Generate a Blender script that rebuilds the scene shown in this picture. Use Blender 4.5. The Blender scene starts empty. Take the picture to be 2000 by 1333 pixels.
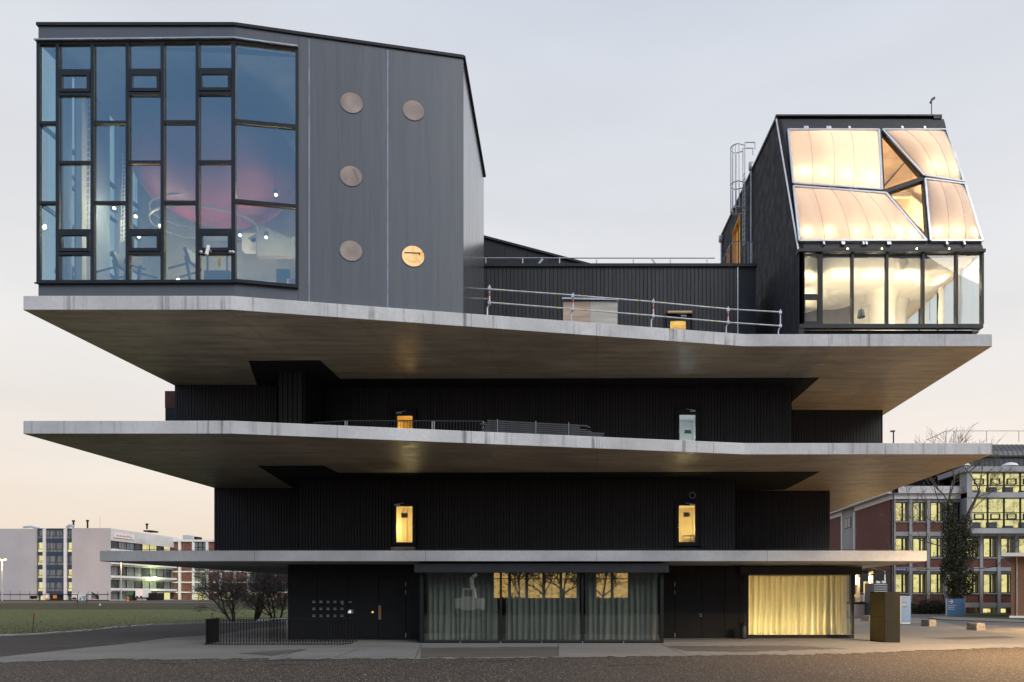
import bpy, bmesh, math, random
from mathutils import Vector, Matrix, noise as mnoise
rnd = random.Random(7)
S = bpy.context.scene
COL = S.collection
# ---------------------------------------------------------------- camera
FPX, CX, CY, EYE = 1300.0, 1165.0, 1165.0, 2.1      # shift lens, level camera: focal length and principal point of a 2000 px wide frame
cam = bpy.data.cameras.new('camera')
cam.sensor_width = 36.0
cam.lens = 36.0 * FPX / 2000.0
cam.shift_x = -(CX - 1000.0) / 2000.0
cam.shift_y = (CY - 666.5) / 2000.0
cam.clip_start = 0.1
cam.clip_end = 3000
camo = bpy.data.objects.new('camera', cam)
camo.location = (0, 0, EYE)
camo.rotation_euler = (math.radians(90), 0, 0)
COL.objects.link(camo)
S.camera = camo
# ---------------------------------------------------------------- sky, dusk glow, exposure
def lin(c):
    return tuple((v / 12.92 if v <= 0.04045 else ((v + 0.055) / 1.055) ** 2.4) for v in [x / 255.0 for x in c])
def lin4(c):
    return lin(c) + (1.0,)
W = bpy.data.worlds.new('World')
S.world = W
W.use_nodes = True
nt = W.node_tree
nt.nodes.clear()
wo = nt.nodes.new('ShaderNodeOutputWorld')
bg = nt.nodes.new('ShaderNodeBackground')
tc = nt.nodes.new('ShaderNodeTexCoord')
sep = nt.nodes.new('ShaderNodeSeparateXYZ')
nt.links.new(tc.outputs['Generated'], sep.inputs[0])
def wramp(stops):
    r = nt.nodes.new('ShaderNodeValToRGB')
    r.color_ramp.interpolation = 'B_SPLINE'
    e = r.color_ramp.elements
    e[0].position, e[0].color = stops[0][0], lin4(stops[0][1])
    e[1].position, e[1].color = stops[-1][0], lin4(stops[-1][1])
    for p, c in stops[1:-1]:
        n = e.new(p); n.color = lin4(c)
    nt.links.new(sep.outputs['Z'], r.inputs[0])
    return r
glow = wramp([(0.0, (236, 212, 190)), (0.07, (242, 225, 207)), (0.17, (242, 233, 223)), (0.32, (235, 234, 234)),
              (0.52, (222, 225, 231)), (0.72, (205, 212, 225)), (1.0, (172, 187, 213))])
away = wramp([(0.0, (168, 164, 172)), (0.10, (172, 168, 180)), (0.28, (156, 176, 202)), (0.45, (142, 176, 212)), (0.75, (128, 164, 210)), (1.0, (150, 172, 208))])
mr = nt.nodes.new('ShaderNodeMapRange')
mr.interpolation_type = 'SMOOTHSTEP'
mr.inputs[1].default_value, mr.inputs[2].default_value = -0.55, 0.35
nt.links.new(sep.outputs['Y'], mr.inputs[0])
mx = nt.nodes.new('ShaderNodeMix'); mx.data_type = 'RGBA'
nt.links.new(mr.outputs[0], mx.inputs[0])
nt.links.new(away.outputs[0], mx.inputs[6])
nt.links.new(glow.outputs[0], mx.inputs[7])
# faint high cloud streaks
mp = nt.nodes.new('ShaderNodeMapping'); mp.inputs['Scale'].default_value = (1.2, 1.2, 7.0)
nt.links.new(tc.outputs['Generated'], mp.inputs[0])
nz = nt.nodes.new('ShaderNodeTexNoise'); nz.inputs['Scale'].default_value = 2.2; nz.inputs['Detail'].default_value = 5
nt.links.new(mp.outputs[0], nz.inputs[0])
cr = nt.nodes.new('ShaderNodeMapRange')
cr.inputs[1].default_value, cr.inputs[2].default_value, cr.inputs[3].default_value, cr.inputs[4].default_value = 0.3, 0.75, 0.955, 1.045
nt.links.new(nz.outputs[0], cr.inputs[0])
sc = nt.nodes.new('ShaderNodeVectorMath'); sc.operation = 'SCALE'
nt.links.new(mx.outputs[2], sc.inputs[0]); nt.links.new(cr.outputs[0], sc.inputs['Scale'])
# the sun has set behind the building, a little to the right: the air low down on that side is brightest
sky = nt.nodes.new('ShaderNodeTexSky'); sky.sky_type = 'NISHITA'; sky.sun_disc = False
sky.sun_elevation = math.radians(1.0); sky.sun_rotation = math.radians(25)
sks = nt.nodes.new('ShaderNodeVectorMath'); sks.operation = 'SCALE'; sks.inputs['Scale'].default_value = 0.012
nt.links.new(sky.outputs[0], sks.inputs[0])
ad = nt.nodes.new('ShaderNodeVectorMath'); ad.operation = 'ADD'
nt.links.new(sc.outputs[0], ad.inputs[0]); nt.links.new(sks.outputs[0], ad.inputs[1])
nt.links.new(ad.outputs[0], bg.inputs[0])
bg.inputs[1].default_value = 1.0
nt.links.new(bg.outputs[0], wo.inputs[0])
sun = bpy.data.lights.new('sun', 'SUN')
sun.energy = 2.6
sun.angle = math.radians(45)
sun.color = (1.0, 0.955, 0.90)
suno = bpy.data.objects.new('sun', sun)
suno.rotation_euler = (math.radians(50), 0, math.radians(46))   # soft light from the brighter part of the dusk sky, front right
suno.location = (0, -20, 60)
COL.objects.link(suno)
S.view_settings.view_transform = 'Standard'
S.view_settings.look = 'None'
S.view_settings.exposure = 0.0
S.view_settings.gamma = 1.0
S.view_settings.use_curve_mapping = False
S.render.engine = 'CYCLES'
S.cycles.use_denoising = True
S.cycles.max_bounces = 8
S.cycles.diffuse_bounces = 3
S.cycles.glossy_bounces = 3
S.cycles.transmission_bounces = 6
S.cycles.transparent_max_bounces = 14
S.cycles.sample_clamp_indirect = 4.0
S.cycles.caustics_reflective = False
S.cycles.caustics_refractive = False
# ---------------------------------------------------------------- pixel (photo) -> place
def P(px, py, Y):
    return Vector(((px - CX) / FPX * Y, Y, EYE + (CY - py) / FPX * Y))
def G(px, py, z=0.0):
    Y = (EYE - z) * FPX / (py - CY)
    return Vector(((px - CX) / FPX * Y, Y, z))
def PZ(px, py, z):
    return G(px, py, z)
def onplane(px, py, p0, n):
    d = Vector(((px - CX) / FPX, 1.0, (CY - py) / FPX))
    o = Vector((0, 0, EYE))
    t = (p0 - o).dot(n) / d.dot(n)
    return o + d * t
def XA(px, Y):
    return (px - CX) / FPX * Y
def ZA(py, Y):
    return EYE + (CY - py) / FPX * Y
# ---------------------------------------------------------------- mesh builder
WL = {}
class MB:
    def __init__(s):
        s.v, s.f, s.sm = [], [], []
    def add(s, vs, fs, smooth=False):
        b = len(s.v)
        s.v += [tuple(v) for v in vs]
        for f in fs:
            s.f.append(tuple(i + b for i in f)); s.sm.append(smooth)
        return s
    def box(s, x0, x1, y0, y1, z0, z1):
        v = [(x, y, z) for z in (z0, z1) for y in (y0, y1) for x in (x0, x1)]
        return s.add(v, [(0, 2, 3, 1), (4, 5, 7, 6), (0, 1, 5, 4), (2, 6, 7, 3), (0, 4, 6, 2), (1, 3, 7, 5)])
    def obox(s, c, u, v, w):      # centre + three half axes
        c, u, v, w = Vector(c), Vector(u), Vector(v), Vector(w)
        p = [c + a * u + b * v + d * w for d in (-1, 1) for b in (-1, 1) for a in (-1, 1)]
        return s.add(p, [(0, 2, 3, 1), (4, 5, 7, 6), (0, 1, 5, 4), (2, 6, 7, 3), (0, 4, 6, 2), (1, 3, 7, 5)])
    def prism(s, poly, vec):
        vec = Vector(vec); n = len(poly)
        a = [Vector(p) for p in poly]; b = [p + vec for p in a]
        fs = [tuple(range(n))[::-1], tuple(range(n, 2 * n))]
        fs += [(i, (i + 1) % n, n + (i + 1) % n, n + i) for i in range(n)]
        return s.add(a + b, fs)
    def bar(s, p, q, w, d, n, out=0.0):   # flat bar p->q, width w across, depth d along n (outwards from out)
        p, q, n = Vector(p), Vector(q), Vector(n).normalized()
        t = (q - p); L = t.length; t = t / L
        a = n.cross(t).normalized()
        c = (p + q) / 2 + n * (out)
        return s.obox(c, t * (L / 2), a * (w / 2), n * (d / 2))
    def tube(s, p, q, r, r2=None, n=6, smooth=True, cap=True):
        p, q = Vector(p), Vector(q)
        t = (q - p)
        if t.length < 1e-6: return s
        t.normalize()
        a = t.cross(Vector((0, 0, 1)) if abs(t.z) < 0.9 else Vector((1, 0, 0))).normalized()
        b = t.cross(a)
        r2 = r if r2 is None else r2
        vs = [p + (a * math.cos(2 * math.pi * i / n) + b * math.sin(2 * math.pi * i / n)) * r for i in range(n)]
        vs += [q + (a * math.cos(2 * math.pi * i / n) + b * math.sin(2 * math.pi * i / n)) * r2 for i in range(n)]
        fs = [(i, (i + 1) % n, n + (i + 1) % n, n + i) for i in range(n)]
        s.add(vs, fs, smooth)
        if cap:
            s.add(vs[:n], [tuple(range(n))[::-1]]); s.add(vs[n:], [tuple(range(n))])
        return s
    def path(s, pts, r, n=6, closed=False):
        k = len(pts)
        for i in range(k if closed else k - 1):
            s.tube(pts[i], pts[(i + 1) % k], r, n=n)
        return s
    def lathe(s, c, prof, n=16, smooth=True):
        c = Vector(c); vs = []
        for r, z in prof:
            for i in range(n):
                a = 2 * math.pi * i / n
                vs.append(c + Vector((r * math.cos(a), r * math.sin(a), z)))
        fs = []
        for j in range(len(prof) - 1):
            for i in range(n):
                fs.append((j * n + i, j * n + (i + 1) % n, (j + 1) * n + (i + 1) % n, (j + 1) * n + i))
        return s.add(vs, fs, smooth)
    def ball(s, c, rx, ry=None, rz=None, n=14, m=9):
        ry = ry or rx; rz = rz or rx
        c = Vector(c); vs = []
        for j in range(m + 1):
            t = math.pi * j / m
            for i in range(n):
                a = 2 * math.pi * i / n
                vs.append(c + Vector((rx * math.sin(t) * math.cos(a), ry * math.sin(t) * math.sin(a), -rz * math.cos(t))))
        fs = [(j * n + i, j * n + (i + 1) % n, (j + 1) * n + (i + 1) % n, (j + 1) * n + i) for j in range(m) for i in range(n)]
        return s.add(vs, fs, True)
    def disc(s, c, u, v, n=28, vec=None):
        c, u, v = Vector(c), Vector(u), Vector(v)
        p = [c + u * math.cos(2 * math.pi * i / n) + v * math.sin(2 * math.pi * i / n) for i in range(n)]
        if vec is None: return s.add(p, [tuple(range(n))])
        return s.prism(p, vec)
    def ring(s, c, u, v, k, vec, n=28):      # flat ring from radius 1 to k, extruded
        c, u, v, vec = Vector(c), Vector(u), Vector(v), Vector(vec)
        vs = []
        for i in range(n):
            d = u * math.cos(2 * math.pi * i / n) + v * math.sin(2 * math.pi * i / n)
            vs += [c + d, c + d * k, c + d * k + vec, c + d + vec]
        fs = []
        for i in range(n):
            j = (i + 1) % n
            for a in range(4):
                b = (a + 1) % 4
                fs.append((4 * i + a, 4 * j + a, 4 * j + b, 4 * i + b))
        return s.add(vs, fs)
    def build(s, name, mat, parent=None, **props):
        o0 = Vector((0, 0, 0))
        if parent is not None: o0 = WL[parent.name]
        elif 'loc' in props: o0 = Vector(props.pop('loc'))
        me = bpy.data.meshes.new(name)
        me.from_pydata([tuple(Vector(v) - o0) for v in s.v], [], s.f)
        me.polygons.foreach_set('use_smooth', s.sm)
        bm = bmesh.new(); bm.from_mesh(me)
        bmesh.ops.recalc_face_normals(bm, faces=bm.faces)
        bm.to_mesh(me); bm.free()
        me.materials.append(mat)
        o = bpy.data.objects.new(name, me)
        if parent is not None: o.parent = parent
        else: o.location = o0
        COL.objects.link(o)
        WL[o.name] = o0
        for k, v in props.items(): o[k] = v
        return o
def thing(name, label, cat, loc, group=None):
    o = bpy.data.objects.new(name, None)
    o.empty_display_size = 0.3
    o.location = loc
    COL.objects.link(o)
    WL[o.name] = Vector(loc)
    o['label'] = label; o['category'] = cat
    if group: o['group'] = group
    return o
def tag(o, label, cat, group=None):
    o['label'] = label; o['category'] = cat
    if group: o['group'] = group
    return o
def copy_part(o, parent, d):
    c = o.copy(); COL.objects.link(c); c.parent = parent
    c.location = Vector(o.location) + Vector(d)
    WL[c.name] = WL[o.name] + Vector(d)
    return c
def copy_tree(o, newloc, label=None):
    c = o.copy(); COL.objects.link(c); c.location = newloc
    WL[c.name] = Vector(newloc)
    if label: c['label'] = label
    for ch in o.children:
        d = ch.copy(); COL.objects.link(d); d.parent = c
        for g in ch.children:
            e = g.copy(); COL.objects.link(e); e.parent = d
    return c
# ---------------------------------------------------------------- materials
def nodes(name):
    m = bpy.data.materials.new(name); m.use_nodes = True
    t = m.node_tree; t.nodes.clear()
    out = t.nodes.new('ShaderNodeOutputMaterial')
    return m, t, out
def N(t, kind, **kw):
    n = t.nodes.new(kind)
    for k, v in kw.items():
        if k.startswith('i_'): n.inputs[k[2:].replace('_', ' ')].default_value = v
        else: setattr(n, k, v)
    return n
def coords(t, scale=(1, 1, 1), rot=(0, 0, 0)):
    c = N(t, 'ShaderNodeTexCoord'); m = N(t, 'ShaderNodeMapping')
    m.inputs['Scale'].default_value = scale; m.inputs['Rotation'].default_value = rot
    t.links.new(c.outputs['Object'], m.inputs[0])
    return m.outputs[0]
def noise(t, vec, scale, detail=5, rough=0.55, lo=0.36, hi=0.64, a=0.0, b=1.0):
    n = N(t, 'ShaderNodeTexNoise'); n.inputs['Scale'].default_value = scale
    n.inputs['Detail'].default_value = detail; n.inputs['Roughness'].default_value = rough
    t.links.new(vec, n.inputs[0])
    r = N(t, 'ShaderNodeMapRange'); r.inputs[1].default_value = lo; r.inputs[2].default_value = hi
    r.inputs[3].default_value = a; r.inputs[4].default_value = b
    t.links.new(n.outputs[0], r.inputs[0])
    return r.outputs[0]
def mixc(t, fac, a, b, mode='MIX'):
    m = N(t, 'ShaderNodeMix', data_type='RGBA', blend_type=mode)
    for sock, val in ((0, fac), (6, a), (7, b)):
        if isinstance(val, (int, float)): m.inputs[sock].default_value = val
        elif isinstance(val, tuple): m.inputs[sock].default_value = val if len(val) == 4 else val + (1.0,)
        else: t.links.new(val, m.inputs[sock])
    return m.outputs[2]
def mul(t, a, b):
    m = N(t, 'ShaderNodeMath', operation='MULTIPLY')
    for i, val in enumerate((a, b)):
        if isinstance(val, (int, float)): m.inputs[i].default_value = val
        else: t.links.new(val, m.inputs[i])
    return m.outputs[0]
def finish(t, out, col, rough=0.6, metal=0.0, bump=None, bstr=0.3, bdist=0.02, spec=0.5, coat=0.0):
    p = N(t, 'ShaderNodeBsdfPrincipled')
    if isinstance(col, tuple): p.inputs['Base Color'].default_value = col if len(col) == 4 else col + (1.0,)
    else: t.links.new(col, p.inputs['Base Color'])
    if isinstance(rough, (int, float)): p.inputs['Roughness'].default_value = rough
    else: t.links.new(rough, p.inputs['Roughness'])
    p.inputs['Metallic'].default_value = metal
    p.inputs['Specular IOR Level'].default_value = spec
    p.inputs['Coat Weight'].default_value = coat
    if bump is not None:
        b = N(t, 'ShaderNodeBump'); b.inputs['Strength'].default_value = bstr; b.inputs['Distance'].default_value = bdist
        t.links.new(bump, b.inputs['Height']); t.links.new(b.outputs[0], p.inputs['Normal'])
    t.links.new(p.outputs[0], out.inputs[0])
    return p
def plain(name, col, rough=0.55, metal=0.0, var=0.18, scale=1.5, stretch=(1, 1, 1), bstr=0.0, spec=0.5):
    m, t, o = nodes(name)
    v = coords(t, stretch)
    f = noise(t, v, scale, 6)
    d = tuple(c * (1 - var) for c in col); l = tuple(min(1, c * (1 + var)) for c in col)
    c = mixc(t, f, d, l)
    f2 = noise(t, v, scale * 6, 3, a=rough * 0.85, b=min(1, rough * 1.2))
    finish(t, o, c, f2, metal, bump=f if bstr else None, bstr=bstr, spec=spec)
    return m
def emis(name, col, strength):
    m, t, o = nodes(name)
    e = N(t, 'ShaderNodeEmission'); e.inputs[0].default_value = col + (1.0,); e.inputs[1].default_value = strength
    t.links.new(e.outputs[0], o.inputs[0])
    return m
def room_glow(name, col, dark, strength, sx=0.8, sz=1.4, amount=0.6):
    """a lit room seen far off through a window: light walls and ceiling, darker furniture blocks"""
    m, t, o = nodes(name)
    v = coords(t, (sx, sx, sz))
    b = N(t, 'ShaderNodeTexVoronoi', distance='CHEBYCHEV'); b.inputs['Scale'].default_value = 1.3
    t.links.new(v, b.inputs['Vector'])
    sepc = N(t, 'ShaderNodeSeparateColor'); t.links.new(b.outputs['Color'], sepc.inputs[0])
    r = N(t, 'ShaderNodeMapRange'); r.inputs[1].default_value = 0.35; r.inputs[2].default_value = 0.95
    t.links.new(sepc.outputs[0], r.inputs[0])
    n2 = noise(t, v, 5.0, 4, lo=0.38, hi=0.62)
    f = mul(t, mul(t, r.outputs[0], n2), amount)
    c = mixc(t, f, col, dark)
    e = N(t, 'ShaderNodeEmission'); t.links.new(c, e.inputs[0]); e.inputs[1].default_value = strength
    t.links.new(e.outputs[0], o.inputs[0])
    return m
def glass(name, tint, refl, rcol=(1, 1, 1), grain=0.0):
    m, t, o = nodes(name)
    tr = N(t, 'ShaderNodeBsdfTransparent'); tr.inputs[0].default_value = tint + (1.0,)
    gl = N(t, 'ShaderNodeBsdfGlossy'); gl.inputs['Roughness'].default_value = 0.0; gl.inputs[0].default_value = rcol + (1.0,)
    fr = N(t, 'ShaderNodeFresnel'); fr.inputs[0].default_value = 1.45
    a0 = N(t, 'ShaderNodeMath', operation='ADD'); a0.inputs[1].default_value = refl; a0.use_clamp = True
    t.links.new(fr.outputs[0], a0.inputs[0])
    # the sheet has two faces: tint and mirror only where a ray enters, let it leave freely
    ge = N(t, 'ShaderNodeNewGeometry')
    inv = N(t, 'ShaderNodeMath', operation='SUBTRACT'); inv.inputs[0].default_value = 1.0; t.links.new(ge.outputs['Backfacing'], inv.inputs[1])
    a = N(t, 'ShaderNodeMath', operation='MULTIPLY'); t.links.new(a0.outputs[0], a.inputs[0]); t.links.new(inv.outputs[0], a.inputs[1])
    t.links.new(mixc(t, ge.outputs['Backfacing'], tint, (1.0, 1.0, 1.0)), tr.inputs[0])
    if grain:
        v = coords(t); nn = noise(t, v, 0.35, 2)
        b = N(t, 'ShaderNodeBump'); b.inputs['Strength'].default_value = grain; b.inputs['Distance'].default_value = 0.05
        t.links.new(nn, b.inputs['Height']); t.links.new(b.outputs[0], gl.inputs['Normal'])
    mixs = N(t, 'ShaderNodeMixShader')
    t.links.new(a.outputs[0], mixs.inputs[0]); t.links.new(tr.outputs[0], mixs.inputs[1]); t.links.new(gl.outputs[0], mixs.inputs[2])
    t.links.new(mixs.outputs[0], o.inputs[0])
    return m
def fabric(name, col, transl, rough=0.8, spec=0.2, var=0.15):
    m, t, o = nodes(name)
    v = coords(t, (1, 1, 0.15)); f = noise(t, v, 6.0, 4)
    c = mixc(t, f, tuple(x * (1 - var) for x in col), col)
    d = N(t, 'ShaderNodeBsdfDiffuse'); t.links.new(c, d.inputs[0])
    tr = N(t, 'ShaderNodeBsdfTranslucent'); t.links.new(c, tr.inputs[0])
    mm = N(t, 'ShaderNodeMixShader'); mm.inputs[0].default_value = transl
    t.links.new(d.outputs[0], mm.inputs[1]); t.links.new(tr.outputs[0], mm.inputs[2])
    g = N(t, 'ShaderNodeBsdfGlossy'); g.inputs['Roughness'].default_value = 0.35
    m2 = N(t, 'ShaderNodeMixShader'); m2.inputs[0].default_value = spec * 0.2
    t.links.new(mm.outputs[0], m2.inputs[1]); t.links.new(g.outputs[0], m2.inputs[2])
    t.links.new(m2.outputs[0], o.inputs[0])
    return m
def concrete(name, col, streak=0.5, board=None, rough=0.75, joints=0.0):
    m, t, o = nodes(name)
    v = coords(t)
    big = noise(t, v, 0.35, 6)
    fine = noise(t, v, 7.0, 6, 0.65)
    c = mixc(t, big, tuple(x * 0.80 for x in col), tuple(min(1, x * 1.14) for x in col))
    c = mixc(t, mul(t, fine, 0.35), c, tuple(x * 0.72 for x in col))
    if streak:
        v2 = coords(t, (1, 1, 0.025)); st = mul(t, noise(t, v2, 4.0, 6, 0.7, lo=0.52, hi=0.66), noise(t, v, 0.55, 3, lo=0.42, hi=0.62))
        c = mixc(t, mul(t, st, streak), c, tuple(x * 0.38 for x in col))
    bmp = fine
    if board:
        v3 = coords(t, board); bd = noise(t, v3, 3.0, 6, 0.7, lo=0.40, hi=0.62)
        c = mixc(t, mul(t, bd, 0.75), c, tuple(x * 0.5 for x in col))
        bmp = bd
    if joints:
        w = N(t, 'ShaderNodeTexBrick'); w.offset = 0.0
        w.inputs['Scale'].default_value = 1.0; w.inputs['Mortar Size'].default_value = 0.012
        w.inputs['Brick Width'].default_value = joints; w.inputs['Row Height'].default_value = 3.2
        w.inputs[1].default_value = (1, 1, 1, 1); w.inputs[2].default_value = (0.93, 0.93, 0.93, 1); w.inputs['Mortar'].default_value = (0.42, 0.42, 0.42, 1)
        t.links.new(coords(t), w.inputs[0])
        c = mixc(t, 1.0, c, w.outputs[0], 'MULTIPLY')
    rr = noise(t, v, 2.0, 4, a=rough * 0.8, b=min(1.0, rough * 1.15))
    finish(t, o, c, rr, bump=bmp, bstr=0.25, bdist=0.01)
    return m
def brickmat(name, a, b, mortar, sc):
    m, t, o = nodes(name)
    c = N(t, 'ShaderNodeTexCoord')
    s1 = N(t, 'ShaderNodeSeparateXYZ'); t.links.new(c.outputs['Object'], s1.inputs[0])
    ad = N(t, 'ShaderNodeMath', operation='ADD'); t.links.new(s1.outputs[0], ad.inputs[0]); t.links.new(s1.outputs[1], ad.inputs[1])
    cb = N(t, 'ShaderNodeCombineXYZ'); t.links.new(ad.outputs[0], cb.inputs[0]); t.links.new(s1.outputs[2], cb.inputs[1])
    w = N(t, 'ShaderNodeTexBrick'); w.inputs['Scale'].default_value = sc
    w.inputs['Brick Width'].default_value = 0.5; w.inputs['Row Height'].default_value = 0.17; w.inputs['Mortar Size'].default_value = 0.018
    w.inputs[1].default_value = a + (1,); w.inputs[2].default_value = b + (1,); w.inputs['Mortar'].default_value = mortar + (1,)
    t.links.new(cb.outputs[0], w.inputs[0])
    f = noise(t, c.outputs['Object'], 0.6, 5)
    col = mixc(t, mul(t, f, 0.35), w.outputs[0], tuple(x * 0.6 for x in a))
    finish(t, o, col, 0.85)
    return m
def boards(name, col, pitch, axis='X', warm=0.25):
    m, t, o = nodes(name)
    c = N(t, 'ShaderNodeTexCoord'); s1 = N(t, 'ShaderNodeSeparateXYZ'); t.links.new(c.outputs['Object'], s1.inputs[0])
    dv = N(t, 'ShaderNodeMath', operation='DIVIDE'); dv.inputs[1].default_value = pitch; t.links.new(s1.outputs[axis], dv.inputs[0])
    fl = N(t, 'ShaderNodeMath', operation='FLOOR'); t.links.new(dv.outputs[0], fl.inputs[0])
    wn = N(t, 'ShaderNodeTexWhiteNoise', noise_dimensions='1D'); t.links.new(fl.outputs[0], wn.inputs['W'])
    v = coords(t, (1, 1, 0.08)); g = noise(t, v, 18.0, 5)
    c1 = mixc(t, wn.outputs[0], tuple(x * 0.7 for x in col), tuple(x * (1.35 + (warm if i == 0 else 0)) for i, x in enumerate(col)))
    c2 = mixc(t, mul(t, g, 0.4), c1, tuple(x * 0.5 for x in col))
    finish(t, o, c2, 0.55, bump=g, bstr=0.2)
    return m
def ground(name, cols, big=0.08, mid=0.9, fine=26.0, rough=0.9, bstr=0.6, bdist=0.03, speck=None, stretch=(1, 1, 1), fine_amt=0.6):
    m, t, o = nodes(name)
    v = coords(t, stretch); v0 = coords(t)
    f1 = noise(t, v, big, 6, 0.6); f2 = noise(t, v, mid, 6, 0.65); f3 = noise(t, v0, fine, 4, 0.7, 0.3, 0.7)
    c = mixc(t, f1, cols[0], cols[1])
    c = mixc(t, mul(t, f2, 0.55), c, cols[2])
    c = mixc(t, mul(t, f3, fine_amt), c, cols[3])
    if speck:
        vo = N(t, 'ShaderNodeTexVoronoi'); vo.inputs['Scale'].default_value = speck; t.links.new(v0, vo.inputs['Vector'])
        sc_ = N(t, 'ShaderNodeSeparateColor'); t.links.new(vo.outputs['Color'], sc_.inputs[0])
        r = N(t, 'ShaderNodeMapRange'); r.inputs[1].default_value = 0.86; r.inputs[2].default_value = 1.0
        t.links.new(sc_.outputs[0], r.inputs[0])
        c = mixc(t, mul(t, r.outputs[0], 0.8), c, tuple(min(1, x * 3.2) for x in cols[1]))
    finish(t, o, c, rough, bump=f3, bstr=bstr, bdist=bdist, spec=0.25)
    return m
M = {}
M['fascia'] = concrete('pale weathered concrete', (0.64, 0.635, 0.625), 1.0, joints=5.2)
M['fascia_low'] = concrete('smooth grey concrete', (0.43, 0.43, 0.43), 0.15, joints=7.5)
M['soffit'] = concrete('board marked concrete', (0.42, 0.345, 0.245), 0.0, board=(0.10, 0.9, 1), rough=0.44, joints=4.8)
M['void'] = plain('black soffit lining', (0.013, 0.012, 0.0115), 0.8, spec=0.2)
M['clad'] = boards('black stained boards', (0.0165, 0.0150, 0.0140), 0.165)
M['clad2'] = boards('charcoal boards', (0.024, 0.025, 0.027), 0.2, warm=0.0)
M['panelblack'] = plain('matt black metal panel', (0.0105, 0.0100, 0.0093), 0.5, var=0.25, scale=0.6, spec=0.3)
M['frameblack'] = plain('black frame', (0.011, 0.011, 0.0115), 0.45, spec=0.35)
M['framegrey'] = plain('anthracite frame', (0.020, 0.023, 0.029), 0.45, spec=0.35)
M['metalgrey'] = plain('grey fluted metal sheet', (0.140, 0.143, 0.150), 0.38, metal=0.35, var=0.04, scale=0.5, stretch=(6, 6, 0.12))
M['sidesheet'] = plain('lacquered grey metal sheet', (0.125, 0.135, 0.15), 0.30, metal=0.5, var=0.10, scale=0.5, stretch=(6, 6, 0.12))
[n for n in M['sidesheet'].node_tree.nodes if n.type == 'BSDF_PRINCIPLED'][0].inputs['Coat Weight'].default_value = 0.9
[n for n in M['sidesheet'].node_tree.nodes if n.type == 'BSDF_PRINCIPLED'][0].inputs['Coat Roughness'].default_value = 0.18
M['strip'] = plain('bright seam strip', (0.28, 0.31, 0.35), 0.35, metal=0.4)
M['darkplaster'] = plain('anthracite render', (0.048, 0.049, 0.053), 0.8, var=0.03, scale=0.3, spec=0.15)
M['darkmetal'] = plain('anthracite sheet', (0.023, 0.0235, 0.026), 0.5, spec=0.35, var=0.15)
M['galv'] = plain('galvanised steel', (0.52, 0.53, 0.55), 0.45, metal=0.35, var=0.15, scale=4)
M['zinc'] = plain('pale zinc coated steel', (0.66, 0.67, 0.69), 0.5, var=0.1)
M['alu'] = plain('aluminium profile', (0.55, 0.56, 0.58), 0.35, metal=0.6, var=0.08)
M['white'] = plain('white paint', (0.76, 0.75, 0.74), 0.6, var=0.05)
M['whitewall'] = plain('off white render', (0.46, 0.45, 0.46), 0.75, var=0.06, scale=0.15)
M['sidewhite'] = plain('pale grey band', (0.62, 0.615, 0.60), 0.7, var=0.06, scale=0.2)
M['blue_spandrel'] = plain('dark blue panel', (0.030, 0.055, 0.095), 0.45)
M['redpanel'] = plain('red brown infill', (0.19, 0.075, 0.055), 0.8, var=0.2, scale=0.8)
M['concgrey'] = concrete('cast concrete frame', (0.36, 0.36, 0.36), 0.15)
M['brick'] = brickmat('dark red brick', (0.185, 0.060, 0.044), (0.14, 0.047, 0.037), (0.16, 0.09, 0.075), 2.2)
M['brick2'] = brickmat('orange brown brick', (0.20, 0.088, 0.044), (0.16, 0.07, 0.036), (0.20, 0.14, 0.10), 2.2)
M['roofdark'] = plain('dark standing seam', (0.06, 0.06, 0.064), 0.5)
M['plyA'] = plain('pinkish plywood', (0.44, 0.33, 0.25), 0.75, var=0.2, scale=2.0, stretch=(0.3, 1, 3))
M['plyB'] = plain('pale grey plywood', (0.46, 0.43, 0.37), 0.75, var=0.15, scale=2.0, stretch=(0.3, 1, 3))
M['copper'] = plain('copper plate', (0.42, 0.23, 0.12), 0.35, metal=0.5)
M['brass'] = plain('dull brass', (0.10, 0.076, 0.028), 0.36, metal=0.4, var=0.10, scale=0.5)
M['bronze'] = plain('dark bronze', (0.013, 0.0135, 0.011), 0.6, metal=0.0, spec=0.25)
M['stone'] = concrete('rough stone block', (0.30, 0.265, 0.22), 0.35)
M['signblue'] = plain('light blue sign', (0.12, 0.27, 0.52), 0.45, var=0.06)
M['signtext'] = plain('white lettering', (0.8, 0.8, 0.8), 0.5, var=0.0)
M['signdark'] = plain('dark lettering', (0.05, 0.05, 0.06), 0.5, var=0.0)
M['red'] = plain('red paint', (0.62, 0.05, 0.035), 0.5)
M['yellowmark'] = plain('yellow paint mark', (.62, .50, .08), .5)
M['orange'] = plain('orange paint', (0.7, 0.25, 0.05), 0.5)
M['yellowseat'] = plain('yellow plastic', (0.62, 0.38, 0.08), 0.5)
M['green'] = plain('green container', (0.035, 0.11, 0.07), 0.55)
M['bark'] = plain('dark bark', (0.060, 0.046, 0.036), 0.9, var=0.3, scale=6)
M['twig'] = plain('brown twigs', (0.120, 0.096, 0.076), 0.9, var=0.3, scale=2)
M['ivy'] = plain('ivy leaf', (0.036, 0.042, 0.018), 0.75, var=0.35, scale=1.2)
M['hedge'] = plain('winter hedge leaf', (0.050, 0.050, 0.028), 0.8, var=0.5, scale=1.5)
M['rubber'] = plain('black plastic', (0.025, 0.026, 0.028), 0.5)
M['machine'] = plain('dark grey machine', (0.06, 0.065, 0.075), 0.45)
M['pod'] = plain('coral red membrane', (0.25, 0.042, 0.050), 0.6, var=0.12, scale=0.6)
M['pink'] = plain('pink plastic', (0.75, 0.22, 0.24), 0.45)
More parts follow.
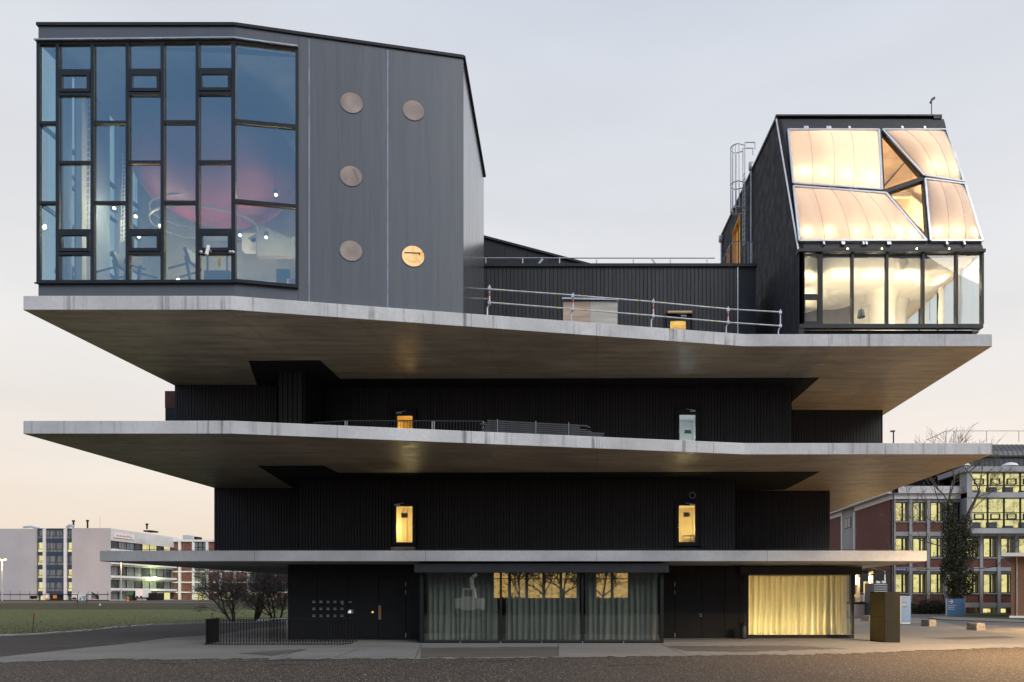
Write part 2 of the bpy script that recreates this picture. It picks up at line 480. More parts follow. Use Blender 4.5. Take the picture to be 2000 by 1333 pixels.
M['wallwarm'] = plain('warm grey back wall', (0.42, 0.385, 0.33), 0.8, var=0.08)
M['ringgrey'] = plain('pale grey trim', (0.20, 0.185, 0.165), 0.8, var=0.06)
M['wallbeige'] = plain('beige interior', (0.55, 0.49, 0.40), 0.8, var=0.06)
M['wallblue'] = plain('blue grey interior', (0.17, 0.20, 0.25), 0.8, var=0.08)
M['atticwood'] = plain('light timber lining', (0.74, 0.60, 0.42), 0.6, var=0.12, scale=2, stretch=(1, 1, 6))
M['hallwall'] = plain('yellow lit hall wall', (0.80, 0.66, 0.36), 0.8, var=0.05)
M['hallgrey'] = plain('pale hall wall', (0.66, 0.68, 0.68), 0.8, var=0.05)
M['wood'] = plain('pale timber', (0.56, 0.40, 0.23), 0.6, var=0.15, scale=2, stretch=(1, 1, 6))
M['woodorange'] = plain('orange timber reveal', (0.60, 0.33, 0.10), 0.55, var=0.12)
M['plaster'] = plain('cream plaster', (0.84, 0.80, 0.72), 0.7, var=0.05)
M['greyplaster'] = plain('warm grey fabric wall', (0.20, 0.185, 0.19), 0.85, var=0.08)
M['blind'] = plain('beige blind', (0.36, 0.285, 0.235), 0.12, var=0.30, scale=0.9, spec=0.7)
M['cushion'] = fabric('white membrane cushion', (0.90, 0.87, 0.84), 0.66, spec=0.0, var=0.03)
M['curtain_lit'] = fabric('cream curtain', (0.84, 0.78, 0.58), 0.55)
M['curtain_dim'] = fabric('sage grey curtain', (0.40, 0.425, 0.395), 0.25)
M['glass_blue'] = glass('blue tinted glazing', (0.62, 0.75, 0.77), 0.30, (0.74, 0.91, 1.0))
M['glass'] = glass('clear glazing', (0.90, 0.94, 0.93), 0.035)
M['glass_shop'] = glass('shop front glazing', (0.66, 0.70, 0.66), 0.16, (0.97, 1, 0.97))
M['glass_far'] = glass('far window glass', (0.85, 0.9, 0.9), 0.05)
M['pane_dark'] = plain('dark far window', (0.055, 0.062, 0.07), 0.12, var=0.4, scale=0.4, spec=0.9)
M['pane_grey'] = plain('curtained far window', (0.16, 0.175, 0.18), 0.3, var=0.45, scale=0.7, stretch=(3, 3, 0.2))
M['lit_yellow'] = emis('warm lit interior', (1.0, 0.74, 0.28), 0.92)
M['lit_door'] = room_glow('lit stair interior', (1.0, 0.69, 0.19), (0.62, 0.40, 0.09), 0.84, 0.9, 0.12, 0.8)
M['lit_pale'] = emis('pale lit interior', (0.62, 0.66, 0.66), 0.55)
M['lit_round'] = room_glow('round lit interior', (1.0, 0.70, 0.36), (0.80, 0.40, 0.12), 1.05, 1.2, 1.2, 0.9)
M['lit_orange'] = emis('orange lit interior', (1.0, 0.50, 0.11), 0.85)
M['lit_lab'] = room_glow('lit laboratory', (1.0, 0.86, 0.34), (0.16, 0.12, 0.03), 1.06, amount=0.9)
M['lit_office'] = room_glow('lit office', (1.0, 0.86, 0.36), (0.12, 0.105, 0.04), 0.95, 0.9, 1.2, 0.95)
M['lit_far'] = room_glow('lit far room', (1.0, 0.90, 0.42), (0.3, 0.25, 0.08), 0.85, 0.4, 0.6, 0.7)
M['lamp_warm'] = emis('warm lamp', (1.0, 0.80, 0.45), 14.0)
M['lamp_sodium'] = emis('sodium lamp', (1.0, 0.52, 0.16), 5.0)
M['lamp_tube'] = emis('warm tube lamp', (1.0, 0.83, 0.50), 5.0)
M['lamp_spot'] = emis('pendant spot', (1.0, 0.82, 0.50), 18.0)
M['notice'] = plain('grey notice', (0.22, 0.20, 0.17), 0.6)
M['bandpink'] = plain('beige threshold board', (0.42, 0.34, 0.29), 0.7)
M['gravel'] = ground('dark gravel', ((0.074, 0.058, 0.046), (0.112, 0.090, 0.072), (0.090, 0.071, 0.056), (0.028, 0.022, 0.017)), 0.05, 0.5, 24.0, bstr=0.8, bdist=0.03, speck=34.0, fine_amt=0.9)
M['plaza'] = ground('worn concrete apron', ((0.205, 0.195, 0.180), (0.275, 0.262, 0.242), (0.150, 0.139, 0.125), (0.105, 0.097, 0.088)), 0.16, 0.7, 20.0, bstr=0.5, bdist=0.012, stretch=(0.3, 1, 1), fine_amt=0.85)
M['apron'] = ground('damp patched concrete', ((0.072, 0.063, 0.053), (0.10, 0.088, 0.075), (0.135, 0.12, 0.105), (0.05, 0.043, 0.036)), 0.2, 0.9, 16.0, bstr=0.35, bdist=0.01, stretch=(0.35, 1, 1), fine_amt=0.4)
M['slabpale'] = ground('pale cast slab', ((0.185, 0.178, 0.168), (0.22, 0.213, 0.203), (0.16, 0.153, 0.145), (0.12, 0.115, 0.107)), 0.3, 1.5, 22.0, bstr=0.2, bdist=0.01, fine_amt=0.35)
M['asphalt'] = ground('old asphalt', ((0.040, 0.034, 0.030), (0.066, 0.059, 0.054), (0.050, 0.043, 0.039), (0.026, 0.023, 0.021)), 0.12, 0.6, 20.0, bstr=0.45, bdist=0.015, stretch=(0.25, 1, 1), fine_amt=0.7)
M['road'] = ground('road asphalt', ((0.105, 0.105, 0.115), (0.13, 0.13, 0.14), (0.09, 0.09, 0.098), (0.08, 0.08, 0.086)), 0.1, 0.6, 20.0, bstr=0.2, bdist=0.01)
M['grass'] = ground('short winter grass', ((0.078, 0.098, 0.030), (0.105, 0.120, 0.040), (0.150, 0.132, 0.056), (0.055, 0.070, 0.022)), 0.06, 0.35, 6.0, bstr=0.8, bdist=0.08, stretch=(0.5, 1, 1))
M['bank'] = ground('rough grass bank', ((0.050, 0.050, 0.024), (0.085, 0.074, 0.040), (0.065, 0.056, 0.030), (0.03, 0.028, 0.015)), 0.1, 0.5, 4.0, bstr=0.9, bdist=0.1, stretch=(0.3, 1, 1))
M['edging'] = ground('pale stone edging', ((0.40, 0.40, 0.40), (0.52, 0.52, 0.51), (0.36, 0.35, 0.34), (0.25, 0.24, 0.23)), 0.3, 1.2, 10.0)
M['pebble'] = plain('mixed pebbles', (0.15, 0.128, 0.108), 0.85, var=0.6, scale=9.0)
def lamp(name, loc, power, col=(1.0, 0.78, 0.45), r=0.06, kind='POINT', parent=None, rot=None, spot=None):
    l = bpy.data.lights.new(name, kind)
    l.energy = power; l.color = col
    l.shadow_soft_size = r
    if kind == 'SPOT':
        l.spot_size = math.radians(spot or 100); l.spot_blend = 0.6
    o = bpy.data.objects.new(name, l)
    if parent is not None:
        o.parent = parent; o.location = Vector(loc) - WL[parent.name]
    else: o.location = loc
    if rot: o.rotation_euler = rot
    COL.objects.link(o)
    return o
# ================================================================ GROUND
def sheet(name, pts, z, mat, **props):
    b = MB()
    b.add([(p[0], p[1], z) for p in pts], [tuple(range(len(pts)))])
    o = b.build(name, mat)
    o['kind'] = 'structure'
    return o
sheet('ground', [(-700, -160), (700, -160), (700, 1200), (-700, 1200)], 0.0, M['gravel'])
edge_px = [(-420, 1262), (-200, 1252), (0, 1243), (90, 1239), (165, 1234), (230, 1226.5), (300, 1221.5), (400, 1218), (560, 1216), (760, 1215)]
edge = [G(*p) for p in edge_px]
field = edge + [Vector((-10, 58, 0)), Vector((-6, 104, 0)), Vector((-330, 104, 0)), Vector((-330, 28, 0))]
sheet('field', field, 0.008, M['grass'])
# the asphalt lane between the field and the concrete apron
lane = [e + Vector((0.15, -0.1, 0)) for e in edge[1:]] + [G(760, 1222), G(502, 1228), G(427, 1240), G(328, 1247), G(238, 1259), G(159, 1267), G(0, 1284), G(-220, 1312), G(-420, 1330)]
sheet('lane', lane, 0.004, M['asphalt'])
apron_px_top = [(-90, 1296), (0, 1284), (159, 1267), (238, 1259), (328, 1247), (427, 1240), (502, 1228), (640, 1216)]
rr2 = random.Random(3)
def wob(a, b, n, amp):
    out = []
    for i in range(n):
        t = i / n
        p = Vector(a).lerp(Vector(b), t); p.y += rr2.uniform(-amp, amp)
        out.append(p)
    return out
low = []
low_px = [(2150, 1262), (1960, 1266), (1800, 1272), (1640, 1278), (1420, 1281), (1180, 1284), (900, 1287), (560, 1288), (200, 1289), (-90, 1298)]
for a, b_ in zip(low_px[:-1], low_px[1:]):
    low += wob(G(*a), G(*b_), 26, 0.30)
apron = [G(*p) for p in apron_px_top] + [Vector((-10, 56, 0)), Vector((4, 58, 0)), Vector((14, 56, 0)), Vector((22, 61, 0)), Vector((30, 64, 0)), G(1790, 1207), G(1830, 1214), G(1905, 1229), G(2010, 1237), G(2140, 1246)] + low
sheet('concrete_apron', apron, 0.012, M['plaza'])
sheet('cast_slab', [G(608, 1268), G(716, 1268), G(700, 1272), G(590, 1273)], 0.016, M['slabpale'])
sheet('cast_slab', [G(588, 1273.6), G(699, 1272.6), G(790, 1269), G(822, 1269), G(796, 1284), G(550, 1284)], 0.016, M['slabpale'])
damp = wob(G(822, 1266), G(1092, 1264), 24, 0.16) + wob(G(1092, 1264), G(1090, 1283), 4, 0.0) + wob(G(1090, 1283), G(812, 1286), 30, 0.30)
sheet('damp_patch', damp, 0.016, M['apron'])
damp2 = wob(G(1300, 1263), G(1540, 1262), 30, 0.22) + wob(G(1540, 1262), G(1660, 1268), 16, 0.2) + wob(G(1660, 1268), G(1440, 1275), 26, 0.3) + wob(G(1440, 1275), G(1330, 1272), 12, 0.2)
sheet('damp_patch', damp2, 0.016, M['apron'])
damp3 = wob(G(1800, 1247), G(1960, 1243), 8, 0.15) + wob(G(1960, 1243), G(1990, 1247), 4, 0.1) + wob(G(1990, 1247), G(1850, 1251), 8, 0.15)
sheet('damp_patch', damp3, 0.016, M['apron'])
damp4 = wob(G(460, 1277), G(600, 1269), 8, 0.1) + wob(G(600, 1269), G(590, 1273), 3, 0.05) + wob(G(590, 1273), G(520, 1284), 8, 0.15)
sheet('damp_patch', damp4, 0.016, M['apron'])
b = MB()
for (a_, c_) in (((824, 1258), (811, 1287)), ((1091, 1259), (1090, 1284)), ((1292, 1259), (1345, 1283)), ((590, 1268), (548, 1285)), ((700, 1269), (655, 1285)), ((1512, 1250), (1640, 1277))):
    p_, q_ = G(*a_), G(*c_); d_ = (q_ - p_).normalized(); n_ = Vector((-d_.y, d_.x, 0)) * .012
    b.add([(p_ - n_) + Vector((0, 0, .020)), (q_ - n_) + Vector((0, 0, .020)), (q_ + n_) + Vector((0, 0, .020)), (p_ + n_) + Vector((0, 0, .020))], [(0, 1, 2, 3)])
o = b.build('slab_joint', M['asphalt']); o['kind'] = 'structure'
for (a_, c_, h_) in (((455, 1291), (640, 1290), 1.4), ((520, 1299), (600, 1298), .9), ((905, 1293), (1010, 1291), 1.0), ((300, 1296), (372, 1296), .8), ((1180, 1300), (1300, 1297), 1.0), ((190, 1259), (330, 1253), .8), ((60, 1266), (150, 1264), .7)):
    (x0_, y0_), (x1_, y1_) = a_, c_
    up_ = wob(G(x0_, y0_), G(x1_, y1_ - h_), 14, .05); dn_ = wob(G(x1_, y1_), G(x0_ + 6, y0_ + h_), 14, .05)
    sheet('dust_streak', up_ + dn_, 0.016, M['apron'])
# road on the right with its painted lines, kerbed islands and verge
road = [Vector((26, 74, 0)), Vector((90, 70, 0)), Vector((120, 40, 0)), Vector((70, 26, 0)), G(2140, 1246), G(2010, 1237), G(1905, 1229), G(1830, 1214), G(1790, 1207), Vector((30, 64, 0))]
sheet('road', road, 0.008, M['road'])
sheet('pavement', [Vector((24, 79.9, 0)), Vector((66, 79.9, 0)), Vector((66, 74.5, 0)), G(1890, 1203.5), G(1830, 1203), G(1770, 1203), Vector((24, 72, 0))], 0.020, M['plaza'])
sheet('verge', [G(1842, 1205.8), G(1890, 1203), G(2000, 1204), Vector((60, 61.9, 0)), Vector((60, 54, 0)), G(2000, 1212.5), G(1930, 1209.5)], 0.10, M['grass'])
b = MB()
isl = [G(1813, 1208.5), G(1822, 1206.2), G(1842, 1205.8), G(1930, 1209.8), G(2000, 1213), Vector((60, 53.2, 0)), Vector((60, 51.5, 0)), G(2000, 1217), G(1900, 1214), G(1840, 1212)]
b.prism([(p.x, p.y, 0.012) for p in isl], (0, 0, 0.075))
o = b.build('kerb_island', M['plaza']); o['kind'] = 'structure'
b = MB()
for (a, c) in (((1885, 1223.0), (1950, 1223.5)), ((1812, 1222.2), (1838, 1224.0))):
    A, B = G(*a), G(*c)
    b.add([(A.x, A.y - .1, .014), (B.x, B.y - .1, .014), (B.x, B.y + .1, .014), (A.x, A.y + .1, .014)], [(0, 1, 2, 3)])
o = b.build('road_line', M['white']); o['kind'] = 'structure'
b = MB()
for (a, c) in zip(edge[:-1], edge[1:]):
    n = max(2, int((c - a).length / 0.5))
    for i in range(n):
        p, q = a.lerp(c, i / n), a.lerp(c, (i + 0.98) / n)
        w = 0.20 + rnd.uniform(-.05, .07); h = 0.05 + rnd.uniform(0, .05)
        d = (q - p).normalized(); nn = Vector((-d.y, d.x, 0))
        b.obox((p + q) / 2 + nn * rnd.uniform(-.05, .05) + Vector((0, 0, h / 2)), d * (q - p).length / 2, nn * w, Vector((0, 0, h / 2)))
o = b.build('edging_stones', M['edging']); o['kind'] = 'structure'
# bank of the far road, the raised road behind it
b = MB()
b.add([(-330, 103.8, 0.006), (60, 103.8, 0.006), (60, 113, 1.02), (-330, 113, 1.02)], [(0, 1, 2, 3)])
o = b.build('grass_bank', M['bank']); o['kind'] = 'structure'
b = MB()
b.add([(-330, 113, 1.02), (24, 113, 1.02), (24, 420, 1.2), (-330, 420, 1.2)], [(0, 1, 2, 3)])
o = b.build('far_road', M['road']); o['kind'] = 'structure'
b = MB()
b.add([(-330, 127, 1.045), (24, 127, 1.045), (24, 152, 1.10), (-330, 152, 1.10)], [(0, 1, 2, 3)])
o = b.build('far_verge', M['bank']); o['kind'] = 'structure'
# loose stones in the foreground
b = MB()
r4 = random.Random(11)
for i in range(18000):
    Y = 15.0 + (9.8 if i % 8 else 11.6) * r4.random() ** 1.1
    X = r4.uniform(-0.98, 0.72) * Y
    s = 0.008 + 0.015 * r4.random() ** 3.0
    a = r4.uniform(0, 6.28)
    ca, sa = math.cos(a) * s, math.sin(a) * s
    h = s * r4.uniform(.5, .9)
    b.add([(X + ca, Y + sa, 0), (X - sa, Y + ca, 0), (X - ca, Y - sa, 0), (X + sa, Y - ca, 0), (X + s * r4.uniform(-.3, .3), Y + s * r4.uniform(-.3, .3), h)],
          [(0, 1, 4), (1, 2, 4), (2, 3, 4), (3, 0, 4)])
o = b.build('pebbles', M['pebble'], label='loose small stones on the dark gravel', category='gravel'); o['kind'] = 'stuff'
# grass tufts along the near side of the field
b = MB()
for i in range(16000):
    Y = 33 + 70 * r4.random() ** 1.5
    X = -14 - r4.random() * (Y * 0.95 - 14)
    py = CY + EYE * FPX / Y; px = CX + X * FPX / Y
    # keep on the field side of the edging
    ey = None
    for (a, c) in zip(edge_px[:-1], edge_px[1:]):
        if a[0] <= px <= c[0]:
            ey = a[1] + (c[1] - a[1]) * (px - a[0]) / (c[0] - a[0])
    if ey is None or py > ey - 0.6: continue
    h = r4.uniform(.02, .06) ; w = r4.uniform(.02, .05); a = r4.uniform(0, 3.14)
    dx, dy = math.cos(a) * w, math.sin(a) * w
    b.add([(X - dx, Y - dy, .008), (X + dx, Y + dy, .008), (X + r4.uniform(-.05, .05), Y + r4.uniform(-.05, .05), h)], [(0, 1, 2)])
o = b.build('grass', M['grass'], label='short winter grass of the field', category='grass'); o['kind'] = 'stuff'

# ================================================================ MAIN BUILDING
HB = thing('tower_building', 'dark building of three stacked cantilevered concrete platforms with black timber walls', 'building', (0, 34, 0))
Z1, Z1B, Z2, Z2B, Z3, Z3B = 4.10, 3.63, 8.96, 8.44, 13.84, 13.28
XL, XR, YA, YB, XC1, XC2, YBACK = -22.4, 17.72, 26.0, 29.8, -14.26, 6.65, 55.0
def slab(zt, zb, pts, mf, ms, name='platform_slab'):
    b = MB(); b.prism([(x, y, zb) for x, y in pts], (0, 0, zt - zb))
    o = b.build(name, mf, HB)
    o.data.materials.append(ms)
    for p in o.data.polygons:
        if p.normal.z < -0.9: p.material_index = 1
    m = o.modifiers.new('edge', 'BEVEL'); m.width = 0.018; m.segments = 1
    return o
plan = [(XL, YA), (XC1, YA), (XC2, YB), (XR, YB), (XR, YBACK), (XL, YBACK)]
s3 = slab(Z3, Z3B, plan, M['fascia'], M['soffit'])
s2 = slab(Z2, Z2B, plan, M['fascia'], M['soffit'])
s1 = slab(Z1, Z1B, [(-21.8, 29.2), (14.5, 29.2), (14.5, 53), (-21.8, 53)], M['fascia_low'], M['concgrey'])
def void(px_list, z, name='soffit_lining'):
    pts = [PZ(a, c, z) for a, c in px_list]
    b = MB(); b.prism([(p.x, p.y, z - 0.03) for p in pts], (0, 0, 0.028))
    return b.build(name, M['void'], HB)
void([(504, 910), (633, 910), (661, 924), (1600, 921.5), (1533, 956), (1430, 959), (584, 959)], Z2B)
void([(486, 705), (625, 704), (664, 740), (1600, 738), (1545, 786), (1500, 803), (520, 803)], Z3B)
def board_wall(x0, x1, y, z0, z1, depth=0.6, mat='clad', pitch=0.165, name='wall', openings=()):
    b = MB(); cur = x0; md = min(depth, 2.6)
    for (oa, oc, ob, ot) in sorted(openings):
        b.box(cur, oa, y, y + md, z0, z1); b.box(oa, oc, y, y + md, ot, z1)
        if ob > z0 + .01: b.box(oa, oc, y, y + md, z0, ob)
        cur = oc
    b.box(cur, x1, y, y + md, z0, z1)
    o = b.build(name, M['void' if mat == 'clad' else 'darkmetal'], HB)
    c = MB(); x = x0 + pitch * .5
    while x < x1 - pitch * .3:
        w = pitch * .40; j = rnd.uniform(-.004, .004)
        segs = [(z0 + .002, z1 - .002)]
        for (oa, oc, ob, ot) in openings:
            if oa - .04 < x < oc + .04:
                segs = [(ot + .06, z1 - .002)] + ([(z0 + .002, ob)] if ob > z0 + .05 else [])
        for (sa, sb) in segs: c.box(x - w, x + w, y - 0.032 + j, y - 0.002, sa, sb)
        x += pitch
    q = c.build('board_cladding', M[mat], HB); q['kind'] = 'stuff'
    return o
def opening(px0, px1, pyt, Y, zb):
    return (XA(px0, Y), XA(px1, Y), zb, ZA(pyt, Y))
# storey between first and second platform
board_wall(XL, -16.2, 39.0, Z1, Z2B)
board_wall(-16.1, 7.52, 36.1, Z1, Z2B, 3.4, openings=(opening(766, 811.5, 982, 36.1, Z1), opening(1321, 1366, 982, 36.1, Z1)))
board_wall(7.6, 14.03, 40.0, Z1, Z2B)
b = MB(); b.box(-16.1, 14.0, 40.7, 52, Z1, Z2B); b.box(XL, -16.2, 39.7, 52, Z1, Z2B); b.build('wall_core', M['void'], HB)
# storey between second and third platform
board_wall(-22.3, -16.9, 35.2, Z2, Z3B, pitch=0.15)
board_wall(-15.8, -14.45, 33.06, Z2, Z3B, 2.4, pitch=0.24)
board_wall(-16.8, 10.45, 35.62, Z2, Z3B, 4.0, openings=(opening(769, 812, 803, 35.62, Z2), opening(1322, 1367, 799, 35.62, Z2)))
board_wall(10.5, 17.2, 40.0, Z2, Z3B)
b = MB(); b.box(-22.2, 17.1, 40.7, 52, Z2, Z3B); b.box(-22.25, -16.9, 35.9, 40.6, Z2, Z3B); b.build('wall_core', M['void'], HB)
b = MB(); b.box(XA(322, 36.5), -22.32, 36.5, 39, ZA(797, 36.5), ZA(764, 36.5)); b.build('red_annex', M['redpanel'], HB)
b = MB(); b.box(XA(322.3, 36.5), -22.32, 36.52, 38.98, Z2, ZA(797, 36.5) - .004); b.build('annex_base', M['darkmetal'], HB)
# doors: frame with pane, lit stair behind, notice, closer
def door(px0, px1, pyt, pyb, pane, Y, lit, notice=None, handle_left=True, table=False, closer='left', deep=1.1):
    x0, x1 = XA(px0, Y), XA(px1, Y); zt, zb = ZA(pyt, Y), ZA(pyb, Y)
    gx0, gx1 = XA(pane[0], Y), XA(pane[2], Y); gt, gb = ZA(pane[1], Y), ZA(pane[3], Y)
    y = Y - 0.05
    b = MB()
    b.box(x0, gx0, y - .06, y + .0, zb, zt); b.box(gx1, x1, y - .06, y + .0, zb, zt)
    b.box(gx0 + .001, gx1 - .001, y - .06, y + .0, gt, zt); b.box(gx0 + .001, gx1 - .001, y - .06, y + .0, zb, gb)
    d = b.build('door', M['frameblack'], HB)
    # reveal frame round the door, proud of the boards
    f = MB(); e = .07
    f.box(x0 - e, x0 - .003, y - .16, y + .02, zb, zt + e); f.box(x1 + .003, x1 + e, y - .16, y + .02, zb, zt + e); f.box(x0 - .002, x1 + .002, y - .16, y + .02, zt + .003, zt + e)
    f.build('door_frame', M['frameblack'], d)
    g = MB(); g.box(gx0 + .004, gx1 - .004, y - .040, y - .028, gb + .004, gt - .004); g.build('pane', M['glass'], d)
    m_, lp, lc = lit
    hx0, hx1, hy0, hy1, hz0, hz1 = x0 + .02, x1 - .02, Y + .02, Y + 2.4, zb + .02, zt - .02
    bk = MB(); e2 = .012
    bk.box(hx0, hx0 + e2, hy0, hy1, hz0, hz1); bk.box(hx1 - e2, hx1, hy0, hy1, hz0, hz1); bk.box(hx0 + e2, hx1 - e2, hy0, hy1, hz0, hz0 + e2); bk.box(hx0 + e2, hx1 - e2, hy0, hy1, hz1 - e2, hz1); bk.box(hx0 + e2, hx1 - e2, hy1 - e2, hy1, hz0 + e2, hz1 - e2)
    bk.box(hx0 + e2, hx0 + .16, hy1 - .5, hy1 - e2, hz0 + e2, hz1 - e2)
    bk.build('lit_hall', M[m_], d)
    lamp('hall_lamp', ((hx0 + hx1) / 2, Y + 1.1, hz0 + 1.0), lp, lc, .12, parent=HB)
    if notice:
        n = MB(); n.box(XA(notice[0], Y), XA(notice[2], Y), y - .048, y - .0435, ZA(notice[3], Y), ZA(notice[1], Y)); n.build('notice', M['notice'], d)
    c = MB(); cx = x0 + .32 if closer == 'left' else x1 - .40
    c.box(cx - .14, cx + .14, y - .13, y - .065, zt - .19, zt - .11); c.bar((cx, y - .10, zt - .09), (cx + (.36 if closer == 'left' else -.36), y - .10, zt - .05), .025, .02, (0, 0, 1))
    c.build('door_closer', M['alu'], d)
    h = MB(); hx = x1 - .09 if not handle_left else x0 + .09; hz = (zt + zb) / 2 - .05
    h.tube((hx, y - .06, hz), (hx, y - .12, hz), .012); h.tube((hx, y - .12, hz), (hx + (.12 if handle_left else -.12), y - .12, hz), .012); h.tube((hx, y - .062, hz - .12), (hx, y - .075, hz - .12), .022)
    h.build('handle', M['alu'], d)
    if table:
        cx = gx0 + (gx1 - gx0) * .84; tz = ZA(1046, Y + 1.4)
        t = thing('bistro_table', 'small round table standing in the lit hall behind the lower right door', 'table', (cx + .12, Y + 1.6, zb + .04))
        q = MB(); q.lathe((cx + .12, Y + 1.6, 0), [(0, tz - .02), (.42, tz - .02), (.42, tz + .01), (0, tz + .012)], 18); q.build('table_top', M['notice'], t)
        q = MB(); q.lathe((cx + .12, Y + 1.6, 0), [(.2, zb + .04), (.2, zb + .06), (.03, zb + .1), (.03, tz - .02)], 12); q.build('table_leg', M['notice'], t)
    return d
d = door(766, 811.5, 982, 1066, (775, 990, 806.5, 1060), 36.1, ('hallwall', 50, (1, .82, .40)), notice=(785, 1003, 797, 1012), handle_left=False)
b = MB(); b.box(XA(766.5, 36.0), XA(811.5, 36.0), 35.7, 36.0, Z1 + .01, ZA(1069, 36)); b.build('threshold_board', M['bandpink'], HB)
d = door(1321, 1366, 982, 1067, (1325.5, 988.5, 1357, 1059.5), 36.1, ('hallwall', 50, (1, .82, .40)), notice=(1334.5, 1001.5, 1346.5, 1010), table=True, closer='right')
b = MB(); b.box(XA(1320, 36.0), XA(1367, 36.0), 35.8, 36.0, Z1 + .01, ZA(1070, 36)); b.build('threshold_board', M['frameblack'], HB)
d = door(769, 812, 803, 880, (776.5, 813.5, 806.5, 870), 35.62, ('hallwall', 24, (1, .62, .20)), closer='left', handle_left=False)
d = door(1322, 1367, 799, 880, (1326.5, 811.5, 1357.5, 872), 35.62, ('hallgrey', 20, (.95, 1, 1)), notice=(1336.5, 841, 1349, 848), closer='right')
# round cable loop above the right door
b = MB(); c0 = P(1352, 968, 35.98)
b.path([c0 + Vector((.16 * math.cos(a), -.03, .16 * math.sin(a))) for a in [i * math.pi / 8 for i in range(16)]], .014, 5, True)
b.build('cable_loop', M['galv'], HB)
# thin cable along the first platform edge and the small fittings under it
b = MB(); b.path([Vector((x, 29.28, Z1 + .05 + .02 * math.sin(x * .8))) for x in [i * .8 - 21 for i in range(44)]], .011, 4); b.build('edge_cable', M['rubber'], HB)
# ------------------------------------------------ ground floor
YW, YV = 32.0, 33.2
def panels(xs, Y, pyb, mat='panelblack', skip=()):
    for i, (a, c) in enumerate(zip(xs[:-1], xs[1:])):
        if i in skip: continue
        b = MB(); b.box(XA(a, Y) + .008, XA(c, Y) - .008, Y + rnd.uniform(-.004, .004), Y + .06, 0.02, Z1B - .01)
        b.build('wall_panel', M[mat], HB)
panels([562, 620, 681, 739, 793, 824], YW, 1250, skip=(3,))
panels([1290, 1318, 1371, 1415, 1444, 1454], YV, 1247, skip=(1,))
b = MB(); b.box(XA(562.5, YW), -8.0, YW + .07, 52, 0, Z1B); b.box(2.9, 7.3, YV + .07, 52, 0, Z1B); b.box(-7.99, 2.89, 36.5, 52, 0, Z1B); b.box(7.31, 12.9, 38.2, 52, 0, Z1B)
b.build('wall_core', M['void'], HB)
def service_door(p0, p1, Y, hinge_right, zt):
    b = MB(); b.box(XA(p0, Y) + .012, XA(p1, Y) - .012, Y - .012, Y + .05, .03, zt)
    d = b.build('service_door', M['panelblack'], HB)
    b = MB(); b.box(XA(p0, Y) + .008, XA(p1, Y) - .008, Y, Y + .06, zt + .02, Z1B - .01); b.build('wall_panel', M['panelblack'], HB)
    hx = XA(p1 if hinge_right else p0, Y)
    for (a, c) in ((1137, 1146), (1153, 1161.5), (1237, 1246)):
        h = MB(); h.tube((hx, Y - .03, ZA(c, Y)), (hx, Y - .03, ZA(a, Y)), .020, n=6); h.build('hinge', M['galv'], d)
    return d
d = service_door(739, 793, YW, True, ZA(1129, YW))
b = MB(); b.box(XA(739.5, YW) + .02, XA(745.5, YW), YW - .10, YW - .014, ZA(1210.6, YW), ZA(1183, YW)); b.build('grip_plate', M['copper'], d)
d = service_door(1318, 1371, YV, False, ZA(1129, YV))
b = MB()
for py in (1200, 1204):
    c0 = P(1369, py, YV - .02); b.tube(c0, c0 + Vector((0, -.06, 0)), .03); b.tube(c0 + Vector((0, -.06, 0)), c0 + Vector((-.10, -.06, 0)), .012)
b.build('handle', M['alu'], d)
# letter boxes
b = MB(); b.box(XA(609, YW), XA(677.5, YW), YW - .02, YW - .006, ZA(1210, YW), ZA(1171.5, YW)); mbx = b.build('letterbox_bank', M['frameblack'], HB)
for r, (ya, yb) in enumerate(((1172.5, 1184), (1186, 1197.5), (1199.5, 1209.5))):
    for k in range(5):
        x = 609.7 + 13.7 * k
        b = MB(); b.box(XA(x, YW) + .006, XA(x + 12.8, YW) - .006, YW - .040, YW - .022, ZA(yb, YW), ZA(ya, YW))
        yy = ya + 2.2
        b2 = MB()
        for q in (yy, yy + 2.7):
            b2.box(XA(x + 1.3, YW), XA(x + 6.9, YW), YW - .047, YW - .041, ZA(q + .55, YW), ZA(q - .55, YW))
        b.v and b.build('letterbox', M['panelblack'], mbx); b2.build('name_strip', M['alu'], mbx)
b = MB(); b.box(XA(667.5, YW), XA(671.7, YW), YW - .050, YW - .048, ZA(1181.2, YW), ZA(1179, YW)); b.build('paper_note', M['bandpink'], mbx)
b = MB(); b.box(XA(679.5, YW), XA(690.5, YW), YW - .03, YW - .005, ZA(1199, YW), ZA(1191, YW)); ic = b.build('door_intercom', M['notice'], HB)
b = MB(); b.obox(P(683, 1196, YW - .034), (.07, 0, 0), (0, .003, 0), (0, 0, .045)); b.obox(P(684, 1193.5, YW - .034), (.03, 0, 0), (0, .003, 0), (0, 0, .035)); b.build('lit_display', emis('display', (.75, .9, .85), .9), ic)
b = MB(); b.box(XA(681, YW), XA(687.5, YW), YW - .02, YW - .012, ZA(1177, YW), ZA(1176, YW)); b.build('name_strip', M['alu'], HB)
b = MB(); b.tube(P(727.8, 1196, YW - .004), P(727.8, 1196, YW - .03), .05, n=10); b.build('bell_light', emis('bell light', (1, .42, .08), 1.3), HB)
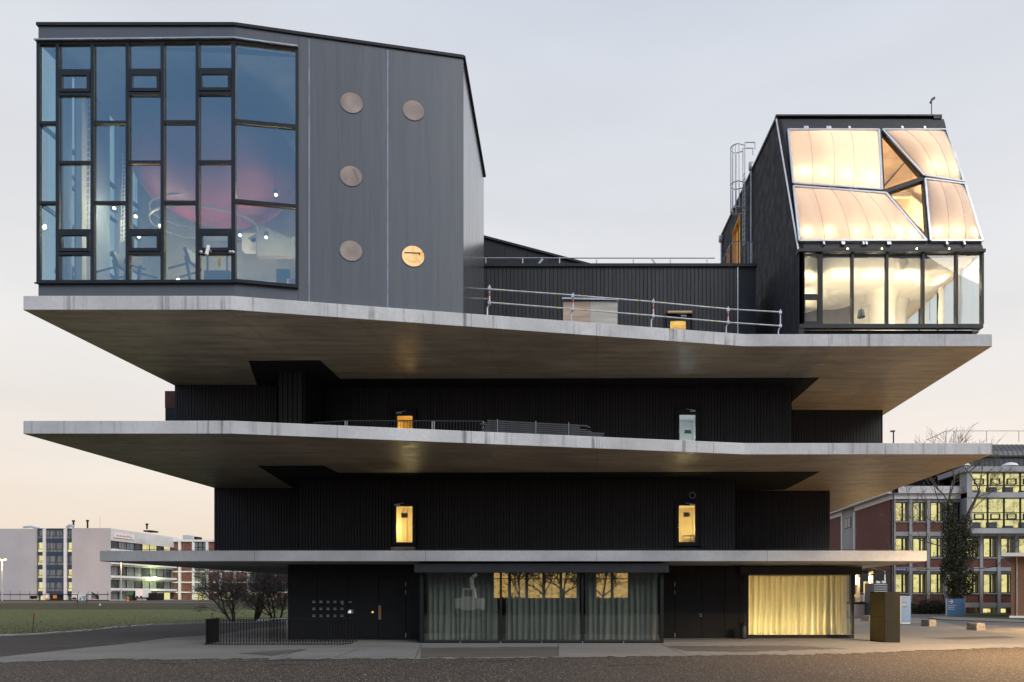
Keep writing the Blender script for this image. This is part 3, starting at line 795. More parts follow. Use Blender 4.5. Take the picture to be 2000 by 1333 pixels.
# central shop front
YG = 29.67
sf0, sf1 = XA(820, YG), XA(1296, YG)
b = MB(); b.box(XA(809.5, 29.4), XA(1306.5, 29.4), 29.36, 30.2, ZA(1118.5, 29.4), ZA(1101, 29.4)); b.build('shop_front_header', M['darkmetal'], HB)
b = MB(); b.box(sf0, sf1, YG - .02, YG + .25, 0.01, ZA(1252.8, YG)); b.build('bottom_rail', M['frameblack'], HB)
b = MB(); b.box(sf0 + .02, sf1 - .02, YG + .3, 36.4, ZA(1117, YG), Z1B - .02); b.box(sf0 + .02, sf1 - .02, 36.2, 36.45, .02, Z1B - .05); b.box(sf0 - .2, sf0 - .02, YG + .5, 36.4, .02, Z1B - .02); b.build('shop_room', M['void'], HB)
b = MB(); b.box(sf0, sf1, YG + .26, 36.2, 0.012, .03); b.build('shop_floor', M['darkplaster'], HB)
xs = [826, 977.8, 1137.5, 1290]
for i, (a, c) in enumerate(zip(xs[:-1], xs[1:])):
    b = MB(); b.box(XA(a, YG) + .04, XA(c, YG) - .04, YG + .06, YG + .08, ZA(1252.8, YG) + .002, ZA(1118, YG)); b.build('glass_pane', M['glass_shop'], HB)
for a, w in ((823, .14), (977.8, .085), (1137.5, .085), (1293, .14)):
    b = MB(); x = XA(a, YG); b.box(x - w / 2, x + w / 2, YG + .0, YG + .16, ZA(1252.7, YG), ZA(1116, YG)); b.build('mullion', M['frameblack'], HB)
b = MB()
for a in (899, 978, 1058, 1138, 1218):
    b.box(XA(a, YG) - .01, XA(a, YG) + .01, YG - .028, YG - .021, ZA(1257, YG), ZA(1252.9, YG))
b.build('bottom_rail_bolt', M['galv'], HB)
b = MB(); b.box(sf1 - .06, sf1 - .03, YG + .18, YV - .03, ZA(1252, YG), ZA(1117, YG)); b.build('side_glass', M['glass_shop'], HB)
b = MB(); b.box(sf0 + .03, sf0 + .06, YG + .18, YW - .03, ZA(1252, YG), ZA(1117, YG)); b.build('side_glass', M['glass_shop'], HB)
def curtain(name, x0, x1, y, z0, z1, mat, label, amp=.09, pitch=.26, seed=1, group=None):
    r = random.Random(seed); n = int((x1 - x0) / .035); vs, fs = [], []
    ph = 0; rows = 7
    prof = []
    for i in range(n + 1):
        t = i / n
        ph += .035 / pitch * 2 * math.pi * r.uniform(.6, 1.45)
        prof.append((x0 + (x1 - x0) * t, amp * math.sin(ph) + amp * .5 * math.sin(ph * .37 + seed)))
    for j in range(rows):
        z = z0 + (z1 - z0) * j / (rows - 1)
        k = .55 + .45 * (1 - j / (rows - 1))
        for i, (x, d) in enumerate(prof):
            vs.append((x + .03 * math.sin(i * .21 + j * .5) * (1 - j / (rows - 1)), y + d * k, z))
    m = n + 1
    fs = [(j * m + i, j * m + i + 1, (j + 1) * m + i + 1, (j + 1) * m + i) for j in range(rows - 1) for i in range(n)]
    b = MB(); b.add(vs, fs, True)
    o = b.build(name, mat, loc=((x0 + x1) / 2, y, z0))
    return tag(o, label, 'curtain', group)
zc0, zc1 = ZA(1251.5, YG), ZA(1116, YG) + .3
gcur = 'sage grey curtains behind the wide shop front'
curtain('curtain', XA(832, 30.2), XA(970, 30.2), 30.25, zc0, zc1, M['curtain_dim'], 'sage grey curtain behind the left pane of the wide shop front', seed=2, group=gcur)
curtain('curtain', XA(987, 30.2), XA(1132, 30.2), 30.25, zc0, zc1, M['curtain_dim'], 'sage grey curtain behind the middle pane of the wide shop front', seed=5, group=gcur)
curtain('curtain', XA(1143, 30.2), XA(1284, 30.2), 30.25, zc0, zc1, M['curtain_dim'], 'sage grey curtain with yellow lit folds behind the right pane of the wide shop front', seed=9, group=gcur)
lamp('shop_lamp', (2.2, 32.4, 2.3), 5, (1, .75, .35), .08, parent=HB)
# lit corner window
lx0, lx1 = XA(1452, YV), XA(1668, YV)
b = MB(); b.box(XA(1444, YV) + .0, XA(1679, YV), YV - .30, YV + .2, ZA(1123, YV), ZA(1107.5, YV)); b.box(lx1 - .02, XA(1679, YV), YV + .22, 38, ZA(1123, YV), ZA(1107.5, YV)); b.build('window_header', M['darkmetal'], HB)
b = MB(); b.box(lx0, lx1, YV - .03, YV + .2, .01, ZA(1240.3, YV)); b.build('bottom_rail', M['frameblack'], HB)
b = MB(); b.box(lx0, XA(1462, YV), YV - .02, YV + .18, ZA(1240, YV), ZA(1122, YV)); b.build('mullion', M['frameblack'], HB)
b = MB(); b.box(XA(1663, YV), lx1, YV - .02, YV + .18, ZA(1240, YV), ZA(1122, YV)); b.build('mullion', M['frameblack'], HB)
b = MB(); b.box(XA(1462, YV) + .003, XA(1663, YV) - .003, YV + .04, YV + .06, ZA(1240, YV), ZA(1123, YV)); b.build('glass_pane', M['glass'], HB)
b = MB(); b.box(lx1 - .07, lx1 - .05, YV + .2, 38, .12, ZA(1123, YV)); b.build('side_glass', M['glass'], HB)
b = MB(); b.box(lx0 + .0, lx1 - .1, 38.0, 38.15, 0.03, Z1B - .02); b.box(lx0 - .1, lx0 - .0, YV + .25, 38, 0.03, Z1B - .02); b.build('lounge_wall', M['wallbeige'], HB)
b = MB(); b.box(lx0, lx1 - .1, YV + .22, 37.99, Z1B - .5, Z1B - .44); b.build('lounge_ceiling', M['wallbeige'], HB)
b = MB(); b.box(lx0, lx1 - .1, YV + .22, 37.99, 0.012, .05); b.build('lounge_floor', M['wallbeige'], HB)
curtain('curtain', XA(1462, 33.6), XA(1634, 33.6), 33.72, ZA(1240, 33.6), ZA(1119, 33.6), M['curtain_lit'], 'cream curtain glowing yellow behind the lit corner window', amp=.15, pitch=.30, seed=4)
curtain('curtain', XA(1637, 33.6), XA(1656, 33.6), 33.85, ZA(1240, 33.6), ZA(1119, 33.6), M['curtain_lit'], 'narrow bunched cream curtain at the open end of the lit corner window', amp=.12, pitch=.3, seed=14)
t = thing('pedestal_table', 'round pedestal table seen through the yellow curtain', 'table', (XA(1622, 34.6), 34.6, .05))
b = MB(); b.lathe((XA(1622, 34.6), 34.6, .05), [(0, .72), (.42, .72), (.42, .75), (0, .75)], 20); b.build('table_top', M['wood'], t)
b = MB(); b.lathe((XA(1622, 34.6), 34.6, .05), [(.26, 0), (.26, .02), (.03, .05), (.03, .72)], 14); b.build('table_leg', M['rubber'], t)
for (x, y, p) in ((8.2, 35.0, 120), (9.6, 35.4, 150), (11.0, 35.2, 150)):
    lamp('lounge_lamp', (x, y, .55), p, (1, .78, .36), .15, parent=HB)
# waste bin beside it
t = thing('waste_bin', 'small black waste bin against the black wall beside the lit window', 'bin', (XA(1452, 32.6), 32.6, 0))
b = MB(); c0 = Vector((XA(1452, 32.6), 32.6, 0)); b.lathe(c0, [(.0, .02), (.14, .02), (.15, .1), (.15, .62), (.13, .64), (0, .64)], 14); b.build('body', M['rubber'], t)
b = MB(); b.lathe(c0, [(.155, .66), (.155, .74), (.11, .80), (0, .81)], 14); b.build('lid', M['bronze'], t)
b = MB(); b.tube(c0 + Vector((0, .12, .4)), c0 + Vector((0, .40, .4)), .02); b.build('bracket', M['galv'], t)
# entrance area: black bar fence round the stair well
fl = Vector((-16.8, 28.6, 0)); fr = Vector((-10.97, 28.6, 0))
t = thing('bar_fence', 'low black steel bar fence round a stair well beside the black entrance wall', 'fence', (-14, 28.8, 0))
zt = 1.10
bb = MB(); bb.box(-.008, .008, -.022, .022, 0.06, zt); bar0 = bb.build('fence_bar', M['frameblack'], loc=(0, 0, 0))
bar0.parent = t
def put_bar(p, first=[True]):
    if first[0]:
        o = bar0; first[0] = False
    else:
        o = bar0.copy(); COL.objects.link(o)
    o.parent = t; o.location = Vector(p) - Vector((-14, 28.8, 0)); return o
n = 48
for i in range(n): put_bar((fl.x + .05 + (fr.x - fl.x - .1) * i / (n - 1), 28.6, 0))
p2, p3, p4 = Vector((-17.28, 30.5, 0)), Vector((-11.0, 30.5, 0)), Vector((-10.7, 29.2, 0))
for i in range(1, 22):
    q = fl.lerp(p2, i / 22); put_bar(q)
for i in range(0, 44):
    q = p2.lerp(p3, i / 43.0)
    if q.x > -15.0: put_bar(q)
for i in range(1, 6): put_bar(fr.lerp(p4, i / 5.0))
for (a, c) in ((fl, fr), (fl, p2), (p2, p3), (fr, p4)):
    b = MB(); b.bar(a + Vector((0, 0, zt + .010)), c + Vector((0, 0, zt + .010)), .07, .018, (0, 0, 1)); b.build('top_rail', M['frameblack'], t)
    b = MB(); b.bar(a + Vector((0, 0, .048)), c + Vector((0, 0, .048)), .07, .022, (0, 0, 1)); b.build('bottom_rail', M['frameblack'], t)
b = MB()
for p in (fl, fr, p2, p3, (fl + fr) / 2): b.box(p.x - .02, p.x + .02, p.y - .02, p.y + .02, 0, .06)
b.build('foot', M['frameblack'], t)
t = thing('handrail', 'grey stair handrail rising behind the black bar fence', 'handrail', (-16, 31.2, 0))
b = MB(); a, c = P(502, 1212, 31.2), P(562, 1208, 31.2); b.bar(a, c, .06, .05, (0, 1, 0)); b.build('rail', M['galv'], t)
b = MB()
for q in (c - Vector((.05, 0, 0)),): b.tube((q.x, q.y, 0.01), (q.x, q.y, q.z), .02)
b.build('post', M['galv'], t)
# metal pillar cabinet
t = thing('metal_cabinet', 'tall bronze metal cabinet with brass front standing on the apron beside the lit window', 'cabinet', (13.2, 30.5, 0))
A, B = Vector((13.03, 30.1, 0)), Vector((13.66, 29.95, 0)); D_ = Vector((12.80, 31.15, 0)); Cc = B + (D_ - A)
b = MB(); b.prism([A, B, Cc, D_], (0, 0, 2.30)); o = b.build('body', M['bronze'], t)
lf = (D_ - A).normalized(); nl = Vector((-lf.y, lf.x, 0)); nl = nl if nl.x < 0 else -nl
for z0, z1 in ((.06, 1.17), (1.19, 2.26)):
    b = MB(); b.prism([A + lf * .04 + nl * .006 + Vector((0, 0, z0)), D_ - lf * .04 + nl * .006 + Vector((0, 0, z0)), D_ - lf * .04 + nl * .006 + Vector((0, 0, z1)), A + lf * .04 + nl * .006 + Vector((0, 0, z1))], nl * .012)
    b.build('front_panel', M['brass'], t)
# ------------------------------------------------ roof of the second platform: boards and mesh railing
def slabedge(px, back=0.12):
    k = (px - CX) / FPX
    if px > 1455: Y = YB
    elif px < 458: Y = YA
    else: Y = (YA + .1823 * 14.26) / (1 - .1823 * k)
    Y += back
    return Vector((k * Y, Y, 0))
t = thing('stacked_boards', 'stack of long dark timber boards lying on the middle platform behind the concrete edge', 'board stack', (-1.5, 29.6, Z2))
for i in range(6):
    for j in range(3):
        a0 = -4.9 + rnd.uniform(-.15, .2) + i * .02; a1 = -.6 + rnd.uniform(-.2, .35)
        if i < 3: a1 += rnd.uniform(.3, 1.0)
        p = slabedge(CX + a0 * 44, .55 + j * .20); q = slabedge(CX + a1 * 44, .55 + j * .20)
        p.x, q.x = a0, a1
        p.y = YA + .1823 * (a0 + 14.26) + .5 + j * .2; q.y = YA + .1823 * (a1 + 14.26) + .5 + j * .2
        z = Z2 + .13 + i * .085
        p.z = z + .02; q.z = z - .01
        b = MB(); b.bar(p, q, .18, .065, (0, 0, 1)); b.build('board', M['clad2'], t)
b = MB()
for x in (-4.2, -2.6, -1.2):
    y = YA + .1823 * (x + 14.26) + .42
    b.box(x - .05, x + .05, y + .03, y + .65, Z2, Z2 + .10); b.box(x - .009, x + .009, y - .012, y - .004, Z2 + .12, Z2 + .66)
o = b.build('strap', M['galv'], t); o['kind'] = 'stuff'
t = thing('mesh_barrier', 'low galvanised bar railing standing on the middle platform before the yellow door', 'railing', (-7, 31.4, Z2))
yr = 31.2
pts = [(612, 826.5), (676, 822), (846, 822.5), (945, 823)]
b = MB()
for (a, c) in zip(pts[:-1], pts[1:]): b.tube(P(a[0], a[1], yr), P(c[0], c[1], yr), .03, n=6)
b.build('top_rail', M['machine'], t)
b = MB()
for px in (674, 678, 844, 848, 944):
    q = P(px, 822.5, yr); b.tube((q.x, q.y, Z2), q, .028, n=6)
b.build('post', M['galv'], t)
b = MB(); px = 618
while px < 944:
    y0 = 826.3 + (822 - 826.3) * min(1, (px - 612) / 64.)
    q = P(px, y0 + .4, yr); b.tube((q.x, q.y, Z2 + .05), q, .010, n=4, cap=False); px += 6.1
o = b.build('infill_bars', M['machine'], t); o['kind'] = 'stuff'
# ================================================================ TOP DECK between the two pavilions (part of the tower)
YD = 34.0
ztd = ZA(518, YD)
x0d, x1d = XA(905, YD), XA(1440, YD)
board_wall(-7.6, x1d, YD, Z3, ztd - .12, 2.5, mat='clad2', pitch=.20, openings=(opening(1304, 1350, 614, YD, Z3),))
b = MB(); b.box(-7.6, XA(1478, YD), YD - .12, YD + 14, ztd - .115, ztd + .03); b.build('roof_coping', M['darkmetal'], HB)
b = MB(); b.box(x1d + .04, XA(1478, YD) - .05, YD + .0, 48, Z3, ztd - .118); b.box(-7.5, x1d, YD + 2.55, 48, Z3, ztd - .118); b.build('deck_block', M['darkplaster'], HB)
b = MB(); b.box(x1d - .01, x1d + .035, YD - .07, YD - .04, Z3, ztd - .12); b.build('corner_strip', M['alu'], HB)
# low lit door
d = door(1304, 1350, 614, 700, (1308.5, 628.5, 1339, 690), YD, ('hallwall', 38, (1, .80, .38)), closer='right')
b = MB(); b.box(XA(1303, YD), XA(1350, YD), YD - .35, YD - .22, ZA(616.5, YD), ZA(613, YD)); b.build('door_canopy', M['wood'], HB)
# plywood enclosure
t = thing('plywood_hut', 'plywood hut with a flat metal lid on the top deck against the dark board wall', 'hut', (-.3, 32, Z3))
Yp = 31.3; xa, xm, xb = XA(1100, Yp), XA(1153, Yp), XA(1206, Yp); zp = ZA(589, Yp)
b = MB(); b.box(xa, xm - .003, Yp, Yp + 1.6, Z3, zp); b.build('panel', M['plyA'], t, label='pinkish plywood panel')
b = MB(); b.box(xm + .003, xb, Yp, Yp + 1.6, Z3, zp); b.build('panel', M['plyB'], t, label='pale grey plywood panel')
b = MB(); b.prism([(xa - .05, Yp - .1, zp + .07), (xb + .06, Yp - .1, zp + .02), (xb + .06, Yp - .1, zp + .09), (xa - .05, Yp - .1, zp + .15)], (0, 1.8, 0)); b.build('lid', M['alu'], t)
b = MB(); b.prism([(xa + .02, Yp - .05, zp + .002), (xb - .02, Yp - .05, zp + .002), (xb - .02, Yp - .05, zp + .018), (xa + .02, Yp - .05, zp + .066)], (0, 1.6, 0)); b.build('lid_batten', M['rubber'], t)
# dark wedge roof of the unit behind the left pavilion
b = MB(); Yw = 38.0
b.prism([P(900, 450, Yw), P(946, 463, Yw), P(1040, 489, Yw), P(1152, 518, Yw), P(1152, 530, Yw), P(900, 530, Yw)], (0, 6, 0)); b.build('rear_roof', M['darkmetal'], HB)
b = MB()
for px, py in ((987, 475), (1030, 487), (1075, 499)):
    b.tube(P(px, py + 2, Yw - .015), P(px, 520, Yw - .015), .02, n=4)
b.build('roof_seam', M['frameblack'], HB)
b = MB(); b.bar(P(920, 456, Yw - .06), P(1152, 517, Yw - .06), .12, .10, (0, 1, 0)); b.build('roof_trim', M['darkmetal'], HB)
# roof guard rail
t = thing('roof_guardrail', 'thin aluminium guard rail along the flat roof between the two pavilions', 'railing', (0, YD + .4, ztd))
Yr = YD + .4
b = MB(); b.tube(P(944, 504.5, Yr), P(1396, 504.5, Yr), .028); b.build('rail', M['alu'], t)
for px in (949, 1021, 1093, 1165, 1237, 1309, 1381):
    b = MB(); q = P(px, 504, Yr); b.box(q.x - .03, q.x + .03, Yr - .02, Yr + .02, ztd + .03, q.z); b.build('post', M['alu'], t)
for (a, c) in (((1046, 518), (1060, 506)), ((1284, 517), (1273, 505))):
    b = MB(); p = P(a[0], a[1], Yr - .03); q = P(c[0], c[1], Yr - .03); p.z = ztd + .04; b.bar(p, q, .10, .03, (0, 1, 0)); b.build('brace', M['alu'], t)
t = thing('balcony_railing', 'grey balcony railing before the orange lit balcony door of the right pavilion', 'railing', (7, 40, ztd))
Pa, Pb, Pc = Vector((XA(1392, 41.5), 41.5, 0)), Vector((XA(1431, 37.2), 37.2, 0)), Vector((XA(1469, 37.2), 37.2, 0))
zr = ZA(472, 37.2)
b = MB(); pts = [Vector((p.x, p.y, zr)) for p in (Pa, Pb, Pc)]; b.path(pts, .022); b.path([Vector((p.x, p.y, ztd + .12)) for p in (Pa, Pb, Pc)], .016); b.build('rail', M['galv'], t)
b = MB()
for i in range(6): q = Pa.lerp(Pb, i / 5); b.tube((q.x, q.y, ztd + .03), (q.x, q.y, zr), .016)
for i in range(1, 6): q = Pb.lerp(Pc, i / 5); b.tube((q.x, q.y, ztd + .03), (q.x, q.y, zr), .016)
b.build('baluster', M['galv'], t)
# scaffold tube guard rail on the platform edge
t = thing('scaffold_guardrail', 'galvanised scaffold tube guard rail clamped along the top platform edge', 'railing', (0, 28.5, Z3))
posts = [(956, 558, 592), (1119, 573, 604), (1276, 584, 617), (1422, 600, 630), (1524, 605, 637)]
rail_t = [(956, 565), (1119, 577), (1276, 590), (1422, 604), (1524, 610)]
rail_b = [(956, 591), (1119, 604), (1276, 617), (1422, 630), (1524, 637)]
def eP(px, py, back=.16):
    e = slabedge(px, back); return Vector((e.x, e.y, EYE + (CY - py) / FPX * e.y))
for (px, yt, yb) in posts:
    b = MB(); e = slabedge(px, .16); top = eP(px, yt); knee = eP(px, yb + 2)
    b.tube(knee, top, .034, n=8); foot = Vector((e.x - .09, e.y, Z3)); b.tube(knee, knee + Vector((-.09, 0, -.16)), .034, n=8); b.tube(knee + Vector((-.09, 0, -.16)), foot, .034, n=8)
    b.box(foot.x - .09, foot.x + .09, foot.y - .06, foot.y + .1, Z3, Z3 + .02)
    p_ = b.build('post', M['galv'], t)
    if px < 1500:
        c = MB(); m = eP(px, (yt + yb) / 2 + 1); c.tube(m - Vector((0, 0, .07)), m + Vector((0, 0, .07)), .036, n=8); c.build('red_tape', M['red'], p_)
    c = MB()
    for yy in (yt + 6, yb): q = eP(px, yy, .11); c.obox(q, (.06, 0, 0), (0, .05, 0), (0, 0, .06))
    c.build('coupler', M['galv'], p_)
for rl in (rail_t, rail_b):
    for a, c in zip(rl[:-1], rl[1:]):
        b = MB(); b.tube(eP(a[0] - 3, a[1], .09), eP(c[0] + 2, c[1], .09), .030, n=8); r_ = b.build('rail', M['galv'], t)
        k = MB(); p_, q_ = eP(a[0], a[1], .09), eP(c[0], c[1], .09)
        for s in (.15, .82): m = p_.lerp(q_, s); dd = (q_ - p_).normalized() * .06; k.tube(m - dd, m + dd, .0325, n=8)
        k.build('yellow_mark', M['yellowmark'], r_)
for ya, yb in ((563, 565.5), (583, 584)):
    b = MB(); b.tube(Vector((XA(908, 29.0), 29.0, ZA(ya, 29.0))), Vector((XA(956, 28.3), 28.25, ZA(yb, 28.25))), .03, n=8); b.build('rail', M['galv'], t)

# ================================================================ LEFT PAVILION (gym)
GYM = thing('glazed_pavilion', 'grey metal clad pavilion with a tall blue tinted window wall on the top platform', 'building', (-14, 28, Z3))
YF = 26.25; ZR = 24.58
xA_, xB_ = XA(75, YF), XA(458.7, YF)
FB = Vector((xB_, YF, 0)); fdir = Vector((.9838, .1793, 0)); fn = Vector((.1793, -.9838, 0))
FC = Vector((-5.57, 27.85, 0)); FC = FB + fdir * ((FC - FB).dot(fdir))
SD = Vector((-5.57, 32.9, 0))
def F(px, py, out=0.0):      # a photo point on the oblique face
    return onplane(px, py, FB + fn * out, fn)
def FL(px, py, out=0.0):     # a photo point on the frontal glazed face
    return P(px, py, YF - out)
zb0, zw0, zw1 = Z3 + .01, ZA(552, YF), ZA(85, YF)
# bands above and below the glazing
b = MB(); b.box(xA_, xB_, YF, YF + .3, zb0, zw0 - .03); b.build('base_band', M['metalgrey'], GYM)
b = MB(); b.box(xA_, xB_, YF, YF + .3, zw1 + .08, ZR); b.build('top_band', M['metalgrey'], GYM)
xg = F(582, 300); sg = (xg - FB).dot(fdir)
def fprism(s0, s1, z0, z1, d0, d1):
    a, c = FB + fdir * s0, FB + fdir * s1
    pts = [a - fn * d0, c - fn * d0, c - fn * d1, a - fn * d1]
    return [(p.x, p.y, z0) for p in pts], (0, 0, z1 - z0)
sC = (FC - FB).dot(fdir)
b = MB(); b.prism(*fprism(0.003, sg, zb0, zw0 - .03, 0, .3)); b.build('base_band', M['metalgrey'], GYM)
b = MB(); b.prism(*fprism(0.003, sg, zw1 + .08, ZR, 0, .3)); b.build('top_band', M['metalgrey'], GYM)
def s_of(px): return (F(px, 300) - FB).dot(fdir)
cuts = [sg + .003, s_of(604), s_of(757), sC]
for i, (a, c) in enumerate(zip(cuts[:-1], cuts[1:])):
    b = MB(); b.prism(*fprism(a + .008, c - .008, zb0, ZR, -.0, .3)); b.build('facade_panel', M['metalgrey'], GYM)
    # fine vertical flutes of the sheet
for px in (604, 757):
    s = s_of(px); b = MB(); b.prism(*fprism(s - .028, s + .028, zb0, ZR - .1, -.016, .05)); b.build('seam_strip', M['strip'], GYM)
# coping
b = MB(); b.box(xA_ - .05, xB_ - .01, YF - .06, YF + .4, ZR + .002, ZR + .12); b.prism(*fprism(0.0, sC + .03, ZR + .002, ZR + .12, -.06, .4)); b.build('coping', M['darkmetal'], GYM)
# side face towards the deck, with the falling roof line
zD = ZA(345, SD.y)
def side(y, z): return (-5.57, y, z)
ys = [27.87, 29.2, 30.9, 32.9]
for a, c in zip(ys[:-1], ys[1:]):
    za = ZR + (zD - ZR) * (a - 27.87) / (32.9 - 27.87); zc = ZR + (zD - ZR) * (c - 27.87) / (32.9 - 27.87)
    b = MB(); b.prism([side(a + .006, zb0), side(c - .006, zb0), side(c - .006, zc), side(a + .006, za)], (-.25, 0, 0)); b.build('side_panel', M['sidesheet'], GYM)
b = MB(); b.bar((-5.56, 27.8, ZR + .06), (-5.56, 33.0, zD + .06), .12, .16, (1, 0, 0)); b.build('side_coping', M['darkmetal'], GYM)
# roof, back and left walls
b = MB(); b.add([(xA_, YF + .3, ZR - .02), (xB_, YF + .3, ZR - .02), (-5.7, 28.0, ZR - .02), (-5.7, 32.9, zD - .02), (xA_, 33.4, ZR - .6)], [(0, 1, 4), (1, 2, 4), (2, 3, 4)]); b.build('roof', M['darkmetal'], GYM)
b = MB(); b.prism([(xA_ + .1, YF + .31, ZR - .45), (-11, 27.3, ZR - .45), (-11, 33.28, ZR - 1.2), (xA_ + .1, 33.28, ZR - 1.2)], (0, 0, .1)); b.build('ceiling', M['wallblue'], GYM)
b = MB(); b.box(xA_ + .0, -5.8, 33.3, 33.5, zb0, ZR - .7); b.build('back_wall', M['wallwarm'], GYM)
b = MB(); b.prism([(xA_ + .25, YF + .35, zb0), (xB_ - .1, YF + .35, zb0), (-11.1, YF + 1.0, zb0), (-11.1, 33.25, zb0), (xA_ + .25, 33.25, zb0)], (0, 0, zw0 - .12 - zb0)); b.build('floor', M['wallbeige'], GYM)
b = MB(); b.box(-11.1, -10.95, YF + .85, 33.25, zb0, ZR - 1.0); b.build('partition_wall', M['wallblue'], GYM)
b = MB(); b.box(xA_ + 3, -11.2, 33.1, 33.28, zw0 - .1, zw0 + 3.3); b.build('gallery_wall', M['wallbeige'], GYM)
b = MB(); b.prism([P(500, 437, 31), P(580, 470, 31), P(580, 500, 31), P(500, 500, 31)], (0, .3, 0)); b.build('stair_soffit', M['ringgrey'], GYM)
# curved gallery ring
b = MB(); c0 = Vector((-18.0, 30.6, 0)); zg = ZA(428, 30.6)
for k in range(2):
    b.ring((c0.x, c0.y, zg + k * .5 - .3), (2.3, 0, 0), (0, 1.5, 0), 1.03, (0, 0, .08), 36)
b.build('gallery_ring', M['ringgrey'], GYM)
b = MB(); b.ring((-12.6, 30.2, ZA(494, 30.2)), (1.0, 0, -.25), (0, 1.0, 0), 1.10, (0, 0, .12), 30); b.build('lower_ring', M['ringgrey'], GYM)
# roof beams inside
for z_, y_ in ((ZA(150, 30), 30), (ZA(195, 31.5), 31.5), (ZA(232, 32.4), 32.4)):
    b = MB(); b.box(xA_ + .3, -11.2, y_, y_ + .18, z_, z_ + .28); b.build('roof_beam', M['wood'], GYM)
b = MB(); b.bar(P(330, 150, 29), P(392, 236, 31), .16, .12, (0, 1, 0)); b.bar(P(190, 140, 29), P(250, 260, 31), .16, .12, (0, 1, 0)); b.build('roof_brace', M['wood'], GYM)
# left side wall with window slots that show the sky
slots = [(26.42, 27.22), (27.66, 28.06), (29.8, 30.4), (31.3, 31.9)]
zs = [zw0, ZA(397.5, YF), ZA(241.6, YF), zw1]
b = MB(); cur = 26.42 - .02
edges_ = [(27.22, 27.66), (28.06, 29.8), (30.4, 31.3), (31.9, 33.3)]
for a, c in edges_: b.box(xA_, xA_ + .22, a, c, zb0, ZR - .5)
for a, c in slots:
    b.box(xA_, xA_ + .22, a, c, zb0, zw0); b.box(xA_, xA_ + .22, a, c, zw1, ZR - .3)
b.build('left_wall', M['wallblue'], GYM)
for i, (a, c) in enumerate(slots):
    b = MB(); b.box(xA_ + .02, xA_ + .04, a, c, zw0, zw1); b.build('side_pane', M['glass_blue'], GYM)
    b = MB()
    for z in (zs[1], zs[2]): b.box(xA_ - .03, xA_ + .10, a, c, z - .07, z + .07)
    if i: 
        for z in (zs[1] - 1.0, zs[2] - 1.1, zs[1] + 1.6): b.box(xA_ + .02, xA_ + .12, a, c, z - .06, z + .06)
    b.build('side_transom', M['framegrey'], GYM)
b = MB(); b.box(xA_ + .5, xA_ + .75, 27.5, 27.75, zw0, zw1); b.build('inner_column', M['wallbeige'], GYM)
# glazing grid (photo pixel layout of the window wall)
MX = [76.5, 114, 182, 250.3, 318.5, 386.7, 457]
TOP = lambda px: 86 - (px - 76) * (4.0 / 380)
BOT = lambda px: 552.5 - (px - 76) * (1.5 / 380)
dep = .11
def mull(p, q, w, n, out): 
    b = MB(); b.bar(p, q, w, dep, n, out); return b.build('mullion', M['framegrey'], GYM)
nF = Vector((0, -1, 0))
pw = YF / FPX
for px in MX:
    mull(FL(px, TOP(px) - 2), FL(px, BOT(px) + 3), (6.6 if px < 450 else 8) * pw, nF, 0.0)
s581 = F(580.5, 330)
mull(F(580.5, 96), F(580.5, 560), 5.5 * pw, fn, 0.0)
def trans(px0, px1, py0, py1, w=5.6, name='transom', parent=None, mapf=FL, n=nF, out=-.004):
    b = MB(); b.bar(mapf(px0, py0), mapf(px1, py1), w * pw, dep, n, out); return b.build(name, M['framegrey'], parent or GYM)
def pane(px0, px1, py0, py1, mapf=FL, n=nF, name='pane', parent=None, out=-.03):
    q = [mapf(px0, py1[0]), mapf(px1, py1[1]), mapf(px1, py0[1]), mapf(px0, py0[0])]
    q = [v + n * out for v in q]
    b = MB(); b.prism(q, n * -.02); return b.build(name, M['glass_blue'], parent or GYM)
trans(73, 458, 86, 82, 6); trans(73, 458, 552, 551, 7)
trans(458, 583, 82, 96.5, 6, mapf=F, n=fn, out=.002); trans(458, 583, 549.5, 560.5, 7, mapf=F, n=fn, out=.002)
b = MB(); b.bar(FL(72, 82.6), FL(459, 78.6), .05, .10, nF, .10); b.bar(F(458, 78.6), F(583, 95.2), .05, .10, fn, .10); b.build('drip_rail', M['alu'], GYM)
b = MB(); b.bar(FL(72, 555.5), FL(459, 554), .04, .08, nF, .09); b.bar(F(458, 553), F(583, 564), .04, .08, fn, .09); b.build('sill', M['framegrey'], GYM)
def vent(px0, px1, py0, py1):
    m = MB()
    w = 7.5 * pw
    x0, x1, z0, z1 = XA(px0, YF), XA(px1, YF), ZA(py1, YF), ZA(py0, YF)
    y0, y1 = YF - .08, YF + .05
    m.box(x0, x1, y0, y1, z1 - w * .8, z1); m.box(x0, x1, y0, y1, z0, z0 + w * .8); m.box(x0, x0 + w * .75, y0, y1, z0 + w * .8 + .001, z1 - w * .8 - .001); m.box(x1 - w * .75, x1, y0, y1, z0 + w * .8 + .001, z1 - w * .8 - .001)
    v = m.build('vent_window', M['framegrey'], GYM)
    g = MB(); g.box(x0 + w * .75, x1 - w * .75, YF - .03, YF - .01, z0 + w * .8, z1 - w * .8); g.build('vent_pane', M['glass_blue'], v)
hs = 3.4
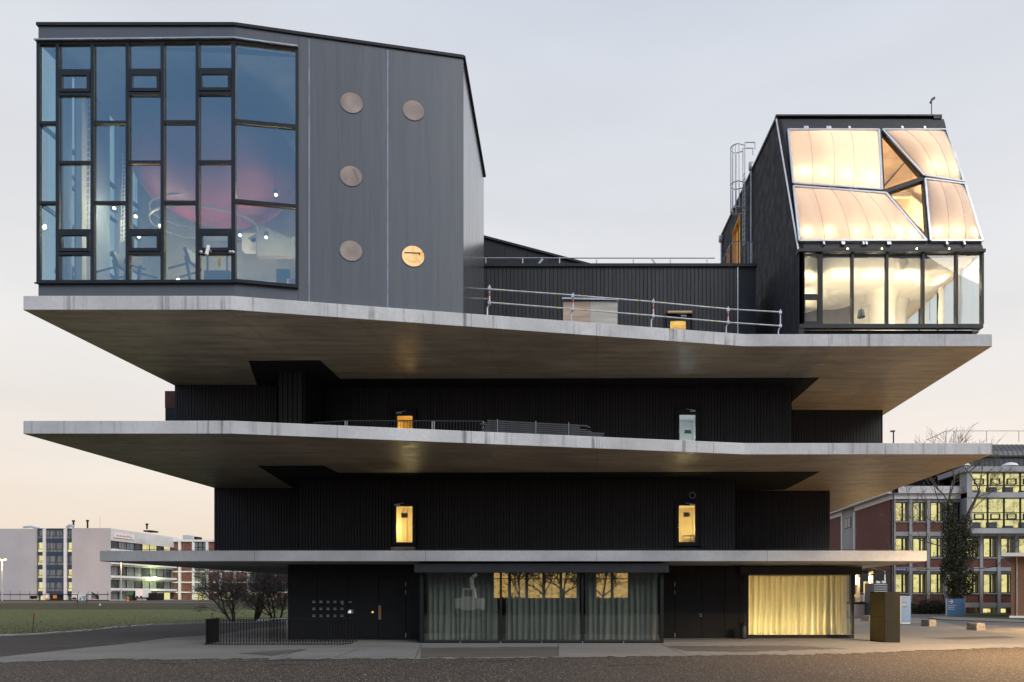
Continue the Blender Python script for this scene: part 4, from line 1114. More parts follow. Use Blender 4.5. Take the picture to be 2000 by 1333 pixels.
for ci in range(6):
    a, c = MX[ci] + 4, MX[ci + 1] - 4
    lev = (-ci) * .55
    if ci in (0, 2, 4):
        y1, y2 = 241.6 + lev * .9, 397.5 + lev * .5
        trans(a - .5, c + .5, y1, y1); trans(a - .5, c + .5, y2, y2)
        for (u, v) in ((TOP(a) + 2, y1 - hs), (y1 + hs, y2 - hs), (y2 + hs, BOT(a) - 2)): pane(a, c, (u, u), (v, v))
    else:
        t1, t2, t3, t4, t5 = 140.8 + lev, 186 + lev, 319 + lev * .5, 452.5 + lev * .5, 496.5 + lev * .4
        for tt in (t1, t2, t3, t4, t5): trans(a - .5, c + .5, tt, tt)
        vent(a + .5, c - .5, t1 + hs, t2 - hs); vent(a + .5, c - .5, t4 + hs, t5 - hs)
        for (u, v) in ((TOP(a) + 2, t1 - hs), (t2 + hs, t3 - hs), (t3 + hs, t4 - hs), (t5 + hs, BOT(a) - 2)): pane(a, c, (u, u), (v, v))
trans(458, 580, 237.5, 249, 7, mapf=F, n=fn); trans(458, 580, 393.5, 404.5, 7, mapf=F, n=fn)
for (u, v) in (((84, 98), (234, 245.5)), ((241, 252.5), (390, 401)), ((397, 408), (547, 557))):
    pane(461, 578, u, v, mapf=F, n=fn)
# small camera on an arm at the lower vent
b = MB(); q = FL(412, 492, .12); b.tube(q, q + Vector((.05, -.25, .05)), .03); b.tube(q + Vector((.05, -.25, .10)), q + Vector((0, -.30, -.28)), .065, n=10); b.build('camera_arm', M['white'], GYM)
b = MB()
for px in (393, 450, 455): q = FL(px, 493, .09); b.ball(q, .07, n=8, m=6)
b.build('sensor', M['alu'], GYM)
# round windows
for i, (px, py, r, lit) in enumerate(((687, 201, .44, 0), (808, 216, .43, 0), (686, 344, .43, 0), (686, 490, .435, 0), (807, 501, .445, 1))):
    c0 = F(px, py, .002)
    b = MB(); b.ring(c0, fdir * r, (0, 0, r * .96), 1.05, fn * .020, 36); w_ = b.build('round_window', M['metalgrey'], GYM)
    b = MB(); b.disc(c0 + fn * .006, fdir * r, (0, 0, r * .96), 36, fn * .006); b.build('round_blind', M['lit_round'] if lit else M['blind'], w_)
    if lit:
        b = MB(); q = F(790, 494, .0145); b.bar(q, F(820, 495, .0145), .05, .004, fn, 0); b.bar(F(819, 494, .0145), F(819, 499, .0145), .05, .004, fn, 0.0045); b.build('round_window_bar', M['bronze'], w_)
    if i == 2:
        b = MB(); b.bar(F(690, 330, .0145), F(700, 352, .0145), .06, .004, fn, 0); b.build('round_window_bar', M['notice'], w_)
# roof vents
for px in (212, 401):
    b = MB(); q = P(px, 50, 28.5); b.lathe((q.x, q.y, ZR + .0), [(.30, 0), (.30, .30), (.16, .48), (0, .52)], 14); b.build('roof_vent', M['bronze'], GYM)
# things inside the gym
t = thing('suspended_pod', 'coral red rounded pod hanging inside behind the blue window wall', 'pod', (-18, 30, 18))
b = MB(); c0 = P(424, 326, 30.4); n_, m_ = 28, 14; vs = []
for j in range(m_ + 1):
    th = math.pi * j / m_
    for i in range(n_):
        a = 2 * math.pi * i / n_
        k = 1 + .03 * math.cos(4 * a)
        vs.append(c0 + Vector((3.55 * math.sin(th) * math.cos(a) * k, 2.6 * math.sin(th) * math.sin(a) * k, -2.5 * math.cos(th))))
b.add(vs, [(j * n_ + i, j * n_ + (i + 1) % n_, (j + 1) * n_ + (i + 1) % n_, (j + 1) * n_ + i) for j in range(m_) for i in range(n_)], True); b.build('membrane', M['pod'], t)
b = MB()
for dx, dy in ((-2, .3), (2, .3), (0, 1)): b.tube(c0 + Vector((dx, dy, 1.9)), (c0.x + dx * 1.2, c0.y + dy, ZR - .4), .025)
b.build('hanger', M['rubber'], t)
def treadmill(px, Y, flip, label):
    x = XA(px, Y); z = zw0 - .11
    t = thing('treadmill', label, 'treadmill', (x, Y, z), 'gym machines behind the blue window wall')
    s = -1 if flip else 1
    b = MB(); b.box(x - .9, x + .9, Y - .35, Y + .35, z, z + .22); b.build('deck', M['machine'], t)
    b = MB()
    for dy in (-.36, .36): b.bar((x + s * .7, Y + dy, z + .1), (x + s * .45, Y + dy, z + 1.5), .09, .08, (0, 1, 0)); b.bar((x + s * .5, Y + dy, z + 1.2), (x - s * .25, Y + dy, z + 1.0), .06, .05, (0, 1, 0))
    b.build('upright', M['machine'], t)
    b = MB(); b.bar((x + s * .62, Y, z + 1.25), (x + s * .40, Y, z + 1.85), .12, .75, (0, 1, 0)); b.build('console', M['machine'], t)
treadmill(213, 27.6, False, 'treadmill in the third window bay from the left end of the gym')
treadmill(285, 27.4, True, 'treadmill below the second lower vent of the gym window wall')
treadmill(352, 27.3, False, 'treadmill with tilted console in the fifth window bay of the gym')
treadmill(150, 28.2, True, 'treadmill behind the lowest pane of the second window bay')
t = thing('weight_machine', 'bulky blue grey weight machine behind the pane below the camera arm', 'gym machine', (XA(425, 27.6), 27.6, zw0 - .11), 'gym machines behind the blue window wall')
x = XA(425, 27.6); z = zw0 - .11
b = MB(); b.box(x - .45, x + .6, 27.4, 27.9, z, z + 1.15); b.build('cabinet', M['machine'], t)
b = MB(); b.tube((x - .3, 27.4, z), (x - .3, 27.4, z + 1.9), .04); b.tube((x + .5, 27.4, z), (x + .5, 27.4, z + 1.9), .04); b.tube((x - .3, 27.4, z + 1.9), (x + .5, 27.4, z + 1.9), .04); b.build('frame', M['machine'], t)
t = thing('touch_screen', 'tall screen terminal on a column at the right end of the gym windows', 'terminal', (XA(555, 28.0), 28.0, zw0 - .11))
x = XA(555, 28.2); b = MB(); b.box(x - .28, x + .25, 28.1, 28.25, z + .95, z + 1.55); b.build('screen', M['machine'], t)
b = MB(); b.box(x - .12, x + .12, 28.12, 28.22, z, z + .94); b.build('column', M['machine'], t)
t = thing('pink_stool', 'pink rounded stool in the right bottom corner of the gym windows', 'stool', (XA(572, 27.6), 27.6, z))
b = MB(); b.lathe((XA(573, 27.6), 27.6, z), [(.26, 0), (.22, .35), (.25, .8), (.0, .84)], 16); b.build('seat', M['pink'], t)
t = thing('wall_speaker', 'white box with a round opening on the gym back wall', 'speaker', (XA(497, 32), 32, ZA(477, 32)))
q = P(497, 477, 32); b = MB(); b.box(q.x - .5, q.x + .5, 31.8, 32.1, q.z - .42, q.z + .42); b.build('body', M['white'], t)
b = MB(); b.disc(q + Vector((.05, -.205, .1)), (.13, 0, 0), (0, 0, .13), 16, (0, -.01, 0)); b.build('opening', M['rubber'], t)
for k, (px, ya, yb, Y) in enumerate(((166, 195, 450, 28.2), (241, 300, 470, 30.2))):
    t = thing('climbing_net', ('white climbing net in the second window bay of the gym', 'white climbing net in the third window bay of the gym')[k], 'net', P(px, yb, Y), 'climbing nets inside the gym')
    b = MB(); w = .16 if k == 0 else .12
    for i in range(3): b.tube(P(px, yb, Y) + Vector((-w + i * w, 0, 0)), P(px, ya, Y) + Vector((-w + i * w + .1, 0, 0)), .022, n=4)
    nz = 22
    for i in range(nz):
        q = P(px, yb + (ya - yb) * i / nz, Y) + Vector((.1 * i / nz, 0, 0)); b.tube(q + Vector((-w * 1.3, 0, -.06)), q + Vector((w * 1.3, 0, .06)), .022, n=4)
    b.build('netting', M['white'], t)
# pendant spots
gl = ['upper left of the gym, third bay', 'left of the curved gallery', 'right of the curved gallery', 'inside the second lower vent', 'beside the red pod', 'left in the oblique window', 'right in the oblique window', 'low on the floor of the fifth bay']
for k, (px, py, Y) in enumerate(((223, 407, 29.0), (265, 423, 29.2), (312, 441, 29.6), (271, 463, 28.8), (539, 381, 28.4), (469, 460, 29.4), (520, 464, 29.8), (348, 547, 27.0))):
    q = P(px, py, Y)
    t = thing('spot_light', 'small bright warm spot ' + gl[k], 'spotlight', q, 'warm spots inside the gym')
    b = MB(); b.ball(q, .055, n=10, m=6); b.build('bulb', M['lamp_spot'], t)
    if k < 7:
        b = MB(); b.lathe(q, [(.09, .02), (.09, .2), (0, .21)], 10); b.tube(q + Vector((0, 0, .2)), (q.x, q.y, min(ZR - .5, q.z + 3.5)), .01, n=4); b.build('shade', M['machine'], t)
    lamp('spot_lamp', q - Vector((0, .05, .12)), 110 if k < 7 else 20, (1, .80, .50), .06, parent=t)
lamp('hall_lamp', (-14.0, 32.3, 15.0), 700, (1, .70, .38), .3, parent=GYM)  # fill light without a fixture, added low to warm the back wall

# ================================================================ RIGHT PAVILION
PV = thing('lit_pavilion', 'anthracite pavilion with glowing membrane cushions above a lit glass front', 'building', (13, 36, Z3))
Y0, Y1 = 30.1, 33.8
zE, zT = ZA(488, Y0), ZA(233, Y1)
xl, xr = XA(1560, Y0), XA(1921, Y0)
n_l = Vector((0, -(zT - zE), (Y1 - Y0))).normalized()       # outward normal of the leaning front
pE = Vector((0, Y0, zE))
def LN(px, py, out=0.0): return onplane(px, py, pE + n_l * out, n_l)
# left side wall with real openings for the balcony doors
YBK = 48.5; zBK = ZA(460, YBK)
zcd = ztd + .0
op = [(42.3, 44.6, zcd, 26.5), (45.6, 46.6, zcd, 26.2)]
def roofz(y): return zT + (zBK - zT) * (y - Y1) / (YBK - Y1)
b = MB()
b.prism([(xl, Y0, Z3 + .02), (xl, Y0, zE), (xl, Y1, zT), (xl, 42.3, roofz(42.3)), (xl, 42.3, Z3 + .02)], (.25, 0, 0))
b.prism([(xl, 42.3, Z3 + .02), (xl, 42.3, zcd), (xl, YBK, zcd), (xl, YBK, Z3 + .02)], (.25, 0, 0))
b.prism([(xl, 42.3, 26.5), (xl, 42.3, roofz(42.3)), (xl, 44.6, roofz(44.6)), (xl, 44.6, 26.5)], (.25, 0, 0))
b.prism([(xl, 44.6, zcd), (xl, 44.6, roofz(44.6)), (xl, 45.6, roofz(45.6)), (xl, 45.6, zcd)], (.25, 0, 0))
b.prism([(xl, 45.6, 26.2), (xl, 45.6, roofz(45.6)), (xl, 46.6, roofz(46.6)), (xl, 46.6, 26.2)], (.25, 0, 0))
b.prism([(xl, 46.6, zcd), (xl, 46.6, roofz(46.6)), (xl, YBK, roofz(YBK)), (xl, YBK, zcd)], (.25, 0, 0))
b.build('side_wall', M['darkplaster'], PV)
for k, (a, c, z0, z1) in enumerate(op):
    b = MB(); b.box(xl - .03, xl + .24, c - .10, c - .002, z0, z1 - .01); b.box(xl - .03, xl + .24, a + .002, a + .08, z0, z1 - .01); b.box(xl - .03, xl + .24, a + .081, c - .101, z1 - .12, z1 - .01); d_ = b.build('balcony_door', M['woodorange'], PV)
    b = MB(); b.box(xl + .19, xl + .21, a + .09, c - .11, z0, z1 - .13); b.build('pane', M['glass'], d_)
    b = MB(); b.box(xl + .22, xl + .235, a + .09, c - .11, z0, z1 - .13); b.build('lit_room', M['lit_orange'], d_)
    b = MB(); m_ = (a + c) / 2 + .2; b.box(xl + .12, xl + .18, m_ - .06, m_ + .06, z0, z1 - .13); b.build('door_stile', M['frameblack'], d_)
# trims on the side wall
b = MB(); b.bar((xl - .02, Y1 - .02, zT + .03), (xl - .02, YBK, zBK + .03), .14, .10, (1, 0, 0)); b.build('roof_trim', M['darkmetal'], PV)
b = MB(); b.bar((xl - .02, Y0 + .0, zE), (xl - .02, Y1, zT), .05, .06, (1, 0, 0)); b.build('edge_trim', M['alu'], PV)
b = MB(); yd = 38.9; b.tube((xl - .10, yd, ztd), (xl - .10, yd, ZA(334, yd)), .055, n=8); b.lathe((xl - .1, yd, ZA(334, yd)), [(.09, 0), (.16, .05), (.16, .45), (0, .46)], 10); b.build('rain_pipe', M['galv'], PV)
b = MB(); yd = 48.2; b.tube((xl - .10, yd, ztd), (xl - .10, yd, ZA(472, yd)), .07, n=8); b.lathe((xl - .1, yd, ZA(474, yd)), [(.09, 0), (.2, .05), (.2, .45), (0, .46)], 10); b.build('rain_pipe', M['galv'], PV)
# caged ladder
yl = 40.0
zl0, zl1 = ZA(482, yl), ZA(284, yl)
lad = MB()
lx = xl - .28
for dy in (-.26, .26):
    lad.tube((lx, yl + dy, zl0 + (.0 if dy < 0 else .2)), (lx, yl + dy, zl1), .035, n=6)
    lad.tube((lx, yl + dy, zl1), (lx + .6, yl + dy, zl1), .035, n=6); lad.tube((lx + .6, yl + dy, zl1), (lx + .6, yl + dy, zl1 - .40), .035, n=6)
ladder = lad.build('caged_ladder', M['zinc'], PV)
z = zl0 + .15
rg = MB(); rg.tube((0, -.26, 0), (0, .26, 0), .018, n=5)
first = None
while z < ZA(335, yl):
    if first is None:
        r_ = MB(); r_.tube((lx, yl - .26, z), (lx, yl + .26, z), .022, n=5); first = r_.build('rung', M['zinc'], ladder); zf = z
    else: copy_part(first, ladder, (0, 0, z - zf))
    z += .30
hz = [ZA(290, yl), ZA(362, yl), ZA(412, yl)]
for k, z in enumerate(hz):
    h = MB(); pts = [Vector((lx, yl - .26, z))] + [Vector((lx - .38 - .42 * math.sin(a), yl + .42 * math.cos(a) * -1, z)) for a in [math.pi * i / 12 for i in range(13)]] + [Vector((lx, yl + .26, z))]
    h.path(pts, .034, 5); h.build('hoop', M['zinc'], ladder)
for i in range(7):
    a = math.pi * i / 6; x = lx - .38 - .42 * math.sin(a); y = yl - .42 * math.cos(a)
    h = MB(); h.tube((x, y, hz[2] - .05), (x, y, hz[0]), .028, n=5); h.build('cage_strap', M['zinc'], ladder)
# back and right walls, roof, floors
b = MB(); b.box(xl + .3, xr, YBK, YBK + .3, Z3 + .02, zBK - .05); b.build('back_wall', M['darkmetal'], PV)
b = MB(); b.prism([(xl, Y1 + .1, zT - .02), (xr, Y1 + .1, zT - .02), (xr, YBK + .3, zBK - .02), (xl, YBK + .3, zBK - .02)], (0, 0, .14)); b.build('roof', M['darkmetal'], PV)
b = MB(); b.prism([(xr, Y0 + .05, zE), (xr, Y1, zT - .03), (xr, YBK, zBK - .05), (xr, YBK, zE)], (-.22, 0, 0)); b.build('right_wall', M['darkmetal'], PV)
b = MB(); b.box(xl + .26, xr - .24, Y0 + .35, YBK, zE + .0, zE + .10); b.build('attic_floor', M['wood'], PV)
b = MB(); b.prism([(xl + .26, Y1 + .2, zT - .35), (xr - .24, Y1 + .2, zT - .35), (xr - .24, 41, zT + .6), (xl + .26, 41, zT + .6)], (0, 0, .08)); b.build('attic_ceiling', M['atticwood'], PV)
b = MB(); b.box(xl + .26, xr - .24, 40.5, 40.6, zE - .3, zT + .6); b.prism([(xl + .26, Y0 + .4, zE - .3), (xl + .26, 40.5, zE - .3), (xl + .26, 40.5, zT + .3), (xl + .26, Y1 + .3, zT - .4), (xl + .26, Y0 + .45, zE + .1)], (.06, 0, 0)); b.prism([(xr - .30, Y0 + .4, zE - .3), (xr - .30, 40.5, zE - .3), (xr - .30, 40.5, zT + .3), (xr - .30, Y1 + .3, zT - .4), (xr - .30, Y0 + .45, zE + .1)], (.06, 0, 0)); b.build('attic_wall', M['atticwood'], PV)
for k in range(5):
    b = MB(); x = xl + 1.5 + k * 1.5; b.bar((x, Y0 + .9, zE + 1.2), (x + .7, 39, zT + .1), .22, .14, (1, 0, 0)); b.build('rafter', M['atticwood'], PV)
for k in range(3):
    b = MB(); z_ = zE + 1.8 + 2.1 * k; b.box(xl + .4, xr - .4, 35.5 + k * .3, 35.7 + k * .3, z_, z_ + .26); b.build('purlin', M['atticwood'], PV)
# leaning front: dark sheet pieces round the cushions
def lean(poly, d=.16, out=.0, name='front_sheet', mat='darkmetal'):
    pts = [LN(a, c, out) for a, c in poly]
    b = MB(); b.prism(pts, -n_l * d); return b.build(name, M[mat], PV)
lean([(1517, 233), (1843.5, 233), (1849, 253.5), (1520.6, 253.5)])
lean([(1520.8, 254), (1541, 254), (1563, 473.5), (1557.4, 473.5)])
lean([(1557.5, 474), (1916.5, 474), (1921, 488), (1560, 488)])
lean([(1848.6, 254), (1850.2, 254), (1916.4, 473.5), (1912.5, 473.5)])
b = MB(); b.box(xl - .04, xr + .05, Y0 - .10, Y0 + .3, zE - .13, zE - .002); b.build('eave_trim', M['darkmetal'], PV)
b = MB(); b.box(xl - .05, xr - .4, Y1 - .06, Y1 + .2, zT + .12, zT + .2); b.box(xr - .4, xr + .02, Y1 - .055, Y1 + .2, zT + .0, zT + .2); b.build('ridge_trim', M['darkmetal'], PV)
lw = 30.5 / FPX
def lbar(p, q, w, out=.03, d=.2, name='front_frame', mat='frameblack'):
    b = MB(); b.bar(LN(*p), LN(*q), w * lw, d, n_l, out - d / 2); return b.build(name, M[mat], PV)
lbar((1719.5, 253), (1725.5, 377), 5); lbar((1722, 254), (1806, 349), 9, .034); lbar((1726, 376), (1805, 349), 11, .038)
lbar((1729, 377), (1812.5, 473), 9, .042); lbar((1805.5, 347), (1813.5, 473), 9, .046); lbar((1805, 347), (1883, 359), 5, .05); lbar((1549, 361), (1729, 377), 6, .054)
for q in (((1727, 275), (1788, 343), (1727, 368)), ((1737, 381), (1801, 354), (1807, 460))):
    pts = [LN(a, c, -.08) for a, c in q]; b = MB(); b.prism(pts, -n_l * .02); b.build('glass_pane', M['glass'], PV)
cush = {'A': [(1539, 255), (1716, 255), (1722, 372), (1549, 359.5)], 'B': [(1723.5, 255), (1848, 255), (1881.5, 356.5), (1805, 344.5)],
        'C': [(1549.5, 365.5), (1730, 379), (1809, 471.5), (1561, 472)], 'D': [(1806.5, 351), (1884, 361), (1918, 472), (1817, 472)]}
labels = {'A': 'upper left glowing cushion', 'B': 'upper right glowing cushion', 'C': 'lower left glowing cushion', 'D': 'lower right glowing cushion'}
seams = {'A': (.22, .46, .68), 'B': (.33, .67), 'C': (.20, .40, .58, .76), 'D': (.35, .68)}
spots = {'A': [(1570, 343), (1605, 347), (1648, 350), (1696, 354)], 'B': [(1822, 334), (1862, 340)],
         'C': [(1575, 458), (1615, 459), (1668, 459), (1708, 459), (1748, 459), (1780, 461)], 'D': [(1828, 459), (1862, 459), (1898, 459)]}
for k, q in cush.items():
    c = [LN(a, d_, .05) for a, d_ in q]       # tl, tr, br, bl
    nu, nv = 36, 20; vs = []
    def bl(u, v): return (c[0] * (1 - u) + c[1] * u) * (1 - v) + (c[3] * (1 - u) + c[2] * u) * v
    sm = [0.0] + list(seams[k]) + [1.0]
    def bulge(u, v):
        for a_, b_ in zip(sm[:-1], sm[1:]):
            if a_ <= u <= b_ + 1e-6:
                loc = (u - a_) / (b_ - a_)
        return n_l * (.36 * (math.sin(math.pi * u) ** .6) * (math.sin(math.pi * v) ** .7) + .05 * math.sin(math.pi * loc) * math.sin(math.pi * v))
    for j in range(nv + 1):
        for i in range(nu + 1): vs.append(bl(i / nu, j / nv) + bulge(i / nu, j / nv))
    b = MB(); b.add(vs, [(j * (nu + 1) + i, j * (nu + 1) + i + 1, (j + 1) * (nu + 1) + i + 1, (j + 1) * (nu + 1) + i) for j in range(nv) for i in range(nu)], True)
    cu = b.build('cushion', M['cushion'], PV, label=labels[k])
    b = MB()
    for i in range(4): b.bar(c[i], c[(i + 1) % 4], .10, .10, n_l, .02)
    b.build('cushion_frame', M['alu'], cu)
    for s in seams[k]:
        b = MB(); b.path([bl(s, v / 16) + bulge(s, v / 16) + n_l * .006 for v in range(17)], .009, 4)
        b.build('seam', M['bandpink'], cu)
    for (a, d_) in spots[k]:
        p_ = LN(a, d_ + 2, -.08)
        lamp('cushion_lamp', p_, 10, (1, .76, .46), .10, parent=PV)
b = MB()
for px in (1572, 1577, 1616, 1621, 1659, 1762, 1806):
    b.obox(LN(px, 251, .06), (.05, 0, 0), n_l * .05, (0, .03, .09))
for px in (1609, 1645, 1648, 1686, 1692, 1734, 1738, 1849, 1883):
    b.obox(LN(px, 476.5, .06), (.04, 0, 0), n_l * .05, (0, .03, .08))
for px, py in ((1591, 366), (1621, 368), (1629, 369), (1662, 371), (1672, 372), (1708, 376)): b.obox(LN(px, py, .09), (.05, 0, 0), n_l * .04, (0, .02, .04))
b.build('clamp', M['alu'], PV)
for (x, y, z, p) in ((11.2, 36, zE + 4.6, 430), (15.6, 36, zE + 4.4, 430), (13.2, 38.5, zE + 2.5, 430), (13.6, 35.0, zE + 2.4, 260)):
    lamp('attic_lamp', (x, y, z), p * .78, (1, .74, .47), .25, parent=PV)
# lower glass front
zg0, zg1 = ZA(633, Y0), ZA(493, Y0)
b = MB(); b.box(xl + .05, xr - .02, Y0 - .02, Y0 + .22, ZA(641, Y0), zg0 - .002); b.build('bottom_rail', M['darkmetal'], PV)
b = MB(); b.box(xl - .02, XA(1905, Y0), Y0 + .25, Y0 + .6, Z3 + .005, ZA(641.5, Y0)); b.build('plinth', M['darkmetal'], PV)
b = MB(); b.box(XA(1560, Y0) + .02, XA(1567.5, Y0), Y0, Y0 + .2, zg0, zg1 + .1); b.build('end_post', M['darkmetal'], PV)
def rect_frame(px0, px1, py0, py1, w, name='window_frame'):
    m = MB(); x0, x1, z0, z1 = XA(px0, Y0), XA(px1, Y0), ZA(py1, Y0), ZA(py0, Y0); w *= lw
    m.box(x0, x1, Y0, Y0 + .14, z1 - w, z1); m.box(x0, x1, Y0, Y0 + .14, z0, z0 + w); m.box(x0, x0 + w, Y0, Y0 + .14, z0 + w + .001, z1 - w - .001); m.box(x1 - w, x1, Y0, Y0 + .14, z0 + w + .001, z1 - w - .001)
    return m.build(name, M['frameblack'], PV)
def vpane(px0, px1, py0, py1, par):
    b = MB(); b.box(XA(px0, Y0), XA(px1, Y0), Y0 + .08, Y0 + .10, ZA(py1, Y0), ZA(py0, Y0)); b.build('pane', M['glass'], par)
f1 = rect_frame(1567.7, 1602.5, 497, 578.5, 4); vpane(1571, 1599, 500, 575, f1)
f2 = rect_frame(1567.7, 1602.5, 579, 633, 5); vpane(1572, 1598, 584, 629, f2)
ms = [1604.7, 1665.3, 1733.2, 1803.8, 1869.0, 1919.5]
for px in ms:
    b = MB(); x = XA(px, Y0); w = 2.2 * lw; b.box(x - w, x + w, Y0 - .01, Y0 + .20, zg0, zg1 + .02); b.build('mullion', M['frameblack'], PV)
b = MB(); b.box(XA(1567.6, Y0), xr - .04, Y0 + .0, Y0 + .16, zg1 + .022, zE - .135); b.build('head_rail', M['frameblack'], PV)
for a, c in zip(ms[:-1], ms[1:]):
    b = MB(); b.box(XA(a + 2.2, Y0), XA(c - 2.2, Y0), Y0 + .08, Y0 + .10, zg0, zg1 + .02); b.build('glass_pane', M['glass'], PV)
b = MB()
for px in (1655.5, 1722.5, 1790.5, 1854): q = P(px, 486, Y0 - .12); b.ball(q, .03, n=6, m=4)
b.build('eave_light', M['lamp_warm'], PV)
# wavy plaster ceiling
zc = zE - .24
nx, ny = 150, 170; vs = []
for j in range(ny + 1):
    y = Y0 + .25 + (46 - Y0) * (j / ny)
    for i in range(nx + 1):
        x = xl + .27 + (xr - .05 - xl - .27) * i / nx
        w = mnoise.noise(Vector((x * .55, y * .42, 0))) * .42 + mnoise.noise(Vector((x * 1.3, y * .9, 4))) * .22
        zone = mnoise.noise(Vector((x * .5 + 7, y * .4, 2)))
        wt = w * 15; wt = (math.floor(wt) + min(1, max(0, (wt - math.floor(wt) - .5) * 4 + .5))) / 15
        if zone > -.1: w = w + (wt - w) * min(1, (zone + .1) * 4)
        rid = .030 * math.sin(46 * w + y * 3) * max(0, mnoise.noise(Vector((x * .7, y * .6, 9))) + .1)
        fr_ = min(1.0, (xr - x) / 1.2) * min(1.0, (y - Y0) / .8)
        vs.append((x, y, zc + (-.30 + .55 * w - abs(w) * .5) * fr_ + rid * 1.5 + .10))
b = MB(); b.add(vs, [(j * (nx + 1) + i, j * (nx + 1) + i + 1, (j + 1) * (nx + 1) + i + 1, (j + 1) * (nx + 1) + i) for j in range(ny) for i in range(nx)], True); b.build('wavy_ceiling', M['plaster'], PV)
b = MB(); b.box(xl + .26, xr - .05, Y0 + .25, 47, Z3 + .3, zg0 - .25); b.build('room_floor', M['greyplaster'], PV)
b = MB(); b.box(xl + .26, xr - .1, 46, 46.2, zg0 - .25, zc + .4); b.build('room_back', M['greyplaster'], PV)
# draped grey partition and pale columns
vs = []
for i in range(41):
    t_ = i / 40; x = xl + .5 + 3.7 * t_; y = 36.8 - 2.2 * t_ + .25 * math.sin(t_ * 9)
    for z in (zg0 - .25, zc - .25): vs.append((x, y, z))
b = MB(); b.add(vs, [(2 * i, 2 * i + 2, 2 * i + 3, 2 * i + 1) for i in range(40)], True); b.build('draped_partition', M['greyplaster'], PV)
def blobcol(px, Y, r, k=1.0):
    b = MB(); x = XA(px, Y); b.lathe((x, Y, 0), [(r * 1.25, zg0 - .25), (r * 1.05, zg0 + .8), (r, zg0 + 1.8), (r * 1.1, zg0 + 2.5), (r * 1.25, zc - .35), (r * 1.6, zc + .2)], 20); b.build('plaster_column', M['plaster'], PV)
blobcol(1722, 33.6, .62); blobcol(1746, 34.6, .55)
yy = [31.5, 33.1, 34.9, 36.9, 39.2, 41.8, 44.5]
for k, y in enumerate(yy):
    b = MB(); b.lathe((xr - .35, y, 0), [(.13, zg0 - .25), (.11, zg0 + .7), (.17, zg0 + 1.6), (.12, zg0 + 2.6), (.20, zc + .1)], 10); b.build('side_column', M['plaster'], PV)
b = MB(); b.box(xr - .10, xr - .02, Y0 + .25, 47, ZA(641, Y0), zg0 + .02); b.box(xr - .10, xr - .02, Y0 + .25, 47, zg1 + .01, zE - .14); b.build('side_rail', M['frameblack'], PV)
yy2 = [Y0 + .22] + [32.3, 34.0, 35.9, 38.0, 40.5, 43.2, 46]
for a, c in zip(yy2[:-1], yy2[1:]):
    b = MB(); b.box(xr - .07, xr - .05, a + .03, c - .03, zg0 + .02, zg1 + .01); b.build('side_glass', M['glass'], PV)
    b = MB(); b.box(xr - .11, xr - .01, c - .03, c + .03, zg0 + .02, zg1 + .01); b.build('side_mullion', M['frameblack'], PV)
# pendants and hanging work lamp in the room
k = 0
sp = [(1659, 522), (1727, 522), (1795, 522), (1859, 523), (1873, 538), (1840, 563), (1816, 583), (1794, 600), (1773, 618)]
wh = ['leftmost', 'second', 'third', 'fourth', 'fifth, lower', 'sixth, farther back', 'seventh, farther back', 'eighth, near the back', 'farthest and lowest']
ysp = [31.2, 31.2, 31.2, 31.2, 32.6, 34.9, 37.4, 40.0, 43.0]
for i, ((px, py), Y) in enumerate(zip(sp, ysp)):
    q = P(px, py, Y)
    t = thing('pendant_spot', 'thin ceiling pendant in the lit glass room, ' + wh[i] + ' of the row', 'pendant', q, 'ceiling pendants in the lit glass room')
    b = MB(); b.tube(q, (q.x, q.y, zc + .05), .014, n=5); b.build('rod', M['rubber'], t)
    b = MB(); b.lathe(q, [(0, -.06), (.055, -.06), (.055, .05), (0, .06)], 10); b.build('head', M['rubber'], t)
for (x, y, p) in ((10.0, 31.4, 60), (11.6, 31.5, 70), (13.2, 31.5, 70), (14.8, 31.6, 80), (16.4, 31.6, 80), (10.5, 33.5, 50), (15.6, 34.6, 120), (16.2, 38, 140), (14.0, 39.0, 120), (16.2, 42.5, 140), (11.5, 42, 120)):
    lamp('room_lamp', (x, y, zc - .70), p * .50, (1, .82, .52), .12, parent=PV)
for (x, y) in ((11.2, 32.2), (13.4, 31.6), (15.6, 32.4), (14.2, 36.5)): lamp('room_fill_light', (x, y, zg0 + .5), 105, (1, .84, .60), .4, parent=PV)  # unseen fill lights without fixtures, added to brighten the room and its ceiling
t = thing('hanging_work_lamp', 'grey cone lamp on a slanted arm in the lit glass room', 'lamp', P(1682, 615, 31.6))
q = P(1682, 612, 31.6)
b = MB(); b.lathe(q, [(.19, -.20), (.13, .14), (.05, .2), (0, .21)], 16); b.build('shade', M['machine'], t)
b = MB(); b.tube(q + Vector((0, 0, .2)), q + Vector((0, 0, .36)), .025); b.tube(q + Vector((0, 0, .34)), P(1700, 594, 31.9), .018); b.build('arm', M['galv'], t)
# mast on the roof
t = thing('roof_mast', 'thin mast with a small weather sensor on the right pavilion roof', 'mast', P(1819.5, 233, 34.2))
b = MB(); b.tube(P(1819.5, 234, 34.2), P(1819.5, 200, 34.2), .022); b.build('pole', M['rubber'], t)
b = MB(); q = P(1819.5, 199, 34.2); b.bar(q - Vector((.06, 0, .06)), q + Vector((.03, 0, .12)), .09, .09, (0, 1, 0)); b.bar(q + Vector((0, 0, .1)), q + Vector((.16, 0, .2)), .1, .08, (0, 1, 0)); b.build('sensor', M['rubber'], t)
# small dome on the middle platform and the far lamp rising behind it
t = thing('roof_dome', 'small pale dome on the middle platform near its right end', 'roof dome', (15.3, 35, Z2))
b = MB(); q = Vector((XA(1766, 34), 34, Z2)); b.lathe(q, [(.45, 0), (.45, .30), (.3, .42), (0, .46)], 16); b.build('cap', M['strip'], t)
